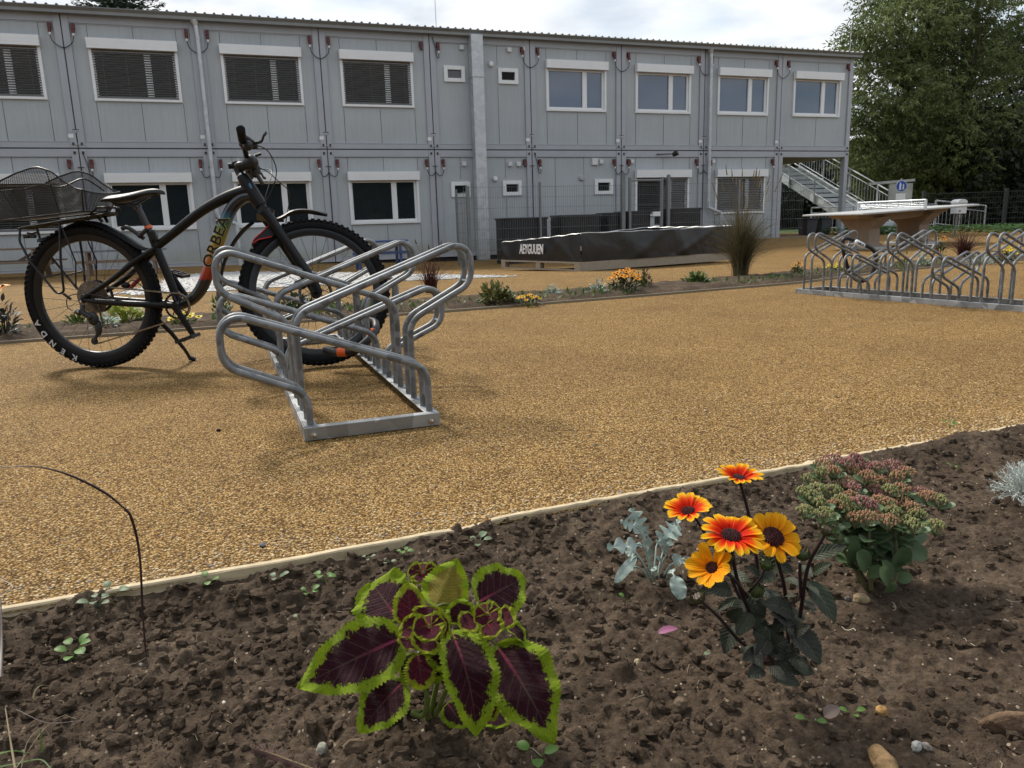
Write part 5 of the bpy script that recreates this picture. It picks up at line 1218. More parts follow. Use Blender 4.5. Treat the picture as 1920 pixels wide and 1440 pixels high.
Mf = MS @ Matrix.Translation((FH[0], 0, FH[1])); fwh = wheel(0, Mf, True)
# steering: stem, bar, grips, levers
mb = MB(); mb.tube([(.862, 0, .942), (.85, 0, .966), (.842, 0, .985)], [.022, .019, .019], 14); S(mb).build('headset', STEEL, BX)
mb = MB(); mb.tube([(.856, 0, .952), (.838, 0, .990), (.831, 0, 1.004)], [.024, .020, .021], 14); mb.tube([(.842, 0, .985), (.885, 0, 1.008)], [.021, .017], 12); mb.tube([(.80, 0, .985), (.835, 0, .99)], .014, 10); st_ = S(mb).build('stem', BLK2, BX)
bar = [(.868, -.365, 1.036), (.874, -.22, 1.030), (.885, -.10, 1.012), (.888, 0, 1.006), (.885, .10, 1.012), (.874, .22, 1.030), (.868, .365, 1.036)]
mb = MB(); mb.tube(smooth_path(bar, 5), .0125, 12); hb = S(mb).build('handlebar', BLK2, BX)
for s_ in (-1, 1):
    mb = MB(); mb.tube([(.868, s_ * .375, 1.0365), (.868, s_ * .372, 1.0365), (.872, s_ * .245, 1.031)], [.015, .0195, .018], 14); S(mb).build('grip', RUB, hb)
    mb = MB(); mb.tube([(.876, s_ * .235, 1.052), (.90, s_ * .22, 1.045), (.925, s_ * .20, 1.035)], [.014, .012, .009], 10); mb.tube(smooth_path([(.925, s_ * .20, 1.035), (.955, s_ * .25, 1.03), (.965, s_ * .32, 1.032), (.975, s_ * .345, 1.036)], 5), .0055, 8, flat=1.4)
    mb.ball((.888, s_ * .20, 1.03), .028, 10, 8, (1.2, 1, .9)); mb.ball((.895, s_ * .235, 1.012), .024, 8, 6); mb.ball((.915, s_ * .17, 1.03), .018, 8, 6, (1.5, 1, .7)); mb.tube([(.875, s_ * .21, 1.04), (.875, s_ * .23, 1.04)], .019, 12); S(mb).build('brake_lever', BLACKP, hb)
mb = MB(); mb.ball((.905, -.06, .99), .036, 10, 8, (1, 1.2, 1)); mb.ball((.87, -.05, .975), .026, 10, 8, (1.6, 1, .8)); mb.ball((.925, -.02, .965), .026, 10, 8, (.9, 1, 1.5)); mb.tube([(.92, -.03, .96), (.955, -.03, .895)], .010, 8); mb.tube([(.90, -.03, 1.0), (.90, .05, 1.03), (.93, .05, 1.06), (.955, .05, 1.07)], .008, 8); S(mb).build('lamp_mount', BLACKP, hb)
mb = MB(); mb.obox((.872, -.045, .993), (.014, 0, .01), (0, .016, 0), (-.006, 0, .012)); mb.obox((.849, -.03, .998), (.006, 0, .004), (0, .018, 0), (-.004, 0, .012)); S(mb).build('display', pm('display_pale', (.45, .47, .48), .3), hb)
for pth in ([(.925, -.19, 1.035), (.985, -.17, 1.01), (1.02, -.1, .94), (.99, -.04, .85), (.945, -.02, .79)], [(.925, .19, 1.035), (1.0, .12, 1.01), (.99, .05, .93), (.96, .03, .83), (.95, .03, .77)], [(.93, -.03, .98), (.98, -.05, .95), (1.03, -.03, .91), (1.08, .0, .86), (1.06, .05, .74), (1.05, .06, .62)]):
    mb = MB(); mb.tube(smooth_path(pth, 7), .0026, 6); S(mb).build('brake_cable', BLACKP, BX)
# front mudguards
def guardS(pts, w0, nm, mat, sag):
    o = guard(pts, w0, mat, nm, sag); me = o.data; me.transform(MS); return o
c_ = (FH[0], 0, FH[1])
def garc(r_, a0, a1, n=9): return [(FH[0] + r_ * math.cos(R(q)), 0, FH[1] + r_ * math.sin(R(q))) for q in np.linspace(a0, a1, n)]
guardS([(.985, 0, .728), (1.03, 0, .745), (1.08, 0, .775), (1.13, 0, .785), (1.19, 0, .782), (1.26, 0, .766)], .034, 'front_mudguard', GUARD, .012)
guardS(garc(.44, 129, 178), .033, 'down_tube_mudguard', GUARD, .012)
mb = MB(); mb.prism([(.985, -.034, .70), (.905, -.034, .625), (.89, -.034, .60), (.925, -.034, .622), (.985, -.034, .636), (1.01, -.034, .655)], (0, .068, 0)); ft = S(mb).build('fork_flap', GUARD, fk, smooth=False)
mb = MB()
for y in (-.0355, .0355): mb.tube([(.985, y, .70), (.905, y, .625), (.89, y, .60), (.925, y, .622), (.985, y, .636)], .0028, 6)
S(mb).build('red_edging', REDP, ft)

# lock lying round the bottom of the front wheel
t = thing('wheel_lock', 'black lock with orange ends lying round the bottom of the front bicycle wheel', 'lock', gp(665, 672)); q = lambda px, py, Y: at(px, py, Y)
MB().tube(smooth_path([q(610, 655, 3.66), q(640, 662, 3.60), (q(672, 652, 3.58)), q(700, 626, 3.62), q(704, 606, 3.72), q(688, 600, 3.84)], 6), .019, 10).build('cable', BLACKP, t, world=True)
for a_, b_ in (((634, 660, 3.595), (650, 660, 3.585)), ((694, 634, 3.61), (702, 620, 3.64))): MB().tube([q(*a_), q(*b_)], .0215, 10).build('orange_sleeve', ORG, t, world=True)
# ================================================================ PLANTS
def leaf(mb, base, tip, width, up=(0, -.5, .85), fold=.25, arch=.06, p1=.55, p2=.8, serr=0, sa=.06, nv=9, nu=None, ripple=0.0, rg=None, petiole=0.0, pr=.0016, lobes=0):
    base = np.asarray(base, float); tip = np.asarray(tip, float); ax = tip - base; L = np.linalg.norm(ax); ad = ax / L; up = unit(np.asarray(up, float) - ad * (np.asarray(up, float) @ ad)); sd_ = np.cross(ad, up)
    nu = nu or (max(serr * 4, 16) if (serr or lobes) else 12); us = np.linspace(0, 1, nu + 1); um = p1 / (p1 + p2); pm_ = um ** p1 * (1 - um) ** p2
    vs = np.linspace(-1, 1, nv); P = np.zeros((nu + 1, nv, 3)); uv = []; ph = (rg or RNG).uniform(0, 6)
    for i, u in enumerate(us):
        w_ = width / 2 * max(u, 1e-4) ** p1 * max(1 - u, 1e-4) ** p2 / pm_ + .0004
        if serr: q = (u * serr) % 1; w_e = w_ * (1 - sa * (abs(q - .5) * 2) ** 1.5 * 1.6)
        elif lobes: w_e = w_ * (1 - sa * (.5 - .5 * math.cos(2 * PI * u * lobes)) ** 1.2)
        else: w_e = w_
        c_ = base + ax * u + up * arch * L * 4 * u * (1 - u)
        for j, v in enumerate(vs):
            we = w_ if abs(v) < .75 and not lobes else w_e
            z = abs(v) * we * fold + ripple * width * math.sin(u * 19 + ph + 2 * v) * v * v
            P[i, j] = c_ + sd_ * we * v + up * z; uv.append((u, v * .5 + .5))
    mb.grid(P, uv, flip=True)
    return mb
def rel(v, c): return np.asarray(v, float) - np.asarray(c, float)
def pxl(t_loc):                              # helper giving local points for a thing at t_loc
    return lambda px, py, Y: at(px, py, Y) - np.asarray(t_loc)
# ---------------- coleus
def coleus_mat(name, purple, green, pink, thr):
    a = NT(name); s_ = a.n('ShaderNodeSeparateXYZ'); a.l(a.uv(), s_.inputs[0]); u, v = s_.outputs[0], s_.outputs[1]
    t = a.math('MULTIPLY', a.math('ABSOLUTE', a.math('SUBTRACT', v, .5)), 2)
    prof = a.math('SINE', a.math('MULTIPLY', a.math('POWER', u, .72), PI)); dist = a.math('MULTIPLY', a.math('SUBTRACT', 1, t), prof)
    n1_ = a.noise(110, 6, .85); n2_ = a.noise(260, 3, .6)
    d = a.math('ADD', dist, a.math('MULTIPLY', a.math('SUBTRACT', n1_, .5), 1.05))
    vein = a.math('FRACT', a.math('SUBTRACT', a.math('MULTIPLY', u, 8), a.math('MULTIPLY', t, 2.3))); vl = a.math('LESS_THAN', a.math('ABSOLUTE', a.math('SUBTRACT', vein, .5)), .055)
    pur = a.ramp(n2_, [(.3, sc3(purple, .7)), (.75, sc3(purple, 1.6))]); gr = a.ramp(a.math('ADD', a.math('MULTIPLY', n1_, .6), a.math('MULTIPLY', n2_, .4)), [(.3, sc3(green, .62)), (.7, sc3(green, 1.15))])
    c = a.mix(a.ramp(d, [(thr - .015, (0, 0, 0)), (thr + .015, (1, 1, 1))]), gr, pur)
    c = a.mix(a.math('MULTIPLY', vl, .13), c, (.30, .22, .16))
    midr = a.math('MULTIPLY', a.math('LESS_THAN', t, a.math('MULTIPLY', a.math('SUBTRACT', 1.0, u), .06)), a.math('LESS_THAN', u, .9)); pk = a.ramp(u, [(.0, (.42, .36, .12)), (.08, pink), (.30, sc3(pink, .4)), (.5, (.09, .06, .045))])
    c = a.mix(a.math('MULTIPLY', midr, .8), c, pk)
    geo = a.n('ShaderNodeNewGeometry'); back = a.mix(a.ramp(d, [(thr - .02, (0, 0, 0)), (thr + .02, (1, 1, 1))]), sc3(green, .9), (.27, .22, .035))
    c = a.mix(geo.outputs['Backfacing'], c, back)
    q = a.math('FRACT', a.math('SUBTRACT', a.math('MULTIPLY', u, 16), a.math('MULTIPLY', t, 4))); hh = a.math('ADD', a.math('MULTIPLY', a.math('ABSOLUTE', a.math('SUBTRACT', q, .5)), .25), n1_)
    c = a.mix(a.ramp(a.noise(520, 2, .8), [(.69, (0, 0, 0)), (.76, (.55, .55, .55))]), c, (.34, .30, .24)); a.set(Base_Color=c, Roughness=.5, Normal=a.bump(hh, .9, .006)); a.p.inputs['Specular IOR Level'].default_value = .16; tr = a.n('ShaderNodeBsdfTranslucent'); a.l(c, tr.inputs[0])
    ms = a.n('ShaderNodeMixShader'); ms.inputs[0].default_value = .22; a.l(a.p.outputs[0], ms.inputs[1]); a.l(tr.outputs[0], ms.inputs[2]); a.l(ms.outputs[0], a.out.inputs[0]); return a.m
CO1 = coleus_mat('coleus_leaf', (.034, .005, .011), (.30, .42, .018), (.42, .07, .13), .295); CO2 = coleus_mat('coleus_young_leaf', (.085, .008, .020), (.36, .42, .02), (.50, .03, .09), .27)
GSTEM = leafmat('green_stem', (.16, .20, .05), .2, .45, .2, 30)
cl = np.array([-.10, .985, -.03]); q = pxl(cl)
CX = lambda X, Y_, D_: q(540 + X / 3.556, 1000 + Y_ / 3.556, D_)
t = thing('coleus', 'low plant with big purple leaves edged in lime green at the front', 'plant', cl)
def cleaf(b, tp, w_, Yb, Yt, up, fold=.18, arch=.08, mat=None, p1=.6, p2=.75, serr=20, sa=.055, rip=.06):
    mb = MB(); B, T = CX(b[0], b[1], Yb), CX(tp[0], tp[1], Yt); leaf(mb, B, T, w_, up, fold, arch, p1, p2, serr, sa, 13, None, rip); o = mb.build('leaf', mat or CO1, t, smooth='all')
    return B, T
U = (0, -.35, .94)
node = CX(900, 640, .97); low = CX(930, 1260, .97)
cleaf((772, 690), (60, 1032), .098, .965, .915, (.05, -.75, .66), .10, .05, p1=.50, p2=.92, serr=26)
cleaf((735, 572), (560, 330), .096, 1.0, 1.07, (-.1, -.75, .62), .12, .03, p1=.45, p2=.35, serr=20)
cleaf((985, 492), (1132, 170), .074, 1.01, 1.05, (.35, .85, .35), .35, .06, p1=.5, p2=.85, serr=16)
cleaf((1262, 462), (1578, 298), .088, 1.03, 1.09, (.1, -.8, .6), .10, .05, p1=.40, p2=.72, serr=20)
cleaf((1385, 742), (1772, 1405), .110, .985, .90, (.28, -.70, .62), .16, .09, p1=.50, p2=.95, serr=28)
cleaf((1085, 648), (1255, 1362), .078, .95, .885, (.35, -.75, .35), .62, .18, p1=.5, p2=.85, serr=26)
cleaf((772, 985), (470, 1332), .070, .945, .905, (-.1, -.75, .6), .16, .08, p1=.5, p2=.9, serr=18)
cleaf((868, 800), (898, 1045), .046, .93, .905, (0, -.8, .55), .10, .05, CO2, .5, .5, 14, .14)
cleaf((1060, 690), (960, 1000), .050, .955, .93, (.2, -.75, .5), .25, .05, CO1, .5, .7, 14)
cleaf((1270, 1080), (1385, 1245), .040, .97, .95, (0, -.6, .75), .15, .05, CO2, .5, .7, 12)
cleaf((1290, 1200), (1480, 1275), .034, .98, .96, (0, -.5, .85), .15, .05, CO1, .5, .7, 12)
cleaf((1060, 1130), (1180, 1300), .040, .96, .93, (0, -.6, .75), .2, .05, CO1, .5, .7, 12)
cleaf((1430, 600), (1588, 755), .028, 1.0, .985, (.5, -.3, .8), .4, .12, CO1, .5, .8, 12)
cleaf((860, 800), (770, 1010), .035, .96, .94, (0, -.5, .8), .2, .05, CO1, .5, .8, 12)
cleaf((1200, 740), (1270, 900), .034, .985, .965, (0, -.7, .6), .2, .05, CO1, .5, .7, 12)
cleaf((1150, 640), (1215, 760), .032, .99, .975, (0, -.7, .6), .2, .05, CO2, .5, .7, 12)
cleaf((830, 640), (800, 330), .050, .985, 1.01, (-.1, -.7, .7), .15, .05, CO2, .5, .6, 14)
cleaf((1010, 690), (1080, 930), .052, .945, .92, (.1, -.75, .55), .2, .08, CO1, .5, .6, 16)
cleaf((1180, 600), (1120, 440), .046, .99, 1.0, (-.2, -.7, .6), .2, .05, CO1, .5, .6, 14)
cleaf((1370, 560), (1520, 600), .040, .96, .945, (.2, -.6, .75), .2, .06, CO2, .5, .6, 14)
cleaf((1330, 600), (1390, 690), .040, .945, .925, (.1, -.7, .6), .15, .04, CO2, .5, .5, 12)
cleaf((1250, 560), (1150, 640), .036, .96, .945, (-.2, -.7, .6), .2, .05, CO2, .5, .6, 12)
cleaf((860, 660), (760, 590), .040, .94, .95, (-.3, -.7, .6), .15, .04, CO2, .5, .5, 12)
cleaf((950, 680), (880, 790), .046, .925, .905, (0, -.75, .55), .12, .05, CO2, .5, .5, 12)
cleaf((930, 560), (940, 480), .044, .945, .955, (0, -.75, .6), .12, .03, CO2, .5, .5, 12)
cleaf((1000, 620), (1080, 590), .040, .93, .925, (.3, -.7, .6), .15, .04, CO2, .5, .5, 12)
def rosette(cx_, cy_, D_, sc_, n_=4, rot=0):
    for k in range(n_):
        for ring, (rr_, w_) in enumerate(((40, .015), (128, .042))):
            if ring == 0: continue
            aa = rot + 2 * PI * k / n_ + ring * PI / 4; dx_, dy_ = math.cos(aa) * rr_ * sc_, math.sin(aa) * rr_ * .72 * sc_
            mb = MB(); B = CX(cx_ + dx_ * .08, cy_ + dy_ * .08, D_ - .006 * (1 - ring)); T = CX(cx_ + dx_, cy_ + dy_ + (10 if ring else -6), D_ - .02 * math.sin(aa) * sc_ - .004 * (1 - ring))
            leaf(mb, B, T, w_ * sc_, (-.4 * math.cos(aa), -.72, .62), .10, .03, .45, .85, 10, .07, 9, None, .03); mb.build('young_leaf', CO2, t, smooth='all')
rosette(945, 620, .920, .95, 4, .5); rosette(1330, 535, .955, .85, 4, .2); rosette(900, 260, 1.075, .85, 4, .8); rosette(815, 700, .93, .75, 3, 1.2)
mb = MB()
for pth in ([(930, 1265, .97), (925, 1000, .965), (930, 700, .955), (935, 630, .95)], [(960, 1265, .98), (1120, 900, .99), (1240, 700, .99), (1320, 560, .985)], [(940, 1250, .98), (1060, 700, 1.01), (1110, 480, 1.03), (1120, 330, 1.04)], [(880, 1190, .95), (830, 1200, .945), (900, 1215, .94), (925, 1100, .945), (910, 1040, .95)]):
    p_ = smooth_path([CX(*a_) for a_ in pth], 6); mb.tube(p_, np.linspace(.0042, .0022, len(p_)), 8)
for a_, b_ in (((935, 640, .955), (772, 690, .965)), ((940, 640, .96), (735, 572, 1.0)), ((1300, 600, .985), (1262, 462, 1.03)), ((1290, 690, .985), (1385, 742, .985)), ((960, 660, .955), (1085, 648, .95)), ((925, 980, .96), (772, 985, .945)), ((1100, 480, 1.02), (985, 492, 1.01)), ((930, 760, .95), (868, 800, .93))):
    p_ = smooth_path([CX(*a_), (CX(*a_) + CX(*b_)) / 2 + np.array([0, 0, .004]), CX(*b_)], 4); mb.tube(p_, .0016, 6)
mb.build('stem', GSTEM, t)
# ---------------- heliopsis with dark leaves
hl = np.array([.40, 1.03, -.03]); q = pxl(hl)
t = thing('dark_leaved_flower', 'dark-leaved plant with orange-red and yellow daisy flowers in the near bed', 'plant', hl)
a = NT('dark_leaf'); s_ = a.n('ShaderNodeSeparateXYZ'); a.l(a.uv(), s_.inputs[0]); tt_ = a.math('ABSOLUTE', a.math('SUBTRACT', s_.outputs[1], .5)); vn = a.math('FRACT', a.math('SUBTRACT', a.math('MULTIPLY', s_.outputs[0], 7), a.math('MULTIPLY', tt_, 4)))
geo = a.n('ShaderNodeNewGeometry'); isl = a.noise(5, 2); c = a.ramp(isl, [(.35, (.020, .018, .017)), (.6, (.034, .045, .022))]); dust = a.ramp(a.noise(420, 2, .8), [(.66, (0, 0, 0)), (.74, (.5, .5, .5))]); c = a.mix(dust, c, (.16, .17, .14)); c = a.mix(a.math('MULTIPLY', a.math('LESS_THAN', tt_, .018), .5), c, (.09, .10, .07))
a.set(Base_Color=c, Roughness=.55, Normal=a.bump(a.math('ADD', a.math('ABSOLUTE', a.math('SUBTRACT', vn, .5)), a.noise(90, 3)), .4, .003)); a.p.inputs['Specular IOR Level'].default_value = .22; DLEAF = a.m
DSTEM = pm('dark_stem', (.022, .010, .014), .4, 0, .2, 40)
def hst(name, pts, r0, r1):
    p_ = smooth_path([q(*a_) for a_ in pts], 5); return MB().tube(p_, np.linspace(r0, r1, len(p_)), 8).build(name, DSTEM, t)
hst('stem', [(1462, 1272, 1.03), (1432, 1205, 1.03), (1402, 1140, 1.02), (1382, 1085, 1.01), (1372, 1030, 1.0)], .0036, .0024)
hst('stem', [(1468, 1272, 1.04), (1478, 1200, 1.05), (1472, 1110, 1.05), (1458, 1050, 1.04), (1450, 1020, 1.03)], .0036, .0024)
hst('stem', [(1478, 1270, 1.04), (1492, 1205, 1.03), (1504, 1130, 1.02), (1516, 1060, 1.01), (1546, 1003, 1.0)], .0036, .0024)
hst('stem', [(1450, 1240, 1.04), (1425, 1150, 1.07), (1420, 1060, 1.09), (1405, 970, 1.10), (1388, 905, 1.10)], .003, .0024)
hst('stem', [(1440, 1225, 1.04), (1400, 1150, 1.07), (1360, 1060, 1.09), (1325, 1005, 1.10), (1302, 968, 1.10)], .003, .0022)
hst('stem', [(1430, 1225, 1.02), (1390, 1205, 1.01), (1350, 1160, 1.0), (1316, 1128, .99)], .0028, .002)
hst('stem', [(1402, 1120, 1.01), (1375, 1085, 1.0), (1348, 1068, .99)], .0026, .002)
hst('stem', [(1405, 1110, 1.01), (1425, 1085, 1.0), (1434, 1065, 1.0)], .002, .0016)
hst('stem', [(1502, 1120, 1.02), (1500, 1080, 1.02), (1500, 1055, 1.02)], .0026, .0024)
rg = np.random.default_rng(41)
HL = [(1425, 1050, 1488, 1072, 34, 0), (1365, 1076, 1408, 1093, 24, 1), (1372, 1108, 1312, 1106, 34, 1), (1403, 1108, 1428, 1168, 36, 0), (1430, 1106, 1470, 1146, 30, 0), (1488, 1150, 1428, 1132, 38, 0), (1478, 1152, 1448, 1186, 34, 0), (1512, 1090, 1566, 1168, 46, 0), (1522, 1046, 1588, 1024, 26, 0), (1412, 1182, 1478, 1242, 44, 1), (1480, 1176, 1538, 1246, 50, 1), (1455, 1240, 1528, 1264, 38, 1), (1372, 1172, 1358, 1226, 30, 1), (1398, 1212, 1430, 1252, 30, 1), (1408, 1150, 1382, 1192, 30, 1), (1384, 1122, 1342, 1148, 15, 0), (1444, 1250, 1472, 1278, 20, 1), (1526, 1075, 1560, 1056, 20, 1), (1498, 1062, 1524, 1082, 18, 0), (1504, 1122, 1526, 1150, 15, 0), (1430, 1252, 1402, 1270, 26, 1), (1366, 1160, 1392, 1140, 22, 0), (1412, 1120, 1440, 1100, 26, 0), (1472, 1085, 1500, 1100, 18, 0), (1440, 1200, 1420, 1235, 26, 1), (1470, 1215, 1500, 1232, 30, 1), (1448, 1262, 1500, 1285, 24, 1), (1420, 1180, 1445, 1200, 24, 1), (1425, 1090, 1395, 1062, 20, 0), (1460, 1130, 1490, 1118, 26, 0), (1412, 1160, 1440, 1190, 30, 0), (1395, 1128, 1372, 1160, 26, 0), (1490, 1190, 1520, 1175, 26, 0), (1475, 1165, 1445, 1150, 34, 0), (1448, 1215, 1478, 1200, 30, 1), (1425, 1225, 1392, 1238, 26, 1), (1500, 1145, 1478, 1175, 28, 0), (1452, 1075, 1420, 1092, 24, 0), (1440, 1172, 1462, 1212, 36, 0), (1486, 1228, 1512, 1268, 30, 1), (1508, 1100, 1535, 1118, 18, 0)]
for bx, by, tx, ty, w_, g_ in HL:
    Y0 = 1.03 - (by - 1150) / 1500 + rg.uniform(-.02, .02); Y1 = Y0 - .03 + rg.uniform(-.02, .02); mb = MB()
    leaf(mb, q(bx, by, Y0), q(tx, ty, Y1), w_ * 1.1 / 1426 * 1.12, (rg.uniform(-.3, .3), -.6, .7), rg.uniform(.12, .3), .09, .6, .85, 12, .07, 9, None, .02); mb.build('leaf', DLEAF, t, smooth='all')
def petalmat(name, stops):
    a = NT(name); s_ = a.n('ShaderNodeSeparateXYZ'); a.l(a.uv(), s_.inputs[0]); tt_ = a.math('ABSOLUTE', a.math('SUBTRACT', s_.outputs[1], .5)); u_ = a.math('ADD', s_.outputs[0], a.math('MULTIPLY', a.math('SUBTRACT', a.noise(150, 3), .5), .14)); u_ = a.math('ADD', u_, a.math('MULTIPLY', tt_, .38))
    st = a.math('SINE', a.math('MULTIPLY', s_.outputs[1], 34)); c = a.ramp(u_, stops); c = a.mix(a.math('MULTIPLY', a.math('MAXIMUM', st, 0), .28), c, a.mix(1, c, (.75, .45, .4), 'MULTIPLY'))
    a.set(Base_Color=c, Roughness=.6, Normal=a.bump(st, .25, .001)); a.p.inputs['Specular IOR Level'].default_value = .1; tr = a.n('ShaderNodeBsdfTranslucent'); a.l(c, tr.inputs[0]); ms = a.n('ShaderNodeMixShader'); ms.inputs[0].default_value = .3; a.l(a.p.outputs[0], ms.inputs[1]); a.l(tr.outputs[0], ms.inputs[2]); a.l(ms.outputs[0], a.out.inputs[0]); return a.m
PR = petalmat('red_petal', [(0, (.50, .010, .002)), (.5, (.72, .022, .002)), (.68, (.80, .09, .003)), (.84, (.88, .36, .006)), (1, (.90, .55, .02))])
PY = petalmat('yellow_petal', [(0, (.62, .10, .003)), (.25, (.82, .27, .005)), (.7, (.86, .36, .006)), (1, (.9, .46, .012))])
DISC = islmat('flower_disc', [(0, (.018, .004, .004)), (.6, (.06, .008, .010)), (1, (.12, .02, .012))], .6)
SEPAL = leafmat('sepal', (.055, .075, .02), .2, .5, .3, 60)
def daisy(c_, nrm, rad, mat, n_, parent, rg, cup=.25, dr=.30, skip=None, name='flower', seed_disc=70):
    nrm = unit(nrm); h = np.array([1., 0, 0]); X_ = unit(h - nrm * (h @ nrm)); Y_ = np.cross(nrm, X_); mb = MB()
    for k in range(n_):
        aa = 2 * PI * k / n_ + rg.uniform(-.1, .1)
        if skip and skip(aa): continue
        d_ = X_ * math.cos(aa) + Y_ * math.sin(aa); L_ = rad * rg.uniform(.88, 1.06); B = c_ + d_ * rad * dr * .55; T = c_ + d_ * L_ + nrm * rad * (cup + rg.uniform(-.12, .12))
        wd = 2 * PI * rad / n_ * rg.uniform(.70, .98); sidev = unit(np.cross(T - B, nrm)); up = np.cross(sidev, unit(T - B)); nu, nv = 12, 7; P = np.zeros((nu + 1, nv, 3)); uv = []
        for i in range(nu + 1):
            u = i / nu; pr_ = (.45 + .55 * min(1, u * 2.2)) * (1 if u < .82 else (1 - ((u - .82) / .18) ** 2 * .45))
            for j in range(nv):
                v = j / (nv - 1) * 2 - 1; tt_ = (1 if (j % 2) else 0) * .05 * L_ * (u > .95); P[i, j] = B + (T - B) * u * (1 - .03 * v * v * u) - unit(T - B) * tt_ + sidev * v * wd / 2 * pr_ + up * (rad * .10 * math.sin(PI * u) + wd * .16 * v * v - rad * .04 * abs(math.sin(v * 4.7)) * .5); uv.append((u, v * .5 + .5))
        mb.grid(P, uv)
    o = mb.build(name, mat, parent, smooth='all')
    mb = MB(); rd = rad * dr
    for k in range(seed_disc):
        r_ = math.sqrt((k + .5) / seed_disc); aa = k * 2.39996; p_ = c_ + (X_ * math.cos(aa) + Y_ * math.sin(aa)) * rd * r_ + nrm * rd * .55 * math.sqrt(max(0, 1 - (r_ * .95) ** 2)); mb.tube([p_ - nrm * rd * .2, p_ + nrm * rd * .1, p_ + nrm * rd * .22], [rd * .13, rd * .12, rd * .03], 5)
    mb.lathe(c_ - nrm * rd * .3, nrm, [(0, 0), (0, rd * .8), (rd * .5, rd * .9), (rd * .75, rd * .5)], 14); mb.build('flower_centre', DISC, o, smooth=False)
    mb = MB()
    for k in range(9): aa = 2 * PI * k / 9; d_ = X_ * math.cos(aa) + Y_ * math.sin(aa); leaf(mb, c_ - nrm * rd * .6 + d_ * rd * .2, c_ + d_ * rd * 1.15 - nrm * rd * .15, rd * .5, nrm, .1, 0, .6, .8, nv=3, nu=4)
    mb.build('sepals', SEPAL, o, smooth='all'); return o
rg = np.random.default_rng(8)
daisy(q(1385, 900, 1.10), (.05, -.12, 1), .036, PR, 19, t, rg, .34)
daisy(q(1291, 962, 1.10), (-.2, -.18, 1), .038, PR, 15, t, rg, .30)
daisy(q(1370, 1008, .99), (.03, -.30, 1), .046, PR, 19, t, rg, .16)
daisy(q(1447, 1010, 1.03), (.14, -.62, .8), .041, PY, 12, t, rg, .22, .40, None, 'flower', 110)
daisy(q(1337, 1066, .985), (-.55, -.5, .66), .034, PY, 11, t, rg, .5, .30, lambda a_: math.cos(a_ - .9) > .93)
for (px, py, Y_, n_) in ((1548, 996, 1.0, (.3, -.2, .9)), (1311, 1122, .99, (-.6, -.2, .8)), (1436, 1058, 1.0, (.1, -.7, .7)), (1362, 1046, 1.0, (0, -.3, .9)), (1503, 1042, 1.02, (.2, -.2, .9)), (1418, 1110, 1.01, (0, -.4, .9))):
    c_ = q(px, py, Y_); n_ = unit(n_); mb = MB(); mb.lathe(c_ - n_ * .006, n_, [(0, .003), (.003, .0085), (.008, .0095), (.012, .006), (.012, 0)], 12); o = mb.build('bud', SEPAL if py not in (996, 1122) else pm('bud_brown', (.06, .03, .015), .6) if 'bud_brown' not in D.materials else D.materials['bud_brown'], t)
    X_ = unit(np.cross(n_, [0, 1, 0.1])); Y2 = np.cross(n_, X_); mb = MB()
    for k in range(11): aa = 2 * PI * k / 11; d_ = X_ * math.cos(aa) + Y2 * math.sin(aa); mb.tube([c_ + d_ * .008, c_ + d_ * .0105 + n_ * .006, c_ + d_ * .007 + n_ * .013], [.0018, .0013, .0003], 4)
    mb.build('sepals', SEPAL, o, smooth=False)
# ---------------- sedum
sl_ = np.array([.695, 1.36, -.03]); q = pxl(sl_); SX = lambda X, Y_, D_: q(1460 + X / 4.174, 820 + Y_ / 4.174, D_)
t = thing('sedum', 'fleshy green stonecrop with flat pink and greenish flower heads at the right', 'plant', sl_)
FLESH = leafmat('fleshy_leaf', (.085, .14, .06), .18, .42, .3, 14, (.15, .22, .11)); rg = np.random.default_rng(19)
SC_ = [(430, 160), (540, 190), (650, 200), (480, 250), (580, 250), (770, 220), (890, 210), (930, 290), (1000, 260), (260, 310), (340, 260), (300, 390), (420, 400), (580, 380), (760, 400), (820, 440), (650, 490), (720, 520), (600, 620), (700, 610), (320, 500), (490, 480), (200, 410), (205, 560), (860, 505), (900, 570), (1030, 540), (1110, 420), (1170, 450), (1260, 480), (1080, 590), (1060, 670), (1230, 680), (660, 340), (960, 390), (700, 290), (520, 330), (360, 580), (600, 150), (350, 200), (560, 450), (440, 520), (800, 330), (870, 400), (960, 480), (1000, 640), (560, 560), (760, 600), (860, 640), (270, 450), (420, 250), (680, 230), (780, 480)]
BUDP = islmat('pink_buds', [(0, (.20, .11, .07)), (.4, (.29, .12, .11)), (.8, (.37, .18, .17)), (1, (.30, .24, .13))]); BUDO = islmat('orange_buds', [(0, (.22, .20, .08)), (.5, (.34, .18, .10)), (1, (.42, .22, .13))]); BUDG = islmat('green_buds', [(0, (.16, .20, .07)), (.6, (.27, .27, .10)), (1, (.32, .24, .12))])
SST = pm('sedum_stem', (.16, .15, .07), .5, 0, .25, 20)
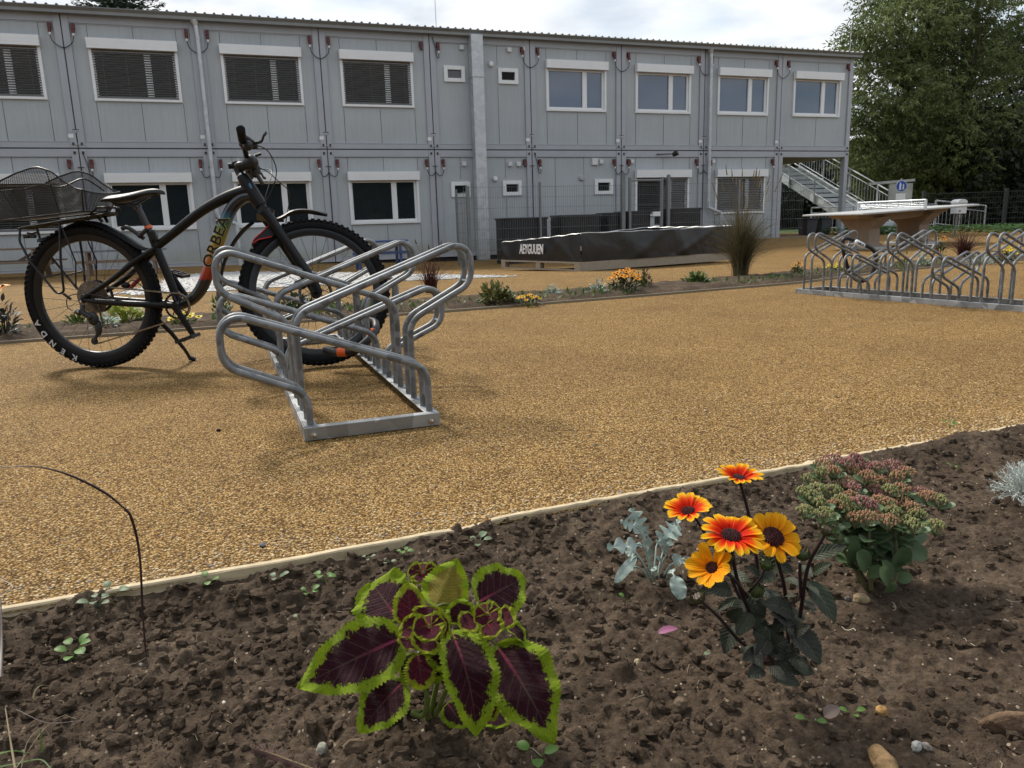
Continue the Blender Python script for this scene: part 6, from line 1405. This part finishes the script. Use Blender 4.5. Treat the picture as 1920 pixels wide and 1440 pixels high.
for X, Y_ in SC_:
    gy_ = (Y_ - 150) / 530; D_ = 1.50 - .22 * gy_ + rg.uniform(-.02, .02); c_ = SX(X, Y_ + 12, D_); mb = MB(); nb = 46; rad_ = rg.uniform(.013, .021)
    for k in range(nb):
        r_ = math.sqrt((k + .5) / nb) * rad_; aa = k * 2.4 + rg.uniform(-.3, .3); p_ = c_ + np.array([r_ * math.cos(aa), r_ * math.sin(aa), .009 * (1 - (r_ / rad_) ** 2) + rg.uniform(-.002, .002)]); mb.ball(p_, .0019 * rg.uniform(.8, 1.25), 5, 4, (1, 1, 1.7))
    mat = BUDP if (Y_ < 240 and X > 380) or (X, Y_) in [(650, 490), (720, 520), (760, 400), (820, 440), (1110, 420), (580, 380)] else (BUDG if X < 380 and Y_ > 250 or rg.random() < .2 else BUDO)
    o = mb.build('flower_head', mat, t, smooth=False); mb = MB()
    for k in range(7): aa = 2 * PI * k / 7; mb.tube([c_ + [0, 0, -.022], c_ + np.array([.6 * rad_ * math.cos(aa), .6 * rad_ * math.sin(aa), 0])], .0009, 4)
    mb.build('stalk', SST, o)
    for k in range(2):
        aa = rg.uniform(0, 6.3); d_ = np.array([math.cos(aa), math.sin(aa), .3]); mb = MB(); leaf(mb, c_ + [0, 0, -.018], c_ + d_ * .028 + [0, 0, -.012], .018, (0, -.4, 1), .25, .05, .5, .42, nv=5); mb.build('leaf', FLESH, t, smooth='all')
for k, (X, Y_) in enumerate([(300, 340), (430, 300), (480, 560), (640, 480), (720, 560), (880, 560), (900, 330), (1040, 600), (1150, 500), (640, 300), (350, 560)]):
    gy_ = (Y_ - 150) / 530; e_ = SX(X, Y_ + 60, 1.48 - .2 * gy_); b_ = np.array([.03 * math.cos(k), .03 * math.sin(k), 0]); p_ = smooth_path([b_, b_ * 1.5 + (e_ - b_) * .45 + [0, 0, .02], e_], 6); MB().tube(p_, np.linspace(.0048, .0026, len(p_)), 8).build('stem', SST, t)
    for m_ in range(13):
        f = .25 + .72 * m_ / 13; i_ = int(f * (len(p_) - 1)); aa = m_ * 2.1 + k; d_ = np.array([math.cos(aa), math.sin(aa), rg.uniform(.1, .6)]); L_ = rg.uniform(.028, .046)
        mb = MB(); leaf(mb, p_[i_], p_[i_] + unit(d_) * L_, L_ * .66, (-.3 * math.cos(aa), -.3 * math.sin(aa) - .25, 1), .28, .05, .5, .42, nv=7); mb.build('leaf', FLESH, t, smooth='all')
for X0, Y0, X1, Y1, w_ in [(940, 850, 760, 670, .034), (950, 850, 1165, 940, .034), (930, 1020, 960, 860, .04), (640, 750, 540, 640, .03), (560, 760, 370, 790, .022), (900, 1100, 810, 970, .02), (700, 1090, 820, 1010, .02), (860, 1150, 790, 1020, .026), (1150, 740, 1010, 830, .026), (560, 990, 590, 800, .026), (700, 1030, 610, 900, .036), (840, 900, 720, 800, .036), (930, 1110, 1050, 1090, .02), (840, 1215, 910, 1130, .016), (330, 800, 320, 740, .024), (620, 760, 740, 650, .034), (1000, 740, 960, 700, .028)]:
    D0 = 1.34 - (Y0 - 900) / 3500; mb = MB(); leaf(mb, SX(X0, Y0, D0), SX(X1, Y1, D0 - .02), w_, (0, -.75, .5), .22, .05, .5, .42, nv=7); mb.build('leaf', FLESH, t, smooth='all')
# ---------------- dusty miller
dl = np.array([.255, 1.40, -.03]); q = pxl(dl); t = thing('silver_ragwort', 'silvery white felted plant with lobed leaves left of the orange flowers', 'plant', dl)
a = NT('silver_felt'); f_ = a.noise(60, 4); a.set(Base_Color=a.ramp(f_, [(.3, (.20, .27, .22)), (.7, (.42, .49, .44))]), Roughness=.85, Normal=a.bump(a.noise(300, 3), .4, .002)); SILV = a.m
DX = lambda X, Y_, D_: q(1120 + X / 4.174, 840 + Y_ / 4.174, D_)
for X0, Y0, Xm, Ym, X1, Y1, w_, lb, Db, Dt in [(430, 960, 370, 700, 262, 468, .040, 3, 1.38, 1.42), (420, 960, 330, 640, 180, 575, .028, 3, 1.37, 1.36), (440, 960, 470, 750, 630, 600, .050, 3, 1.38, 1.45), (450, 1000, 350, 760, 75, 780, .034, 2, 1.36, 1.30), (430, 1000, 300, 850, 140, 1055, .026, 0, 1.35, 1.28), (470, 960, 520, 800, 640, 560, .030, 3, 1.40, 1.47), (520, 960, 600, 900, 655, 850, .034, 0, 1.36, 1.34), (540, 930, 660, 870, 790, 930, .026, 0, 1.38, 1.36), (560, 960, 600, 1000, 660, 1185, .040, 0, 1.35, 1.29), (480, 960, 540, 830, 500, 680, .022, 2, 1.38, 1.37), (410, 980, 300, 820, 220, 800, .034, 0, 1.39, 1.40), (420, 1010, 300, 930, 180, 970, .016, 0, 1.35, 1.32), (450, 980, 420, 900, 385, 640, .014, 2, 1.37, 1.36), (480, 980, 500, 880, 460, 850, .012, 0, 1.36, 1.35), (540, 990, 570, 960, 595, 975, .024, 0, 1.35, 1.33), (430, 960, 430, 940, 462, 955, .020, 0, 1.35, 1.33)]:
    B, M_, T = DX(X0, Y0 + 40, Db), DX(Xm, Ym, (Db + Dt) / 2), DX(X1, Y1, Dt); mb = MB(); leaf(mb, M_, T, w_ * (.95 if lb else .72), (0, -.7, .7), .12, .06, .5, .5 if not lb else .45, 0, .78, 11, 40, .05, lobes=lb + 1 if lb else 0); mb.tube(smooth_path([B, (B + M_) / 2 + [0, 0, .006], M_, M_ + (T - M_) * .5], 4), .0017, 6); mb.build('leaf', SILV, t, smooth='all')
# ---------------- silver cushion at the right edge
cl = np.array([1.235, 1.74, .0]); t = thing('silver_cushion_bush', 'white wiry cushion plant cut by the right edge beyond the stonecrop', 'plant', cl)
WTW = pm('white_twig', (.50, .54, .50), .8); rg = np.random.default_rng(4); mb = MB()
for k in range(150):
    d_ = unit(np.array([rg.normal(), rg.normal(), abs(rg.normal()) + .15])); p_ = np.zeros(3); pts_ = [p_]; v_ = d_
    for j in range(5): v_ = unit(v_ + rg.normal(size=3) * .25); p_ = p_ + v_ * .015; pts_.append(p_)
    mb.tube(pts_, [.0012, .0011, .001, .001, .0009, .0007], 4)
    for j in range(2, 6):
        for _ in range(2): mb.tube([pts_[j], pts_[j] + unit(v_ + rg.normal(size=3) * .8) * .011], .0007, 3)
mb.build('twigs', WTW, t, smooth=False); MB().tube([(0, 0, -.04), (0, 0, .01)], .005, 6).build('stem', WTW, t)
# ---------------- arching grass stems at the left
BRN = pm('brown_stalk', (.045, .022, .020), .5, 0, .3, 30); t = thing('arching_grass_stem', 'tall dark arching grass stem bent over at the left of the near bed', 'grass', (-.63, 1.15, -.03)); q = pxl((-.63, 1.15, -.03))
p_ = smooth_path([q(273, 1222, 1.14), q(267, 1140, 1.14), q(264, 1070, 1.13), q(258, 1015, 1.13), q(245, 968, 1.12), q(234, 954, 1.12)], 5); MB().tube(p_, np.linspace(.0015, .0027, len(p_)), 6, flat=.6).build('stalk', BRN, t)
p_ = smooth_path([q(234, 954, 1.12), q(200, 926, 1.10), q(150, 899, 1.08), q(100, 881, 1.05), q(50, 874, 1.02), (q(-20, 878, .99))], 5); MB().tube(p_, np.interp(np.linspace(0, 1, len(p_)), [0, .25, .5, 1], [.0024, .0048, .0042, .0008]), 6, flat=.4).build('blade', BRN, t)
t = thing('dead_grass_tuft', 'tuft of dry and green grass blades at the lower left corner', 'grass', (-.52, .70, -.03)); q = pxl((-.52, .70, -.03)); DRY = leafmat('dry_blade', (.22, .17, .09), .3, .6, .3, 10); GRB = leafmat('green_blade', (.10, .19, .035), .3, .5, .3, 10)
for pts_, r_, m_ in (([(0, 1270, .75), (3, 1200, .8), (1, 1120, .85)], .002, BRN), ([(28, 1440, .68), (18, 1380, .72), (10, 1328, .76)], .0012, DRY), ([(-10, 1440, .68), (30, 1432, .69), (75, 1424, .70), (95, 1440, .69)], .0016, GRB), ([(-10, 1415, .7), (25, 1408, .71), (56, 1412, .72)], .0014, GRB), ([(40, 1440, .68), (52, 1390, .71), (80, 1365, .73), (96, 1385, .72)], .0006, DRY), ([(30, 1440, .68), (90, 1360, .74), (98, 1400, .72)], .0005, DRY), ([(-5, 1120, .9), (24, 1100, .93), (-5, 1082, .95)], .0012, BRN), ([(78, 1410, .72), (77, 1385, .725), (76, 1365, .73)], .0012, GRB), ([(-5, 880, 1.0), (20, 888, 1.02), (42, 900, 1.04)], .0006, DRY), ([(30, 1330, .78), (90, 1355, .77), (160, 1350, .78)], .0005, BRN), ([(62, 1310, .80), (66, 1295, .81), (78, 1285, .82), (96, 1286, .83)], .0012, DRY)):
    p_ = smooth_path([q(*a_) for a_ in pts_], 6); MB().tube(p_, np.linspace(r_, r_ * .4, len(p_)), 5, flat=.4).build('blade', m_, t)
# ---------------- seedlings and litter
SEED = [leafmat('seedling_green', (.10, .20, .04), .3, .5, .3, 40), leafmat('seedling_grey', (.13, .18, .10), .25, .5, .3, 40)]
def seedling(px, py, size, n_, label, kind_=0, up=.5, seed=1):
    rg = np.random.default_rng(seed); p = gp(px, py, -.03); z = soil_z(p[0], p[1]); t = thing('seedling', label, 'weed', (p[0], p[1], z))
    for k in range(n_):
        aa = 2.4 * k + rg.uniform(-.3, .3); L_ = size * rg.uniform(.7, 1.1); st_ = np.array([math.cos(aa), math.sin(aa), 0]) * L_ * .45 + [0, 0, L_ * up * rg.uniform(.5, 1.1)]; tp = st_ + np.array([math.cos(aa), math.sin(aa), rg.uniform(-.1, .4)]) * L_ * .7
        mb = MB(); leaf(mb, st_, tp, L_ * .5, (0, -.2, 1), .15, .08, .6, .6, nv=5, nu=8); mb.tube([(0, 0, -.003), st_ * .6, st_ + (tp - st_) * .2], .0006, 4); mb.build('leaf', SEED[kind_], t, smooth='all')
SD = [(520, 1103, .022, 4, 'small grey-green seedling left of the bright green pair behind the purple plant', 1, .6), (578, 1112, .022, 4, 'bright green weed with folded leaves left of the purple plant', 0, .3), (608, 1098, .024, 4, 'bright green seedling nearest the purple plant on its left', 0, .9), (392, 1112, .024, 3, 'small weed with a curled stem close behind the left board', 0, .5), (185, 1158, .026, 5, 'grey-green seedling below the left board, left of the arching stem', 1, .9), (215, 1140, .026, 4, 'grey-green seedling touching the left board beside the arching stem', 1, .6), (140, 1226, .036, 6, 'upright green weed in the clods at the left', 0, 1.1), (898, 1038, .030, 4, 'flat grey-green seedling beside the joint of the two boards', 1, .4), (757, 1052, .020, 4, 'little dark green seedling at the board behind the purple plant', 0, .9), (728, 1068, .016, 3, 'tiny grey seedling just behind the purple plant', 1, .4), (1786, 882, .016, 3, 'bright green seedling on the soil right of the stonecrop', 0, .5), (1175, 1128, .014, 2, 'tiny pale seedling in front of the silvery plant', 0, .6), (1390, 925, .02, 3, 'little green weed at the board below the topmost flower', 0, .6), (1312, 1236, .014, 2, 'small pale green leaf standing on the bare soil', 1, .9), (1778, 830, .03, 4, 'green weed at the right end of the edging boards', 0, .7), (1520, 1358, .02, 2, 'flat green leaf scrap in front of the dark-leaved plant', 0, .1), (1005, 1425, .028, 3, 'green leaf tip at the bottom edge right of the purple plant', 0, .3), (1497, 1276, .022, 2, 'yellow-green leaf below the dark-leaved plant', 0, .3), (1598, 1330, .016, 3, 'tiny weed left of the orange pebble', 0, .4), (560, 1160, .014, 2, 'tiny pale seedling in open soil left of the purple plant', 1, .3), (690, 1062, .016, 3, 'small seedling by the board behind the left purple leaves', 1, .5)]
for i, a_ in enumerate(SD): seedling(*a_[:5], kind_=a_[5], up=a_[6], seed=i + 50)
p = gp(1256, 1197, -.03); mb = MB(); leaf(mb, (-.02, 0, .004), (.015, .006, .008), .014, (0, -.3, 1), .2, .1, nv=5); o = mb.build('pink_petal', leafmat('petal_pink', (.38, .14, .26), .3, .6, .2, 40), smooth='all'); o.location = (p[0], p[1], soil_z(p[0], p[1])); tag(o, 'fallen pink petal on the soil left of the dark-leaved plant', 'petal')
p = gp(1560, 1340, -.03); mb = MB(); leaf(mb, (-.013, -.004, .004), (.013, .006, .012), .018, (0, -.5, 1), .3, .12, nv=7); o = mb.build('dry_leaf', leafmat('dry_leaf_grey', (.20, .15, .13), .2, .7, .3, 40), smooth='all'); o.location = (p[0], p[1], soil_z(p[0], p[1])); tag(o, 'withered grey-pink leaf on the soil below the stonecrop', 'dead leaf')
mb = MB(); rg = np.random.default_rng(66); MB2 = MB()
for k in range(280):
    x = rg.uniform(-.9, 1.6); y = rg.uniform(.62, min(edge(x) - .05, 2.0)); z = soil_z(x, y) + .003; L_ = .008 + .035 * rg.random() ** 2; aa = rg.uniform(0, 2 * PI); p_ = [np.array([x, y, z])]
    for j in range(4): aa += rg.normal() * .5; x += math.cos(aa) * L_ / 4; y += math.sin(aa) * L_ / 4; p_.append(np.array([x, y, max(soil_z(x, y) + .0015, p_[-1][2] - .004) + .001 * rg.random()]))
    mb.tube(p_, rg.uniform(.0003, .0009), 4)
kind(mb.build('dry_roots', islmat('straw', [(0, (.16, .11, .07)), (.6, (.34, .27, .17)), (1, (.45, .4, .3))])), 'stuff')
# pink-brown seed head at the bottom edge
p0 = at(478, 1405, .80); t = thing('grass_seed_head', 'pinkish feathery grass seed head at the bottom edge left of the pale pebble', 'grass', p0); q = pxl(p0); mb = MB(); rg = np.random.default_rng(2); A0, A1 = q(485, 1404, .80), q(610, 1450, .70)
for k in range(260): f = rg.random(); c_ = A0 + (A1 - A0) * f + np.array([0, 0, -.006 * f]); d_ = unit(-(A1 - A0) + rg.normal(size=3) * .05); mb.tube([c_, c_ + d_ * .016 + rg.normal(size=3) * .004], [.0004, .0001], 3)
mb.build('bristles', leafmat('bristle_pink', (.20, .12, .11), .3, .7, .4, 50), t, smooth=False); MB().tube([A0, A1], .0009, 5).build('stalk', DRY, t)
# ================================================================ MIDDLE BED PLANTS
def gpos(px, py): p = gp(px, py); p[2] = float(gz(p[0], p[1])); return p
def blades(mb, n_, h, spread, w_, rg, droop=.6, r0=.05):
    for _ in range(n_):
        aa = rg.uniform(0, 2 * PI); hh = h * rg.uniform(.45, 1.05); sp_ = spread * rg.uniform(.15, 1.0); b_ = np.array([math.cos(aa), math.sin(aa), 0]); p0 = b_ * r0 * rg.random() + [rg.normal() * r0 * .4, rg.normal() * r0 * .4, 0]
        k = 6; us = np.linspace(0, 1, k + 1); C_ = [p0 + b_ * sp_ * u ** 1.8 + np.array([0, 0, hh * (u - droop * .5 * u ** 3 * (sp_ / spread))]) for u in us]; sd_ = np.array([-math.sin(aa), math.cos(aa), 0]) * w_ / 2
        P = [[C_[i] - sd_ * (1 - us[i] * .9), C_[i] + np.array([0, 0, -w_ * .15]), C_[i] + sd_ * (1 - us[i] * .9)] for i in range(k + 1)]; mb.grid(P)
def tuft(px, py, label, h, spread, n_, w_, mat, seed, name='ornamental_grass', extra=None):
    p = gpos(px, py); t = thing(name, label, 'grass', p); rg = np.random.default_rng(seed); mb = MB(); blades(mb, n_, h, spread, w_, rg); mb.build('blades', mat, t, smooth=False)
    if extra:
        m2 = MB()
        for _ in range(extra[0]):
            aa = rg.uniform(0, 2 * PI); tp = np.array([math.cos(aa) * spread * rg.uniform(.2, 1.2), math.sin(aa) * spread * .6, h * rg.uniform(.9, 1.3)]); pth = smooth_path([(0, 0, 0), tp * [.35, .35, .6], tp], 5); m2.tube(pth, np.linspace(.003, .001, len(pth)), 4); m2.tube([tp, tp + unit(tp) * h * .12], [.007, .003], 5)
        m2.build('seed_stalks', extra[1], t)
    return t
def bush(px, py, label, w_, h, n_, lw, mat, seed, name='bedding_plant', cat='plant', flowers=None, stem=GSTEM, narrow=1.0, off=(0, 0)):
    p = gpos(px, py); p[0] += off[0]; p[1] += off[1]; t = thing(name, label, cat, p); rg = np.random.default_rng(seed); mb = MB()
    for _ in range(n_):
        d_ = unit(np.array([rg.normal(), rg.normal(), abs(rg.normal()) * .9 + .1])); r_ = rg.uniform(.45, 1.0); c_ = d_ * np.array([w_ / 2, w_ / 2, h]) * r_; c_[2] = max(c_[2], .01); o_ = unit(d_ + rg.normal(size=3) * .5 + [0, 0, .1]); leaf(mb, c_, c_ + o_ * lw, lw * .5 * narrow, (rg.normal() * .3, -.3, 1), .2, .06, nv=3, nu=4)
    mb.build('leaves', mat, t, smooth=False); m2 = MB()
    for k in range(7): d_ = unit(np.array([rg.normal(), rg.normal(), 1.4])); m2.tube([(0, 0, -.02), d_ * np.array([w_ / 2.6, w_ / 2.6, h * .8])], .004, 5)
    m2.build('stems', stem, t)
    if flowers:
        nf, fr, fm, cm, lo_ = flowers
        for k in range(nf):
            aa = 2.4 * k; rr_ = w_ * .46 * math.sqrt((k + .5) / nf); c_ = np.array([rr_ * math.cos(aa), rr_ * math.sin(aa), h * (1 - .45 * (rr_ / (w_ * .5)) ** 2) * rg.uniform(.92, 1.12) + lo_]); n0 = unit(np.array([c_[0] * 1.5, c_[1] * 1.5 - .25, .8])); X_ = unit(np.cross(n0, [0, 1, .2])); Y_ = np.cross(n0, X_); mb = MB()
            for j in range(11): a_ = 2 * PI * j / 11; d_ = X_ * math.cos(a_) + Y_ * math.sin(a_); leaf(mb, c_ + d_ * fr * .15, c_ + d_ * fr + n0 * fr * rg.uniform(0, .35), fr * .5, n0, .1, .05, .4, .35, nv=3, nu=4)
            o = mb.build('flower', fm, t, smooth=False); mb = MB(); mb.ball(c_ + n0 * fr * .1, fr * .27, 8, 5); mb.build('flower_centre', cm, o)
    return t
DRED = leafmat('dark_red_blade', (.045, .014, .016), .3, .45, .5, 4, (.10, .04, .03)); OLV = leafmat('olive_blade', (.07, .065, .03), .3, .5, .5, 3, (.19, .155, .085)); MG = leafmat('mid_green', (.05, .095, .022), .3, .5, .4, 8, (.11, .16, .035)); DGR = leafmat('dark_green', (.028, .050, .018), .25, .5, .4, 8); YG = leafmat('yellow_green', (.22, .26, .04), .35, .5, .35, 8, (.38, .42, .10)); OLVC = leafmat('olive_coleus', (.09, .095, .03), .3, .5, .45, 8, (.17, .17, .045))
FY = leafmat('petal_yellow', (.75, .42, .008), .3, .5, .1, 20); FO = leafmat('petal_orange', (.80, .33, .008), .3, .5, .15, 20); FYL = leafmat('petal_lemon', (.75, .60, .02), .3, .5, .1, 20); DK = pm('seed_dark', (.08, .03, .008), .8)
tuft(808, 548, 'dark red fountain grass right behind the near rack', .42, .28, 190, .007, DRED, 1, 'fountain_grass', (4, DRED))
tuft(1806, 484, 'dark red fountain grass behind the far rack', .48, .36, 260, .010, DRED, 2, 'fountain_grass', (3, DRED))
tuft(1388, 522, 'tall olive ornamental grass at the right end of the black raised bed', .86, .36, 1100, .009, OLV, 3, 'ornamental_grass', (26, DRY))
tuft(1300, 520, 'few long thin grass stalks left of the tall olive grass', .36, .25, 12, .005, DRY, 4, 'ornamental_grass')
bush(930, 573, 'bushy olive-green plant left of the low yellow flowers in the middle bed', .30, .20, 330, .055, OLVC, 10)
bush(990, 574, 'low plant with small yellow flowers between the olive bush and the silver cushion', .24, .08, 90, .03, DGR, 11, 'yellow_flower_plant', 'flower', (16, .018, FY, DK, .01))
bush(1036, 560, 'round silvery cushion plant in the middle bed', .19, .13, 520, .018, SILV, 12, 'silver_cushion_bush', narrow=.5)
bush(1122, 556, 'small upright white-leaved plant left of the orange flower clump', .14, .15, 70, .045, SILV, 13, 'silver_ragwort', narrow=.6)
bush(1172, 552, 'dark plant with a crown of orange-yellow flowers in the middle bed', .32, .20, 220, .04, DGR, 14, 'orange_flower_plant', 'flower', (20, .030, FO, DK, .02), DSTEM)
D.objects  # keep order
bush(1207, 546, 'dark reddish-green stonecrop right of the orange flower clump', .16, .22, 200, .03, leafmat('reddish_green', (.06, .065, .03), .3, .6, .4, 10, (.12, .07, .05)), 15, 'sedum')
bush(1306, 536, 'low glossy green plant left of the tall olive grass', .28, .11, 150, .06, MG, 16)
bush(1496, 520, 'dark bushy plant with orange flowers at the left end of the far rack', .18, .15, 170, .03, DGR, 17, 'orange_flower_plant', 'flower', (7, .02, FO, DK, .015))
bush(1566, 514, 'small plant with bright yellow flowers behind the far rack below the lock', .28, .10, 90, .03, MG, 18, 'yellow_flower_plant', 'flower', (12, .026, FYL, DK, .01))
bush(1838, 494, 'low silvery mound behind the far rack', .42, .16, 420, .03, SILV, 19, 'silver_cushion_bush', narrow=.5)
bush(1886, 492, 'plant with yellow flowers right of the low silvery mound', .26, .17, 120, .035, DGR, 20, 'yellow_flower_plant', 'flower', (12, .03, FYL, DK, .02))
bush(1728, 500, 'small silver-leaved plant behind the middle of the far rack', .2, .18, 110, .04, SILV, 21, 'silver_ragwort', narrow=.6)
bush(1762, 478, 'dark plant with one orange-red bloom left of the dark red grass', .2, .28, 80, .045, DGR, 22, 'orange_flower_plant', 'flower', (3, .03, FO, DK, .05), DSTEM)
bush(1690, 508, 'sparse tall green plant behind the far rack', .25, .22, 70, .035, MG, 23)
bush(1640, 512, 'thin leafy stalks behind the cable lock', .12, .34, 60, .03, MG, 24)
bush(12, 636, 'dark plant with orange daisies at the far left behind the rear wheel', .20, .27, 120, .06, leafmat('grey_dark_leaf', (.045, .05, .04), .2, .5, .4, 8), 25, 'orange_flower_plant', 'flower', (3, .045, FO, DK, .10), DSTEM, narrow=.8)
bush(240, 612, 'yellow-green leafy plant seen through the rear wheel', .26, .17, 90, .085, YG, 26)
bush(196, 622, 'small white-leaved plant seen through the rear wheel', .20, .12, 50, .06, SILV, 27, 'silver_ragwort', narrow=.7)
bush(150, 618, 'green weed behind the hub of the rear wheel', .20, .12, 70, .05, MG, 28)
bush(345, 614, 'yellow flowering plant behind the pedal of the bicycle', .24, .09, 90, .035, MG, 29, 'yellow_flower_plant', 'flower', (9, .028, FYL, DK, .01))
bush(418, 598, 'upright green leafy plant behind the left loops of the near rack', .16, .22, 190, .045, MG, 30, narrow=.6)
bush(700, 588, 'green weeds behind the front bicycle wheel', .3, .10, 120, .05, MG, 31)
bush(560, 592, 'leafy green clump behind the spokes of the front wheel', .34, .16, 190, .05, DGR, 32)
bush(620, 590, 'pale flowering clump behind the front wheel hub', .24, .13, 80, .04, MG, 33, 'white_flower_plant', 'flower', (6, .02, WHITE, DK, .01))
# low weeds all along the bed
mb = MB(); rg = np.random.default_rng(90)
for _ in range(2600):
    x = rg.uniform(-5, 8); u = rg.random() ** .8
    dens = .35 + .65 * math.sin(x * 2.1 + 1) * math.sin(x * .7) + (.5 if 1.9 < x < 3.2 or .5 < x < 1.1 or -.6 < x < .3 else 0)
    if rg.random() > dens: continue
    y = mid_edge(x) + .05 + u * .55; c_ = np.array([x, y, float(gz(x, y)) + .03]); d_ = unit(np.array([rg.normal(), rg.normal(), abs(rg.normal()) + .4])); L_ = rg.uniform(.025, .075); leaf(mb, c_, c_ + d_ * L_, L_ * rg.uniform(.15, .4), (0, -.3, 1), .15, .05, nv=3, nu=3)
kind(mb.build('low_weeds', MG, smooth=False), 'stuff')
# unseen green mass added behind the camera to darken the lower windows' reflections
mb = MB(); P = []
for x in np.linspace(-45, 45, 120): P.append([(x, -13 + .5 * math.sin(x * 1.3) + .3 * RNG.random() + .9 * (k / 8) ** 2, (5.2 + .7 * math.sin(x * .6)) * k / 8) for k in range(9)] + [(x, -17, 5)])
tag(mb.grid(P).build('added_hedge', pm('hedge_green', (.02, .03, .014), .9, 0, .6, 2, .8, 6, .1)), 'tall dark green mass added behind the photographer, standing in for houses mirrored in the ground floor windows', 'added_hedge')
